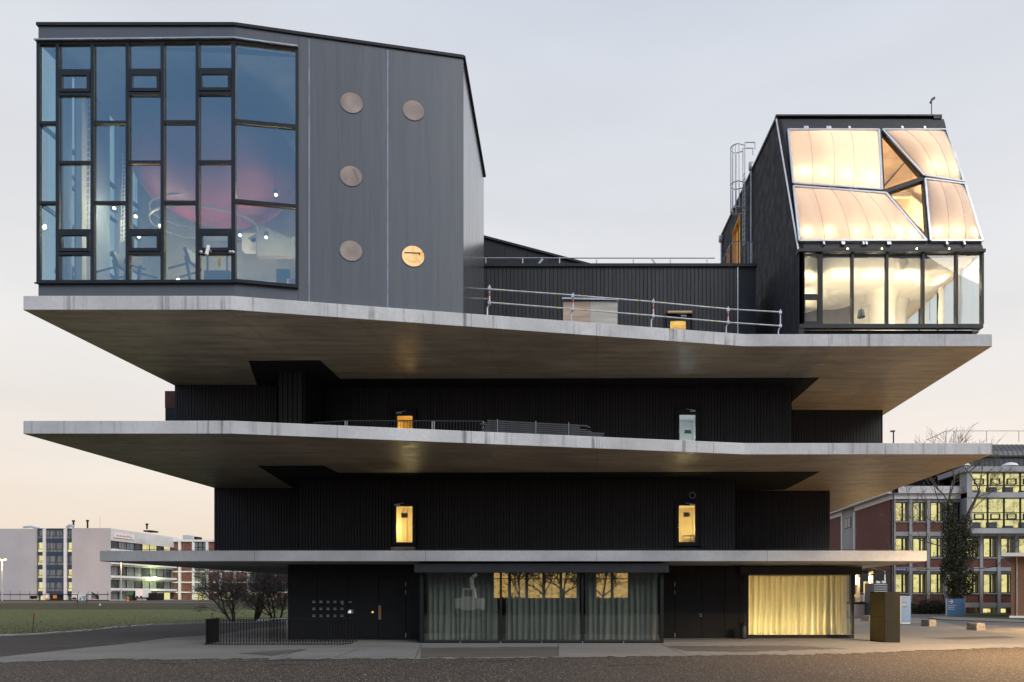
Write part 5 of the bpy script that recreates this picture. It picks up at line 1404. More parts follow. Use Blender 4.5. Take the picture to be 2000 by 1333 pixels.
# ================================================================ TREES
def limb(b, p, d, L, r, lev, R, spread=.5, up=.25, kids=3, segs=3, minr=.008):
    pts = [Vector(p)]; d = Vector(d).normalized()
    for i in range(segs):
        d = (d + Vector((R.gauss(0, .16), R.gauss(0, .16), R.gauss(0, .10) + up * .12))).normalized()
        pts.append(pts[-1] + d * (L / segs))
    for i in range(segs):
        b.tube(pts[i], pts[i + 1], max(minr, r * (1 - .5 * i / segs)), max(minr, r * (1 - .5 * (i + 1) / segs)), n=5 if r > .05 else 3, smooth=False, cap=False)
    if lev <= 0: return
    for k in range(kids):
        t = R.uniform(.35, 1.0); idx = min(segs - 1, int(t * segs)); q = pts[idx].lerp(pts[idx + 1], t * segs - idx)
        nd = (d + Vector((R.gauss(0, spread), R.gauss(0, spread), R.gauss(0, spread * .7) + up))).normalized()
        limb(b, q, nd, L * R.uniform(.5, .78), r * .52, lev - 1, R, spread, up, kids, segs, minr)
M['lit_opp'] = room_glow('mirrored lit room', (1.0, 0.62, 0.20), (0.05, 0.03, 0.01), 2.1, 2.2, 3.0, 1.0)
def shrub(px, pyb, h, stems, seed, label, lean=0.0, lev=4, kids=4):
    R = random.Random(seed); g = G(px, pyb)
    t = thing('bare_shrub', label, 'shrub', g, 'bare shrubs left of the building')
    for k in range(stems):
        a = R.uniform(0, 6.28)
        s = MB(); base = g + Vector((math.cos(a) * .35 * R.random(), math.sin(a) * .35 * R.random(), 0))
        d = Vector((math.cos(a) * .45 + lean, math.sin(a) * .3, 1))
        L = h * R.uniform(.38, .55); r = R.uniform(.05, .10)
        pts = [base]
        for i in range(4):
            d = (d.normalized() + Vector((R.gauss(0, .12), R.gauss(0, .12), .05))).normalized(); pts.append(pts[-1] + d * L / 4)
        for i in range(4): s.tube(pts[i], pts[i + 1], r * (1 - .12 * i), r * (1 - .12 * (i + 1)), n=6, cap=False)
        o = s.build('stem', M['bark'], t)
        w = MB()
        for q in pts[1:]:
            for z in range(2):
                nd = d + Vector((R.gauss(0, .6), R.gauss(0, .5), R.gauss(.1, .4)))
                limb(w, q, nd, L * R.uniform(.5, .8), r * .42, lev - 1, R, .55, .12, kids, 3, .009)
        limb(w, pts[-1], d, L * .8, r * .5, lev - 1, R, .55, .15, kids, 3, .009)
        w.build('twigs', M['twig'], o)
shrub(452, 1214, 4.6, 5, 21, 'bare brown shrub with outspread twigs nearest the far left end of the bar fence', -.28)
shrub(497, 1213, 5.0, 5, 22, 'bare brown shrub with upright stems between its two neighbours behind the bar fence', .0)
shrub(541, 1214, 5.2, 4, 23, 'bare brown shrub with thick trunk right beside the black entrance wall', .05)
# ivy clad tree
R = random.Random(5)
base = Vector((XA(1867, 74), 74, 0.0))
t = thing('ivy_tree', 'bare tree with its trunk wrapped in dark ivy before the brick building', 'tree', base)
b = MB()
tr = [base, base + Vector((-.1, 0, 4)), P(1858, 1090, 74), P(1856, 1040, 74), P(1852, 985, 74)]
for i in range(4): b.tube(tr[i], tr[i + 1], .42 - .06 * i, .42 - .06 * (i + 1), n=8, cap=False)
tr2 = [P(1866, 1090, 74), P(1880, 1040, 74), P(1893, 1000, 74.3), P(1912, 962, 74.6)]
for i in range(3): b.tube(tr2[i], tr2[i + 1], .28 - .05 * i, .28 - .05 * (i + 1), n=7, cap=False)
trunk = b.build('trunk', M['bark'], t)
b = MB()
starts = [((1852, 985), (-.35, .1, 1), 4.6, .13), ((1852, 985), (.1, 0, 1), 5.0, .13), ((1852, 985), (.35, .1, .9), 4.2, .11), ((1853, 1000), (-.8, 0, .6), 4.6, .10), ((1912, 962), (.3, 0, 1), 3.6, .11), ((1912, 962), (-.2, 0, 1), 3.4, .10),
          ((1905, 975), (.8, 0, .5), 3.0, .08), ((1848, 1068), (-1, -.1, .3), 4.4, .10), ((1850, 1112), (-1, -.2, -.05), 4.0, .08), ((1880, 1112), (1, -.2, .05), 3.8, .08), ((1848, 1030), (-1, .2, .5), 3.8, .08), ((1893, 1000), (1, 0, .6), 3.2, .07)]
for (px, py), d, L, r in starts: limb(b, P(px, py, 74), d, L, r * .75, 4, R, .42, .16, 3, 4, .012)
b.build('branches', M['twig'], t)
b = MB()
def leafcloud(b, c, rx, ry, rz, n, s, R):
    for i in range(n):
        u = Vector((R.gauss(0, 1), R.gauss(0, 1), R.gauss(0, 1))).normalized() * (R.random() ** .35)
        p = c + Vector((u.x * rx, u.y * ry, u.z * rz))
        a = Vector((R.gauss(0, 1), R.gauss(0, 1), R.gauss(0, .7))).normalized(); e = a.cross(Vector((R.gauss(0, 1), R.gauss(0, 1), R.gauss(0, 1)))).normalized()
        k = s * R.uniform(.6, 1.3)
        b.add([p - a * k, p + e * k * .6, p + a * k, p - e * k * .6], [(0, 1, 2, 3)])
for (px, py, rx, rz, n) in ((1868, 1150, 1.15, 1.7, 900), (1862, 1120, 1.35, 2.0, 1200), (1866, 1085, 1.35, 2.0, 1200), (1872, 1060, 1.5, 1.7, 1000), (1856, 1035, .95, 1.6, 700), (1854, 1003, .7, 1.7, 500), (1884, 1030, .85, 1.5, 600), (1898, 1062, .75, .8, 300), (1893, 1085, .8, .9, 260), (1894, 1130, .7, 1.0, 260), (1890, 1150, .6, .8, 200), (1848, 1105, .7, 1.0, 240), (1880, 1112, 1.0, 1.2, 420)):
    leafcloud(b, P(px, py, 74), rx * 1.08, rx * .9, rz, int(n * 2.0), .10, R)
o = b.build('ivy', M['ivy'], t); o['kind'] = 'stuff'
# hedge at the foot of the brick wall
for k, (px, w, h, lab) in enumerate(((1795, 1.6, 1.2, 'low dense winter bush beside the tall blue sign'), (1815, 1.9, 1.5, 'taller winter bush in the middle of the brick wall foot'), (1836, 1.6, 1.4, 'winter bush just left of the wide blue sign'))):
    c = Vector((XA(px, 77.5), 77.5, 0.05))
    t = thing('winter_bush', lab, 'bush', c, 'bushes at the foot of the brick wall')
    b = MB(); leafcloud(b, c + Vector((0, 0, h * .5)), w, .8, h * .62, 900, .11, R); o = b.build('leaves', M['hedge'], t); o['kind'] = 'stuff'
    b = MB()
    for i in range(12): limb(b, c, (R.gauss(0, .5), R.gauss(0, .3), 1), h * R.uniform(.8, 1.5), .022, 2, R, .4, .2, 3, 3, .012)
    b.build('twigs', M['twig'], t)
# ================================================================ RIGHT: BRICK LABORATORY
YBk = 80.0; sc_ = YBk / FPX
BR = thing('brick_laboratory', 'red brick laboratory building with rows of bright yellow lit windows', 'building', (50, 82, 0))
xc = XA(1746, YBk)
xw = [1749.2 + 34.5 * k for k in range(14)]
rows = [(981, 1018.5), (1051, 1089), (1121, 1158.8)]
xend = XA(xw[-1] + 34.5, YBk)
# piers, bands
b = MB(); b.box(xc - .02, XA(1749, YBk), YBk - .06, YBk + .5, 0, ZA(975, YBk)); corner = b.build('corner_pier', M['concgrey'], BR)
for k in range(len(xw)):
    top = 975 if xw[k] < 1870 else 1042
    b = MB(); b.box(XA(xw[k] + 26.5, YBk), XA(xw[k] + 32.5, YBk), YBk - .05, YBk + .5, 0, ZA(top, YBk)); b.build('pier', M['concgrey'], BR)
def hband(py0, py1, x0, x1, y0=YBk + .0, mat='concgrey', nm='concrete_band', d=.5):
    b = MB(); b.box(x0, x1, y0, y0 + d, ZA(py1, YBk), ZA(py0, YBk)); return b.build(nm, M[mat], BR)
hband(1039, 1047, xc, xend, YBk + .02); hband(1108.5, 1116, xc, xend, YBk + .02); hband(1177.5, 1187, xc, xend, YBk + .02)
hband(965.5, 975, xc - .1, XA(1876, YBk), YBk - .15, 'white', 'cornice'); hband(951, 965, xc - .5, XA(1880, YBk), YBk - .5, 'sidewhite', 'eave', 1.2)
hband(976, 981, xc, XA(1876, YBk), YBk + .1)
win_m = {}
litkinds = ['lit_lab', 'lit_lab', 'lit_lab', 'lit_office', 'lit_lab', 'lit_lab', 'lit_lab']
for k, px in enumerate(xw):
    for r, (ya, yb) in enumerate(rows):
        if r == 0 and px > 1870: continue
        x0, x1 = XA(px, YBk), XA(px + 24.8, YBk); z0, z1 = ZA(yb, YBk), ZA(ya, YBk)
        b = MB(); y0, y1 = YBk + .18, YBk + .30; w = .10
        b.box(x0, x1, y0, y1, z0, z0 + w); b.box(x0, x1, y0, y1, z1 - w, z1); b.box(x0, x0 + w, y0, y1, z0 + w, z1 - w); b.box(x1 - w, x1, y0, y1, z0 + w, z1 - w)
        xm = x0 + (x1 - x0) * .60; b.box(xm - .10, xm + .10, y0, y1, z0 + w, z1 - w)
        wd = b.build('window', M['frameblack'], BR)
        g = MB(); g.box(x0 + w, x1 - w, y0 + .05, y0 + .07, z0 + w, z1 - w); g.build('pane', M['glass_far'], wd)
        l = MB(); l.add([(x0 + .02, YBk + .9, z0), (x1 - .02, YBk + .9, z0), (x1 - .02, YBk + .9, z1), (x0 + .02, YBk + .9, z1)], [(0, 1, 2, 3)])
        l.build('lit_room', M['lit_office'] if (r == 2 and k == 0) else M[litkinds[(k * 3 + r) % 7]], wd)
        s = MB(); s.box(x0 - .05, x1 + .05, YBk - .02, YBk + .17, z0 - .14, z0 - .005); s.build('sill', M['concgrey'], wd)
        # brick below the window
        yb2 = {0: 1039, 1: 1108.5, 2: 1177.5}[r]
        b = MB(); b.box(XA(px - 2, YBk) + .01, XA(px + 26.5, YBk) - .01, YBk + .08, YBk + .3, ZA(yb2, YBk) + .003, z0 - .16); b.build('brick_panel', M['brick'], BR)
        # blind box over the window
        yt2 = {0: 981, 1: 1047, 2: 1116}[r]
        if r: b = MB(); b.box(XA(px - 2, YBk) + .01, XA(px + 26.5, YBk) - .01, YBk + .12, YBk + .34, z1 + .004, ZA(yt2, YBk) - .004); b.build('blind_box', M['metalgrey'], BR)
for px, w in ((1919, 21), (1952, 18)):
    b = MB(); b.add([(XA(px, YBk), YBk + .6, ZA(1197.0, YBk)), (XA(px + w, YBk), YBk + .6, ZA(1197.0, YBk)), (XA(px + w, YBk), YBk + .6, ZA(1189.5, YBk)), (XA(px, YBk), YBk + .6, ZA(1189.5, YBk))], [(0, 1, 2, 3)]); b.build('basement_window', M['lit_lab'], BR)
b = MB(); b.box(xc, xend, YBk + .95, YBk + 16, 0, ZA(970, YBk)); b.build('body', M['concgrey'], BR)
# side face towards the tower, brick fields between white bands
xs_ = xc; 
def side_poly(y0, y1, z0, z1, x, mat, nm, th=.2):
    b = MB(); b.box(x - th, x, y0, y1, z0, z1); return b.build(nm, M[mat], BR)
zt_ = ZA(965.5, YBk)
side_poly(YBk + .5, 91.2, 0, zt_ - .62, xc, 'brick', 'brick_wall'); side_poly(YBk, 91.6, zt_ - .6, zt_, xc + .05, 'white', 'cornice', .35)
side_poly(91.6, 92.0, 0, zt_ - .61, xc + .05, 'white', 'white_pier', .3)
side_poly(92.0, 96.2, 0, zt_, xc, 'concgrey', 'recessed_wall'); side_poly(96.2, 96.7, 0, zt_ - .61, xc + .05, 'white', 'white_pier', .3); side_poly(96.7, 118, 0, zt_ - .62, xc, 'brick', 'brick_wall'); side_poly(96.2, 118, zt_ - .6, zt_, xc + .05, 'white', 'cornice', .35)
b = MB(); b.box(xc - 1.0, xc + .3, YBk - .5, 118, zt_ + .003, ZA(951, YBk)); b.build('eave', M['sidewhite'], BR)
yA, yB = 92.9, 95.2
b = MB(); b.box(xc - .26, xc - .21, yA, yB, ZA(1032, 94), ZA(1012, 94)); w_ = b.build('window', M['frameblack'], BR)
b = MB(); b.box(xc - .28, xc - .265, yA + .15, (yA + yB) / 2 - .08, ZA(1031, 94), ZA(1013.5, 94)); b.box(xc - .28, xc - .265, (yA + yB) / 2 + .08, yB - .15, ZA(1031, 94), ZA(1013.5, 94)); b.build('pane', M['pane_grey'], w_)
# street number plate
b = MB(); b.box(XA(1749, YBk), XA(1772, YBk), YBk - .03, YBk + .0, ZA(1114.5, YBk), ZA(1110, YBk)); pl = b.build('street_plate', plain('blue enamel', (.03, .06, .30), .4), BR)
b = MB()
for i, w in enumerate((.10, .5, .28, .16, .3)): 
    x = XA(1750.2, YBk) + sum((.10, .5, .28, .16, .3)[:i]) * .72 + i * .04
    b.box(x, x + w * .68, YBk - .037, YBk - .0305, ZA(1113.2, YBk), ZA(1111.4, YBk))
b.build('lettering', M['signtext'], pl)
# set back dark storey and the barrel roofed hall with glazed bay
b = MB(); b.box(XA(1700, 88), XA(1905, 88), 88, 104, ZA(966, 88), ZA(905, 88)); b.build('set_back_storey', M['darkplaster'], BR)
HL = thing('glazed_hall', 'tall hall with dark ribbed roof and lit office glazing above the brick laboratory', 'building', (60, 86, 14))
Yh = 78.5
hx0, hx1 = XA(1889, Yh), XA(2120, Yh)
zh = lambda py: ZA(py, Yh)
def hbox(x0, x1, y0, y1, pa, pb, mat, nm, par=None):
    b = MB(); b.box(x0, x1, y0, y1, zh(pb), zh(pa)); return b.build(nm, M[mat], par or HL)
hbox(hx0, hx1, Yh, Yh + 1.6, 1032, 1042, 'concgrey', 'floor_band'); hbox(hx0, hx1, Yh, Yh + 1.6, 962, 972, 'concgrey', 'floor_band'); hbox(hx0 - .4, hx1, Yh - .1, Yh + 6, 911.5, 921.5, 'concgrey', 'top_band')
hbox(hx0, XA(1899.5, Yh), Yh + .05, Yh + 8, 922, 1032, 'concgrey', 'end_wall')
hbox(XA(1878, Yh), hx0 - .02, Yh + 2, Yh + 9, 950, 1042, 'concgrey', 'end_wall')
px = 1900; k = 0
while px < 2110:
    for (ya, yb) in ((922, 962), (972, 1031.5)):
        x0, x1 = XA(px, Yh) + .03, XA(px + 32, Yh) - .03
        y0, y1 = Yh + .25, Yh + .40
        z0, z1 = zh(yb), zh(ya); w = .06
        m = MB(); m.box(x0, x1, y0, y1, z0, z0 + w); m.box(x0, x1, y0, y1, z1 - w, z1); m.box(x0, x0 + w, y0, y1, z0 + w, z1 - w); m.box(x1 - w, x1, y0, y1, z0 + w, z1 - w)
        zm = zh(948 if ya < 950 else 1015); m.box(x0 + w, x1 - w, y0, y1, zm - .05, zm + .05)
        if ya > 950: zq = zh(1001); m.box(x0 + w, x1 - w, y0, y1, zq - .04, zq + .04)
        wd = m.build('window', M['frameblack'], HL)
        v = MB(); vx0, vx1, vz0, vz1 = x0 + .3, x1 - .45, (zh(946) if ya < 950 else zh(1014)), (zh(934.5) if ya < 950 else zh(1003))
        v.box(vx0, vx1, y0 - .06, y1, vz1 - .09, vz1); v.box(vx0, vx1, y0 - .06, y1, vz0, vz0 + .09); v.box(vx0, vx0 + .09, y0 - .06, y1, vz0 + .09, vz1 - .09); v.box(vx1 - .09, vx1, y0 - .06, y1, vz0 + .09, vz1 - .09); v.build('vent_frame', M['frameblack'], wd)
        d_ = MB(); d_.box(x0 + .2, x1 - .5, Yh + .8, Yh + 1.1, z0 + .06, z0 + (.75 if (k + (ya > 950)) % 3 else .35)); d_.build('desk', M['machine'], wd)
        l = MB(); l.add([(x0, Yh + 1.5, z0), (x1, Yh + 1.5, z0), (x1, Yh + 1.5, z1), (x0, Yh + 1.5, z1)], [(0, 1, 2, 3)]); l.build('lit_room', M['lit_lab'] if ya < 950 else M['lit_office'], wd)
        g = MB(); g.box(x0 + w, x1 - w, y0 + .05, y0 + .07, z0 + w, z1 - w); g.build('pane', M['glass_far'], wd)
    px += 32; k += 1
hbox(hx0, hx1, Yh + 1.62, Yh + 8, 922, 1042, 'concgrey', 'body')
Yr_ = 82.0; rz = lambda py: ZA(py, Yr_)
prof = [(0, rz(911.5)), (0, rz(892)), (.35, rz(880)), (1.2, rz(868)), (2.4, rz(860)), (4.5, rz(856)), (10, rz(855)), (10, rz(911.5))]
x0 = XA(1843, Yr_)
b = MB(); b.prism([(x0, Yr_ + y, z) for y, z in prof], (34, 0, 0)); b.build('ribbed_roof', M['roofdark'], HL)
b = MB()
for i in range(56):
    x = x0 + .3 + i * .6
    for (a, c) in zip(prof[:5], prof[1:6]): b.bar((x, Yr_ + a[0] - .02, a[1]), (x, Yr_ + c[0] - .02, c[1]), .05, .08, (1, 0, 0))
o = b.build('roof_ribs', M['roofdark'], HL); o['kind'] = 'stuff'
b = MB(); b.box(x0 - .1, x0 + 34, Yr_ - .25, Yr_ + .02, rz(893.5), rz(890.5)); b.build('gutter', M['darkmetal'], HL)
for px in (1879, 1972):
    b = MB(); q = P(px, 911.5, 80.6); b.lathe(q, [(.95, 0), (.8, .25), (.4, .42), (0, .48)], 16); b.build('roof_light', M['white'], HL)
t = thing('hall_roof_railing', 'thin railing on top of the ribbed hall roof', 'railing', (60, 86, rz(856)))
b = MB(); y = Yr_ + 5; z1, z0 = ZA(842, y), ZA(856, y); b.tube((XA(1848, y), y, z1), (XA(2100, y), y, z1), .05, n=5); b.tube((XA(1848, y), y, z1), (XA(1848, y), y + 5, z1), .05, n=5)
for px in (1848, 1863, 1927, 1990, 2050): b.tube((XA(px, y), y, z0 - .5), (XA(px, y), y, z1), .045, n=5)
b.build('rail', M['galv'], t)
t = thing('bare_tree', 'bare treetop showing behind the ribbed hall roof', 'tree', P(1832, 950, 108))
b = MB(); R = random.Random(8); limb(b, P(1838, 930, 108), (-.1, 0, 1), 2.6, .08, 5, R, .45, .12, 3, 4, .008); b.tube((XA(1838, 108), 108, 0), P(1838, 930, 108), .3); b.build('branches', M['twig'], t)
t = thing('far_street_lamp', 'thin street lamp showing above the right end of the middle platform', 'street lamp', (XA(1745, 70), 70, 0))
b = MB(); q = P(1745, 842, 70); b.tube((q.x, 70, 0), q, .07); b.build('pole', M['rubber'], t)
b = MB(); b.bar(q + Vector((.15, 0, -.02)), q + Vector((-.32, 0, -.05)), .16, .12, (0, 1, 0)); b.build('head', M['rubber'], t)
# orange brick pavilion at the right edge
SH = thing('small_brick_house', 'low orange brick house with a flat overhanging roof at the right edge', 'building', (45, 64, 0))
Ys = 62.0; zS = ZA(1088, Ys)
b = MB(); b.prism([(38.6, Ys, .28), (62, Ys, .28), (62, 75, .28), (48.2, 75, .28)], (0, 0, zS - .28)); b.build('brick_wall', M['brick2'], SH)
b = MB(); b.prism([(38.3, Ys - .25, 0), (62, Ys - .25, 0), (62, 75, 0), (47.9, 75, 0)], (0, 0, .278)); b.build('plinth', M['white'], SH)
b = MB(); b.prism([(37.2, Ys - .9, zS + .004), (63, Ys - .9, zS + .004), (63, 76, zS + .004), (47.4, 76, zS + .004)], (0, 0, .32)); b.build('roof', M['sidewhite'], SH)
b = MB(); b.tube((39.1, Ys - .08, .3), (39.1, Ys - .08, zS), .05); b.build('rain_pipe', M['galv'], SH)
# blue signs
Yt = 50.0; 
t = thing('sign_totem', 'tall narrow light blue sign with a red dot standing behind the bronze cabinet', 'sign', (XA(1769.5, Yt), Yt, 0))
x0, x1 = XA(1760.5, Yt), XA(1778.8, Yt); z0, z1 = ZA(1216.5, Yt), ZA(1164.2, Yt)
b = MB(); b.box(x0, x1, Yt, Yt + .14, z0, z1); b.build('board', M['signblue'], t)
b = MB(); b.box(x0 - .07, x0 - .004, Yt + .01, Yt + .15, .02, z1); b.build('edge_panel', M['sidewhite'], t)
b = MB(); b.box(x0 - .03, x1 - .03, Yt + .01, Yt + .13, .0, z0 - .003); b.build('base', M['white'], t)
b = MB(); b.box(x0 - .3, x1 + .9, Yt - .25, Yt + .3, .018, .035); b.build('foot_plate', M['bronze'], t)
def txt(s, loc, size, mat, par, name='lettering'):
    c = bpy.data.curves.new(name, 'FONT'); c.body = s; c.size = size; c.extrude = .002
    tmp = bpy.data.objects.new('tmp', c); COL.objects.link(tmp)
    bpy.context.view_layer.update(); me = bpy.data.meshes.new_from_object(tmp.evaluated_get(bpy.context.evaluated_depsgraph_get()))
    bpy.data.objects.remove(tmp); me.materials.clear(); me.materials.append(M[mat])
    o = bpy.data.objects.new(name, me); o.parent = par; o.location = Vector(loc) - WL[par.name]; o.rotation_euler = (math.radians(90), 0, 0); COL.objects.link(o); return o
b = MB(); q = P(1763.2, 1176.8, Yt - .006); b.obox(q, (.045, 0, 0), (0, .004, 0), (0, 0, .045)); b.build('red_dot', M['red'], t)
txt('Empa', P(1764.8, 1177.8, Yt - .004), .13, 'signdark', t); txt('NEST', P(1762.0, 1182.6, Yt - .004), .12, 'signtext', t)
def lines(par, items, Y, mat):
    b = MB()
    for (px0, px1, py, h) in items:
        x = XA(px0, Y); R2 = random.Random(int(px0 * 7 + py))
        while x < XA(px1, Y) - .02:
            w = R2.uniform(.02, .07); b.box(x, x + w, Y - .006, Y - .001, ZA(py + h, Y), ZA(py - h * R2.uniform(.5, 1), Y)); x += w + .015
    b.build('small_print', M[mat], par)
lines(t, [(1762, 1771, 1184.2, .55), (1762, 1772, 1186.2, .5)], Yt, 'signdark')
Yt2 = 68.0
t = thing('direction_sign', 'wide light blue direction sign with a white arrow under the ivy tree', 'sign', (XA(1867, Yt2), Yt2, 0))
x0, x1 = XA(1849.5, Yt2), XA(1884.5, Yt2); z0, z1 = 0.02, ZA(1169.7, Yt2)
b = MB(); b.box(x0, x1, Yt2, Yt2 + .14, z0, z1); b.build('board', M['signblue'], t)
b = MB(); b.box(x0 - .06, x0 - .003, Yt2 + .01, Yt2 + .13, z0, z1 - .01); b.build('edge_panel', M['sidewhite'], t)
b = MB(); nY = Vector((0, -1, 0)); q0, q1 = P(1852, 1175.5, Yt2), P(1860.5, 1175.5, Yt2)
b.bar(q0, q1, .09, .006, nY, .005); b.bar(P(1857, 1171.8, Yt2), q1 + Vector((.03, 0, 0)), .10, .006, nY, .0075); b.bar(P(1857, 1179.2, Yt2), q1 + Vector((.03, 0, 0)), .10, .006, nY, .010); b.build('arrow', M['signtext'], t)
lines(t, [(1851.6, 1868, 1183, .75), (1851.6, 1864, 1186.8, .75), (1851.6, 1865.5, 1190.3, .75)], Yt2, 'signtext'); lines(t, [(1861, 1882, 1180.2, .3)], Yt2, 'signdark')
# stone blocks
for k, (px0, px1, pxe, pb, pt, lab) in enumerate(((1799, 1829, 1815, 1224.5, 1211, 'rough stone block on the apron between the blue signs'), (1887.5, 1924, 1908, 1232, 1217.5, 'rough stone block on the apron nearest the right edge'), (1681, 1706, 1698, 1214.5, 1202.5, 'rough stone block partly hidden behind the bronze cabinet'))):
    g = G((px0 + px1) / 2, pb); Y = g.y
    A = Vector((XA(pxe, Y), Y, 0)); Lf = Vector((XA(px0, Y + .55), Y + .55, 0)); Rt = Vector((XA(px1, Y + .25), Y + .25, 0)); Bk = Lf + (Rt - A); h = ZA(pt, Y + .3)
    b = MB(); nlev = 5; vs = []; R = random.Random(30 + k)
    ring = []
    for (a, c) in ((A, Rt), (Rt, Bk), (Bk, Lf), (Lf, A)):
        for i in range(6): ring.append(a.lerp(c, i / 6))
    ctr = (A + Bk) / 2; m_ = len(ring)
    for j in range(nlev + 1):
        for p in ring:
            q = ctr + (p - ctr) * (1 if j < nlev else .965); jit = .012
            vs.append((q.x + R.gauss(0, jit), q.y + R.gauss(0, jit), .006 + h * j / nlev * (1 if j < nlev else .995) + (R.gauss(0, .01) if j else 0)))
    vs.append((ctr.x, ctr.y, h))
    fs = [(j * m_ + i, j * m_ + (i + 1) % m_, (j + 1) * m_ + (i + 1) % m_, (j + 1) * m_ + i) for j in range(nlev) for i in range(m_)]
    fs += [(nlev * m_ + i, nlev * m_ + (i + 1) % m_, len(vs) - 1) for i in range(m_)]
    b.add(vs, fs); o = b.build('stone_block', M['stone'], loc=ctr); tag(o, lab, 'stone block', 'stone blocks along the road')
# entrance yard of the laboratory: canopy, tube lamps, ramp wall, louvre box, chairs
EN = thing('entrance_canopy', 'curved grey canopy over a lit entrance between tower and brick laboratory', 'canopy', (32, 72, 0))
Yc = 70.0
prof = [(1676, 1117), (1685, 1112), (1697, 1108), (1706, 1107), (1716, 1108.5), (1726, 1111.5), (1732, 1114.5)]
pts = [P(a, c, Yc) for a, c in prof]
b = MB()
for p, q in zip(pts[:-1], pts[1:]): b.prism([p, q, q + Vector((0, 0, -.16)), p + Vector((0, 0, -.16))], (0, 5.5, 0))
b.build('roof_shell', M['darkmetal'], EN)
b = MB(); b.bar(pts[0] + Vector((0, -.05, -.5)), pts[-1] + Vector((0, -.05, -.25)), .16, .1, (0, 1, 0)); b.build('fascia', M['darkplaster'], EN)
for px in (1699, 1673): 
    b = MB(); x = XA(px + 3, Yc + 1); b.box(x - .18, x + .18, Yc + 1, Yc + 1.3, 0, ZA(1115, Yc)); b.build('column', M['wood'], EN)
b = MB(); x = XA(1729.5, Yc); b.tube((x, Yc + .1, 0), (x, Yc + .1, ZA(1116, Yc)), .06, n=8); b.build('post', M['white'], EN)
b = MB(); b.box(XA(1660, 76), XA(1738, 76), 76, 76.3, 0, ZA(1112, 76)); b.build('back_wall', M['darkplaster'], EN)
for a, c in ((1687, 1692.5), (1694.5, 1697)):
    b = MB(); b.box(XA(a, 75.9), XA(c, 75.9), 75.93, 75.97, ZA(1160, 75.9), ZA(1136, 75.9)); b.build('lit_door', M['lit_yellow'], EN)
for k, (px, y0, y1) in enumerate(((1673.5, 1122.5, 1142), (1699.3, 1120, 1141))):
    q = P(px, y0, Yc + .85); t = thing('tube_lamp', ('bright tube lamp at the corner of the lit window, nearer the tower', 'bright tube lamp under the middle of the entrance canopy')[k], 'lamp', q, 'tube lamps at the entrance')
    b = MB(); b.tube(q, P(px, y1, Yc + .85), .085, n=8); b.build('tube', M['lamp_tube'], t)
    b = MB(); b.box(q.x - .12, q.x + .12, q.y + .02, q.y + .14, P(px, y1, Yc + .85).z - .1, q.z + .1); b.build('bracket', M['galv'], t)
    lamp('tube_lamp_light', q + Vector((0, -.25, -.6)), 130, (1, .75, .38), .12, parent=t)
t = thing('ramp_wall', 'white loading ramp wall with a dark edge before the lit entrance', 'wall', (31, 68, 0))
b = MB(); b.box(XA(1664, 68), XA(1712, 68), 68, 69.0, 0, ZA(1180.5, 68)); b.build('wall', M['whitewall'], t)
b = MB(); b.box(XA(1664, 68), XA(1712, 68), 67.95, 76, ZA(1180.3, 68), ZA(1176.5, 68)); b.build('edge', M['bronze'], t)
b = MB()
for py in (1168, 1158): b.tube(P(1676, py, 68.2), P(1702, py, 68.2), .025, n=5)
for px in (1676, 1692, 1702): b.tube(P(px, 1177, 68.2), P(px, 1157, 68.2), .025, n=5)
b.build('railing', M['galv'], t)
zr_ = ZA(1176.4, 68)
for k, (px, s, lab, mat) in enumerate(((1673, 1, 'yellow folding chair leaning on the ramp beside the lit window', 'yellowseat'), (1683, 0, 'first wooden folding chair leaning right of the yellow one', 'wood'), (1689, 0, 'second wooden folding chair nearest the cabinet', 'wood'))):
    x = XA(px, 69.6); t = thing('folding_chair', lab, 'chair', (x, 69.6, zr_), 'folding chairs on the ramp')
    if s:
        b = MB(); b.disc((x, 69.6, zr_ + .62), (.24, 0, 0), (0, .10, .22), 16, (0, .03, 0)); b.build('backrest', M[mat], t); b = MB(); b.box(x - .24, x + .2, 69.3, 69.6, zr_ + .25, zr_ + .34); b.build('seat', M[mat], t)
    else:
        b = MB()
        for i in range(5): b.bar((x - .22 + i * .03 + .10, 69.5 + i * .03, zr_ + .15 + i * .13), (x + .16 + i * .03 + .10, 69.5 + i * .03, zr_ + .15 + i * .13), .07, .02, (0, -1, .3))
        b.build('slats', M[mat], t)
    b = MB()
    for dx in (-.2, .2): b.tube((x + dx - .05, 69.4, zr_), (x + dx + .18, 69.75, zr_ + .85), .018, n=5)
    b.build('frame', M['galv'], t)
t = thing('louvre_box', 'grey louvred ventilation box behind the bronze cabinet', 'box', (XA(1719, 66), 66, 0))
x0, x1 = XA(1705, 66), XA(1734, 66); zt2 = ZA(1139.5, 66)
b = MB(); b.box(x0, x1, 66, 68, 0, zt2); b.build('body', M['machine'], t)
b = MB(); z = .15
while z < zt2 - .1: b.bar((x0 + .1, 65.96, z), (x1 - .1, 65.96, z), .10, .05, (0, -1, .6)); z += .22
o = b.build('louvres', M['metalgrey'], t)
for k, px in enumerate((1713, 1716, 1724, 1726)):
    q = P(px, 1139.5, 66.5)
    if k % 2 == 0:
        tt = thing('white_canister', ('pale canister on the louvre box, left of the pair', 'pale canister on the louvre box, right of the pair')[k // 2], 'canister', (q.x, q.y, zt2), 'canisters on the louvre box')
        b = MB(); b.lathe((q.x, q.y, zt2), [(.10, 0), (.10, .22), (.05, .24), (0, .25)], 10); b.box(q.x + .12, q.x + .3, q.y - .05, q.y + .08, zt2, zt2 + .2); b.build('body', M['white'], tt)
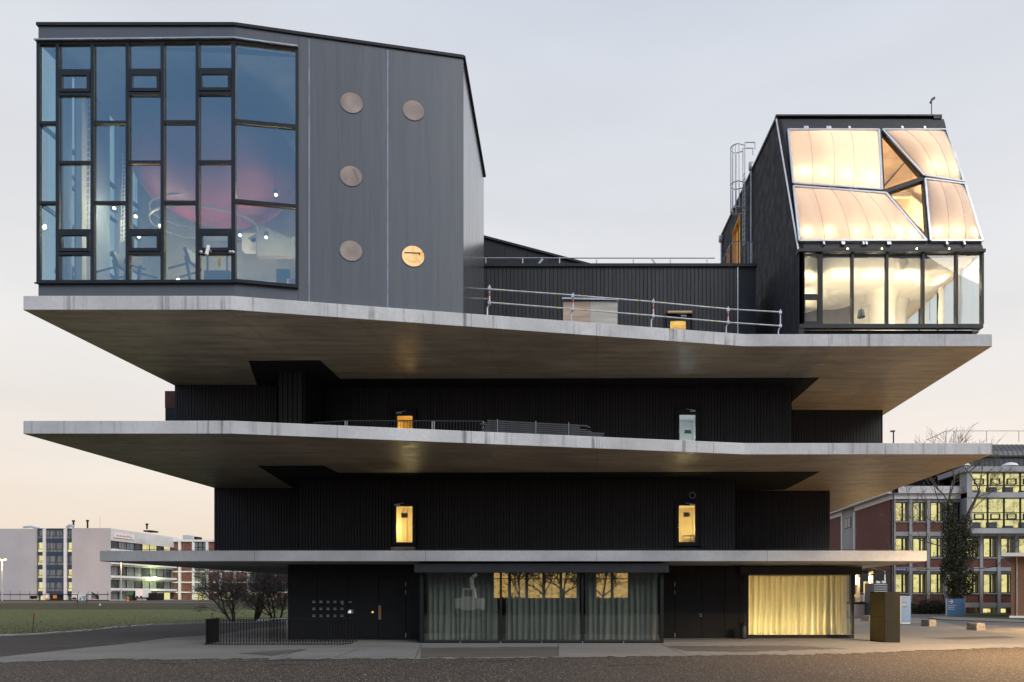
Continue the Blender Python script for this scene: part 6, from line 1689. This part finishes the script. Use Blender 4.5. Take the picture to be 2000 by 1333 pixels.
# ================================================================ LEFT: WHITE OFFICE BLOCK
YL = 170.0
WB = thing('white_office_block', 'large white office block with a dark blue glazed strip far left', 'building', (-140, 175, 1.1))
lx = lambda px: XA(px, YL); lz = lambda py: ZA(py, YL)
zb_ = 1.05; ztop = lz(1033)
b = MB(); b.box(lx(-90), lx(68.5), YL, YL + 21, zb_, ztop); b.build('blank_wall', M['whitewall'], WB)
b = MB(); b.box(lx(140.3), lx(213), YL, YL + .6, zb_, ztop + .15); b.build('blank_wall', M['whitewall'], WB)
b = MB(); b.box(lx(68.7), lx(140), YL + 1.3, YL + 3, zb_, ztop - .1); b.build('glazed_strip_core', M['darkmetal'], WB)
for a, c in ((82, 86.4), (123, 127.6)):
    b = MB(); b.box(lx(a), lx(c), YL + .2, YL + 1.2, zb_, ztop); b.build('white_fin', M['white'], WB)
rowsL = [(1035.5, 1051.7), (1059.8, 1078), (1085.5, 1103.7), (1112.5, 1129.2), (1137.5, 1155)]
spd = [(1032, 1035.3), (1051.9, 1059.6), (1078.2, 1085.3), (1103.9, 1112.3), (1129.4, 1137.3), (1155.2, 1162)]
bays = [(69.5, 81.8), (86.6, 122.8), (127.8, 139.9)]
litL = {(0, 1), (0, 2), (0, 3), (0, 4), (2, 1), (2, 3), (2, 4)}
for bi, (a, c) in enumerate(bays):
    for (u, v) in spd:
        b = MB(); b.box(lx(a), lx(c), YL + .55, YL + 1.25, lz(v), lz(u)); b.build('blue_panel', M['blue_spandrel'], WB)
    for ri, (u, v) in enumerate(rowsL):
        x0, x1, z0, z1 = lx(a), lx(c), lz(v), lz(u)
        m = MB(); y0, y1 = YL + .6, YL + .8; w = .16
        m.box(x0, x0 + w, y0, y1, z0, z1); m.box(x1 - w, x1, y0, y1, z0, z1)
        zm = z0 + (z1 - z0) * .30; m.box(x0 + w, x1 - w, y0, y1, zm - .06, zm + .06)
        vs_ = [.19, .52, .88] if bi == 1 else [.2]
        for f_ in vs_: xx = x0 + (x1 - x0) * f_; m.box(xx - (.15 if f_ == .52 else .07), xx + (.15 if f_ == .52 else .07), y0, y1, zm + .061, z1)
        wd = m.build('window', M['blue_spandrel'], WB)
        g = MB(); g.box(x0 + w, x1 - w, y0 + .06, y0 + .09, z0, z1)
        g.build('pane', M['lit_far'] if (bi, ri) in litL else M['pane_grey'], wd)
for px, g_ in ((77, 'lit_far'), (133, 'green')):
    b = MB(); b.box(lx(px - 4), lx(px + 4), YL + 1.0, YL + 1.25, zb_, lz(1164)); b.build('ground_door', M[g_], WB)
# its long side with strip windows, running back
xs2 = lx(213) ; 
def sbox(y0, y1, pa, pb, mat, nm, d0=0.0, par=None):
    b = MB(); b.box(xs2 - .5, xs2 + d0, y0, y1, lz(pb), lz(pa)); return b.build(nm, M[mat], par or WB)
strips = [(1055.5, 1071.5), (1080.5, 1097), (1105, 1124), (1132.5, 1149), (1157, 1172)]
prev = 1033
YE = 198
for k, (a, c) in enumerate(strips):
    sbox(YL + .62, YE, prev - (1 if k == 0 else 0), a, 'sidewhite', 'white_band', .0)
    prev = c
    n = 9
    for i in range(n):
        y0 = YL + .7 + (YE - YL - .8) * i / n; y1 = YL + .7 + (YE - YL - .8) * (i + 1) / n
        lit = (k == 0 and i in (4, 5, 7)) or (k == 4 and i in (6, 7))
        b = MB(); b.box(xs2 - .55, xs2 - .35, y0 + .05, y1 - .05, lz(c) + .01, lz(a) - .01); wd = b.build('window', M['lit_far'] if lit else M['pane_grey' if (i + k) % 3 else 'pane_dark'], WB)
        m = MB(); m.box(xs2 - .34, xs2 - .22, y0 - .08, y0 + .08, lz(c), lz(a)); m.build('mullion', M['frameblack'], wd)
    if k < 4: sbox(YL + .62, YE, c + .2, c + 4.6, 'white', 'balcony_band', .9)
sbox(YL + .62, YE, 1172, 1173.5, 'sidewhite', 'white_band', .0)
b = MB(); b.box(lx(140), xs2 - .6, YL + .62, YE, zb_, ztop); b.box(lx(68.6), lx(140), YL + 3, YE, zb_, ztop - .3); b.build('body', M['sidewhite'], WB)
# company board on the side, with illegible red script
b = MB(); b.box(xs2 + .06, xs2 + .2, YL + 1.6, YL + 9.0, lz(1049), lz(1039)); sg_ = b.build('company_board', M['white'], WB)
b = MB(); yq = YL + 2.4; R = random.Random(2)
while yq < YL + 8.0: w = R.uniform(.25, .5); b.box(xs2 + .201, xs2 + .23, yq, yq + w, lz(1046), lz(1044 - R.random() * 1.6)); yq += w + .16
b.build('red_lettering', M['pink'], sg_)
b = MB(); q = P(283, 1124.5, 188); b.ball((xs2 + 1.2, 186, lz(1126)), .42, n=10, m=6); b.build('wall_lamp', M['lamp_warm'], WB)
lamp('wall_lamp_light', (xs2 + 2.4, 186, lz(1127)), 900, (.85, 1, .45), .3, parent=WB)
# roof plant
b = MB(); b.path([P(46, 1030, 175), P(60, 1029, 175), P(76, 1032.5, 175)], .28, 8); b.path([P(131, 1031, 175), P(137, 1026.5, 175), P(144, 1029, 175)], .4, 8); b.build('roof_duct', M['galv'], WB)
for px, py in ((143.5, 1019.5), (171, 1019), (287, 1026)):
    b = MB(); p_, q_ = P(px, 1034, 176), P(px, py, 176); b.tube(p_, q_, .2, n=8); b.lathe(q_, [(.34, 0), (.34, .4), (0, .45)], 8); b.build('chimney', M['bronze'], WB)
b = MB(); b.box(XA(280, 178), XA(295, 178), 178, 181, ztop, ZA(1036, 178)); b.build('roof_box', M['bronze'], WB)
b = MB(); b.tube(P(195.5, 1032, 176), P(195.5, 1009, 176), .05, n=5); b.build('antenna', M['galv'], WB)
# red panel building
RB = thing('red_panel_building', 'long building of red brown panels in a white frame behind the bare shrubs', 'building', (-95, 200, 1.1))
Yq = 196.0; qx = lambda px: XA(px, Yq); qz = lambda py: ZA(py, Yq)
b = MB(); b.box(qx(322), qx(620), Yq + .6, Yq + 16, 1.1, qz(1056)); b.build('body', M['concgrey'], RB)
b = MB(); b.box(qx(321.5), qx(620), Yq - .3, Yq + 16.2, qz(1058.5), qz(1054.5)); b.build('roof_edge', M['white'], RB)
cols_ = [322 + 26.8 * i for i in range(12)]
for px in cols_:
    b = MB(); b.box(qx(px), qx(px + 4.6), Yq - .2, Yq + .59, 1.1, qz(1058.7)); b.build('white_pier', M['white'], RB)
lev = [(1059, 1076.5), (1079, 1096), (1098.5, 1115.5), (1119.5, 1136.5), (1140, 1156), (1159.5, 1173.5)]
R = random.Random(12)
for ri, (u, v) in enumerate(lev):
    b = MB(); b.box(qx(322), qx(620), Yq - .1, Yq + .58, qz(v + 2.6), qz(v + .1)); b.build('white_band', M['white'], RB)
    for ci, px in enumerate(cols_[:-1]):
        a, c = px + 4.7, px + 26.7
        isw = (ci == 2) or (ci > 3 and R.random() < .4)
        lit = isw and ri == 5 or (ri == 5 and ci == 2)
        b = MB(); b.box(qx(a), qx(c), Yq + .15, Yq + .57, qz(v), qz(u))
        w_ = b.build('window' if isw else 'infill_panel', M['lit_far'] if lit else (M['pane_grey'] if isw else M['redpanel']), RB)
        if isw:
            m = MB()
            for f_ in (.33, .66): xx = qx(a) + (qx(c) - qx(a)) * f_; m.box(xx - .08, xx + .08, Yq + .05, Yq + .14, qz(v), qz(u))
            zz = qz(v) + (qz(u) - qz(v)) * .4; m.box(qx(a), qx(c), Yq + .06, Yq + .13, zz - .07, zz + .07); m.build('frame', M['frameblack'], w_)
for px, w, py, mat in ((345.5, 10, 1043, 'galv'), (365, 4, 1046, 'bronze'), (414, 5, 1049, 'galv')):
    b = MB(); b.box(qx(px - w / 2), qx(px + w / 2), Yq + 4, Yq + 7, qz(1055), qz(py)); b.build('roof_vent', M[mat], RB)
# things along the far road
def lamppost(px, pyt, Y, heads, label, lit=True):
    g = Vector((XA(px, Y), Y, 1.05)); t = thing('street_lamp', label, 'street lamp', g, 'street lamps along the far road')
    top = P(px, pyt, Y); b = MB(); b.tube(g, top, .11, .07, n=7); b.build('pole', M['orange'] if False else M['galv'], t)
    for dx in heads:
        h = MB(); h.tube(top, top + Vector((dx, 0, .12)), .05, n=5); h.build('arm', M['galv'], t)
        h = MB(); h.ball(top + Vector((dx * 1.15, 0, .08)), .30, .24, .20, n=10, m=6); h.build('lamp_head', M['lamp_sodium'], t)
        if lit: lamp('street_lamp_light', top + Vector((dx * 1.15, -.3, -.5)), 2800, (1, .50, .18), .3, parent=t)
lamppost(4, 1094, 146, (-.55, .6), 'twin headed street lamp glowing orange at the left edge')
lamppost(236.5, 1090, 150, (.9,), 'street lamp pole rising behind the lowest platform before the white block')
t = thing('road_fence', 'thin wire fence along the far road before the white office block', 'fence', (-120, 140, 1.1))
b = MB()
for py in (1161, 1162.2): b.tube((XA(-60, 152), 152, ZA(py, 152)), (XA(213, 152), 152, ZA(py, 152)), .05, n=4)
b.build('rail', M['bronze'], t)
b = MB(); b.box(XA(-60, 152), XA(213, 152), 151.99, 152.01, 1.1, 1.25); px = -56
while px < 214: b.tube((XA(px, 152), 152, 1.0), (XA(px, 152), 152, ZA(1155, 152)), .05, n=4); px += 19
b.build('post', M['bronze'], t)
t = thing('billboard', 'small billboard with a pale picture on two posts on the grass bank', 'billboard', G(160, 1180, 1.0))
Yb_ = 112.0; q0, q1 = P(152, 1173, Yb_), P(168.5, 1161, Yb_)
b = MB(); b.box(q0.x, q1.x, Yb_, Yb_ + .1, q0.z, q1.z); pic = b.build('board', M['white'], t)
b = MB(); R = random.Random(4)
for i in range(10): x = q0.x + .1 + R.random() * (q1.x - q0.x - .35); z = q0.z + .05 + R.random() * .5; b.box(x, x + .22, Yb_ - .012 - i * .001, Yb_ - .002, z, z + R.uniform(.1, .35))
b.build('picture_shapes', M['pane_grey'], pic)
for px in (151, 169):
    b = MB(); x = XA(px, Yb_); b.box(x - .05, x + .05, Yb_ - .02, Yb_ + .1, .6, q1.z); b.build('post', M['rubber'], t)
def simple(name, label, cat, px0, px1, py0, py1, Y, d, mat, group=None, extra=None):
    g = Vector((XA((px0 + px1) / 2, Y), Y, 1.08)); t = thing(name, label, cat, g, group)
    m = MB(); x0, x1 = XA(px0, Y), XA(px1, Y); z0, z1 = max(1.08, ZA(py1, Y)), ZA(py0, Y); m.box(x0, x1, Y, Y + d, z0 + .12, z1); o = m.build('body', M[mat], t)
    m = MB(); m.box(x0 + .1, x1 - .1, Y + .1, Y + d - .1, z0, z0 + .12); m.build('base', M['rubber'], t)
    if extra: extra(t, x0, x1, z0, z1, Y)
    return t
def ribs(t, x0, x1, z0, z1, Y):
    m = MB(); n = 9
    for i in range(n): x = x0 + (x1 - x0) * (i + .5) / n; m.box(x - .06, x + .06, Y - .06, Y - .002, z0 + .2, z1 - .1)
    m.build('rib', M['bronze'], t)
t = thing('green_skip', 'green open skip with slanted ends by the white block ground floor', 'skip', (XA(252, 160), 160, 1.08))
b = MB(); b.prism([P(243, 1163.5, 160), P(258, 1163.5, 160), P(261.5, 1155, 160), P(249, 1155, 160)], (0, 2, 0)); b.build('body', M['green'], t)
b = MB(); b.box(XA(245, 160), XA(257, 160), 160.2, 161.8, 1.08, ZA(1163.6, 160)); b.build('base', M['rubber'], t)
def wheels(t, x0, x1, z0, z1, Y):
    for x in (x0 + .4, x1 - .4):
        m = MB(); m.tube((x, Y - .05, z0 + .2), (x, Y + .2, z0 + .2), .28, n=10); m.build('wheel', M['rubber'], t)
simple('white_van', 'white box trailer parked by the white block', 'trailer', 264.5, 279, 1151, 1168, 160, 3, 'white', None, wheels)
simple('grey_container', 'brown grey ribbed container at the end of the white block', 'container', 286, 305, 1158.5, 1173, 162, 3, 'bronze', None, ribs)
simple('grey_hut', 'small pale hut on wheels left of the billboard', 'hut', 140, 150, 1159, 1171, 155, 2, 'sidewhite', None, wheels)
simple('yellow_column', 'white and yellow advertising column before the blue glazed strip', 'column', 89, 93, 1160, 1172, 153, .6, 'white', None, lambda t, x0, x1, z0, z1, Y: MB().box(x0 - .02, x1 + .02, Y - .03, Y - .005, z0 + .1, z0 + .5).build('yellow_foot', M['yellowseat'], t))
simple('orange_box', 'orange cabinet before the blue glazed strip', 'cabinet', 103.5, 107, 1163, 1170, 153, .6, 'orange')
simple('small_generator', 'dark small machine on the verge left of the blue glazed strip', 'machine', 59, 66, 1164, 1170, 153, 1, 'bronze', None, wheels)
t = thing('leaning_grille', 'dark slanted grille panel leaning before the white blank wall', 'grille', (XA(186, 153), 153, 1.1))
b = MB()
for i in range(8): f_ = i / 7; b.bar(P(179.5, 1157 + 13 * f_ * .9, 153), P(193, 1165 + 6 * f_, 153), .10, .08, (0, 1, 0))
b.tube(P(179.5, 1156, 153), P(179.5, 1172.5, 153), .07, n=5); b.build('grille', M['bronze'], t)
t = thing('fire_hydrant', 'small orange hydrant by the far road before the green skip', 'hydrant', (XA(249.5, 140), 140, 1.08))
b = MB(); b.lathe((XA(249.5, 140), 140, 1.08), [(.22, 0), (.16, .1), (.16, .7), (.22, .75), (.12, .95), (0, 1.0)], 10); b.build('body', M['orange'], t)
b = MB(); b.tube((XA(249.5, 140) - .3, 140, 1.65), (XA(249.5, 140) + .3, 140, 1.65), .09, n=6); b.build('outlets', M['orange'], t)
t = thing('white_post', 'short white marker post at the foot of the grass bank', 'post', G(195, 1190))
g = G(195, 1190); b = MB(); b.box(g.x - .1, g.x + .1, g.y - .08, g.y + .08, 0, ZA(1179.5, g.y) - .1); b.build('shaft', M['white'], t)
b = MB(); b.prism([(g.x - .1, g.y - .08, ZA(1179.5, g.y) - .098), (g.x + .1, g.y - .08, ZA(1179.5, g.y) - .098), (g.x + .1, g.y - .08, ZA(1179.5, g.y))], (0, .16, 0)); b.build('cap', M['white'], t)
g = G(63.5, 1237)
t = thing('marker_pole', 'thin leaning survey pole with a red tip standing in the grass', 'pole', g)
top = P(66.5, 1198, g.y); m_ = g.lerp(top, .86)
b = MB(); b.tube(g, m_, .022, n=6); b.build('shaft', M['machine'], t)
b = MB(); b.tube(m_, top, .04, n=6); b.build('red_tip', M['red'], t)
# ================================================================ BEHIND THE CAMERA: what the glass fronts mirror
BB = thing('opposite_building', 'building across the yard mirrored in the shop front glass', 'building', (-4, -24, 0))
Yo = -22.0
b = MB(); b.box(-45, 40, Yo - 12, Yo - .6, 0, 8.4); b.build('body', M['darkplaster'], BB)
b = MB(); b.box(-45.3, 40.3, Yo - 12.3, Yo + .1, 8.402, 8.9); b.build('roof', M['darkmetal'], BB)
x = -12.6
for i in range(8):
    lit = i != 5
    b = MB(); b.box(x, x + 1.75, Yo - .58, Yo - .40, 1.9, 6.2); wd = b.build('window', M['lit_opp'] if lit else M['pane_dark'], BB)
    m = MB(); m.box(x - .12, x, Yo - .58, Yo - .2, 1.8, 6.3); m.box(x + 1.75, x + 1.87, Yo - .58, Yo - .2, 1.8, 6.3); m.box(x, x + 1.75, Yo - .38, Yo - .3, 4.2, 4.3); m.build('frame', M['frameblack'], wd)
    x += 2.1
for i, (bx, bh) in enumerate(((-9.5, 1.6), (-6.5, 1.3), (-1.0, 1.8), (2.6, 1.5))):
    t = thing('yard_bush', ('low bush mirrored below the first lit window', 'low bush mirrored left of the yard tree', 'low bush mirrored right of the yard tree', 'low bush mirrored below the last lit windows')[i], 'bush', (bx, -16, 0), 'bushes in the yard')
    b = MB(); R = random.Random(70 + i); leafcloud(b, Vector((bx, -16, bh * .6)), 1.9, .8, bh * .8, 500, .16, R); o = b.build('leaves', M['hedge'], t); o['kind'] = 'stuff'
t = thing('crane_truck', 'white truck with a folded crane mirrored in the left shop front pane', 'truck', (-12.9, -8, 0))
b = MB(); b.box(-14.2, -11.6, -9.6, -7.4, .7, 1.9); b.build('body', M['white'], t)
b = MB(); b.prism([(-13.6, -8.6, 1.91), (-12.2, -8.6, 1.91), (-12.35, -8.6, 2.9), (-13.45, -8.6, 2.9)], (0, 1.1, 0)); b.build('cab', M['white'], t)
b = MB(); b.box(-13.3, -12.5, -7.49, -7.46, 2.1, 2.75); b.build('windscreen', M['pane_dark'], t)
for bx in (-13.9, -11.9):
    b = MB(); b.tube((bx, -7.8, .45), (bx, -7.3, .45), .45, n=14); b.build('wheel', M['rubber'], t)
b = MB(); b.bar((-12.6, -8.2, 2.9), (-12.75, -8.2, 4.0), .35, .35, (0, 1, 0)); b.bar((-12.75, -8.2, 3.9), (-12.2, -8.2, 4.3), .3, .3, (0, 1, 0)); b.build('crane_arm', M['white'], t)
t = thing('yard_tree', 'bare tree in the yard mirrored in the shop front glass', 'tree', (-3.6, -12, 0))
b = MB(); b.tube((-3.6, -12, 0), (-3.5, -12, 2.6), .2, .15); b.build('trunk', M['bark'], t)
b = MB(); R = random.Random(17)
for k in range(4): limb(b, (-3.5, -12, 2.4), (R.gauss(0, .6), R.gauss(0, .4), 1), 2.6, .10, 4, R, .45, .15, 3, 3, .014)
b.build('branches', M['twig'], t)
for i, (bx, by) in enumerate(((-8.6, -14), (.6, -13.5), (-6.0, -15))):
    t = thing('yard_tree', ('bare tree mirrored over the leftmost lit window', 'bare tree mirrored between the two groups of lit windows', 'bare tree mirrored in the middle of the lit windows')[i], 'tree', (bx, by, 0))
    b = MB(); b.tube((bx, by, 0), (bx + .1, by, 2.2), .17, .12); b.build('trunk', M['bark'], t)
    b = MB(); R = random.Random(90 + i)
    for k in range(4): limb(b, (bx + .1, by, 2.1), (R.gauss(0, .6), R.gauss(0, .4), 1), 2.4, .09, 4, R, .5, .12, 4, 3, .016)
    b.build('branches', M['bark'], t)
# street lamps just outside the picture whose light reaches the apron and the platforms' undersides
def yardlamp(x, y, h, power, label, col=(1, .58, .19), spot=False):
    t = thing('yard_lamp', label, 'street lamp', (x, y, 0), 'yard lamps outside the picture')
    b = MB(); b.tube((x, y, 0), (x, y, h - .2), .06, n=8); b.build('pole', M['galv'], t)
    b = MB(); b.ball((x, y, h), .16, n=12, m=8); b.build('globe', M['lamp_warm'], t)
    if spot:
        b = MB(); b.lathe((x, y, h + .17), [(.42, -.04), (.30, .05), (0, .1)], 14); b.build('shade', M['rubber'], t)
        lamp('yard_lamp_light', (x, y, h - .25), power, col, .15, 'SPOT', t, spot=150)
    else: lamp('yard_lamp_light', (x, y, h - .3), power, col, .15, parent=t)
yardlamp(28, 40.4, 3.0, 5500, 'globe lamp by the road beyond the right edge')
yardlamp(17.2, 21.5, 8.5, 27000, 'shaded lamp at the edge of the gravel beyond the right edge', col=(1, .66, .33), spot=True)
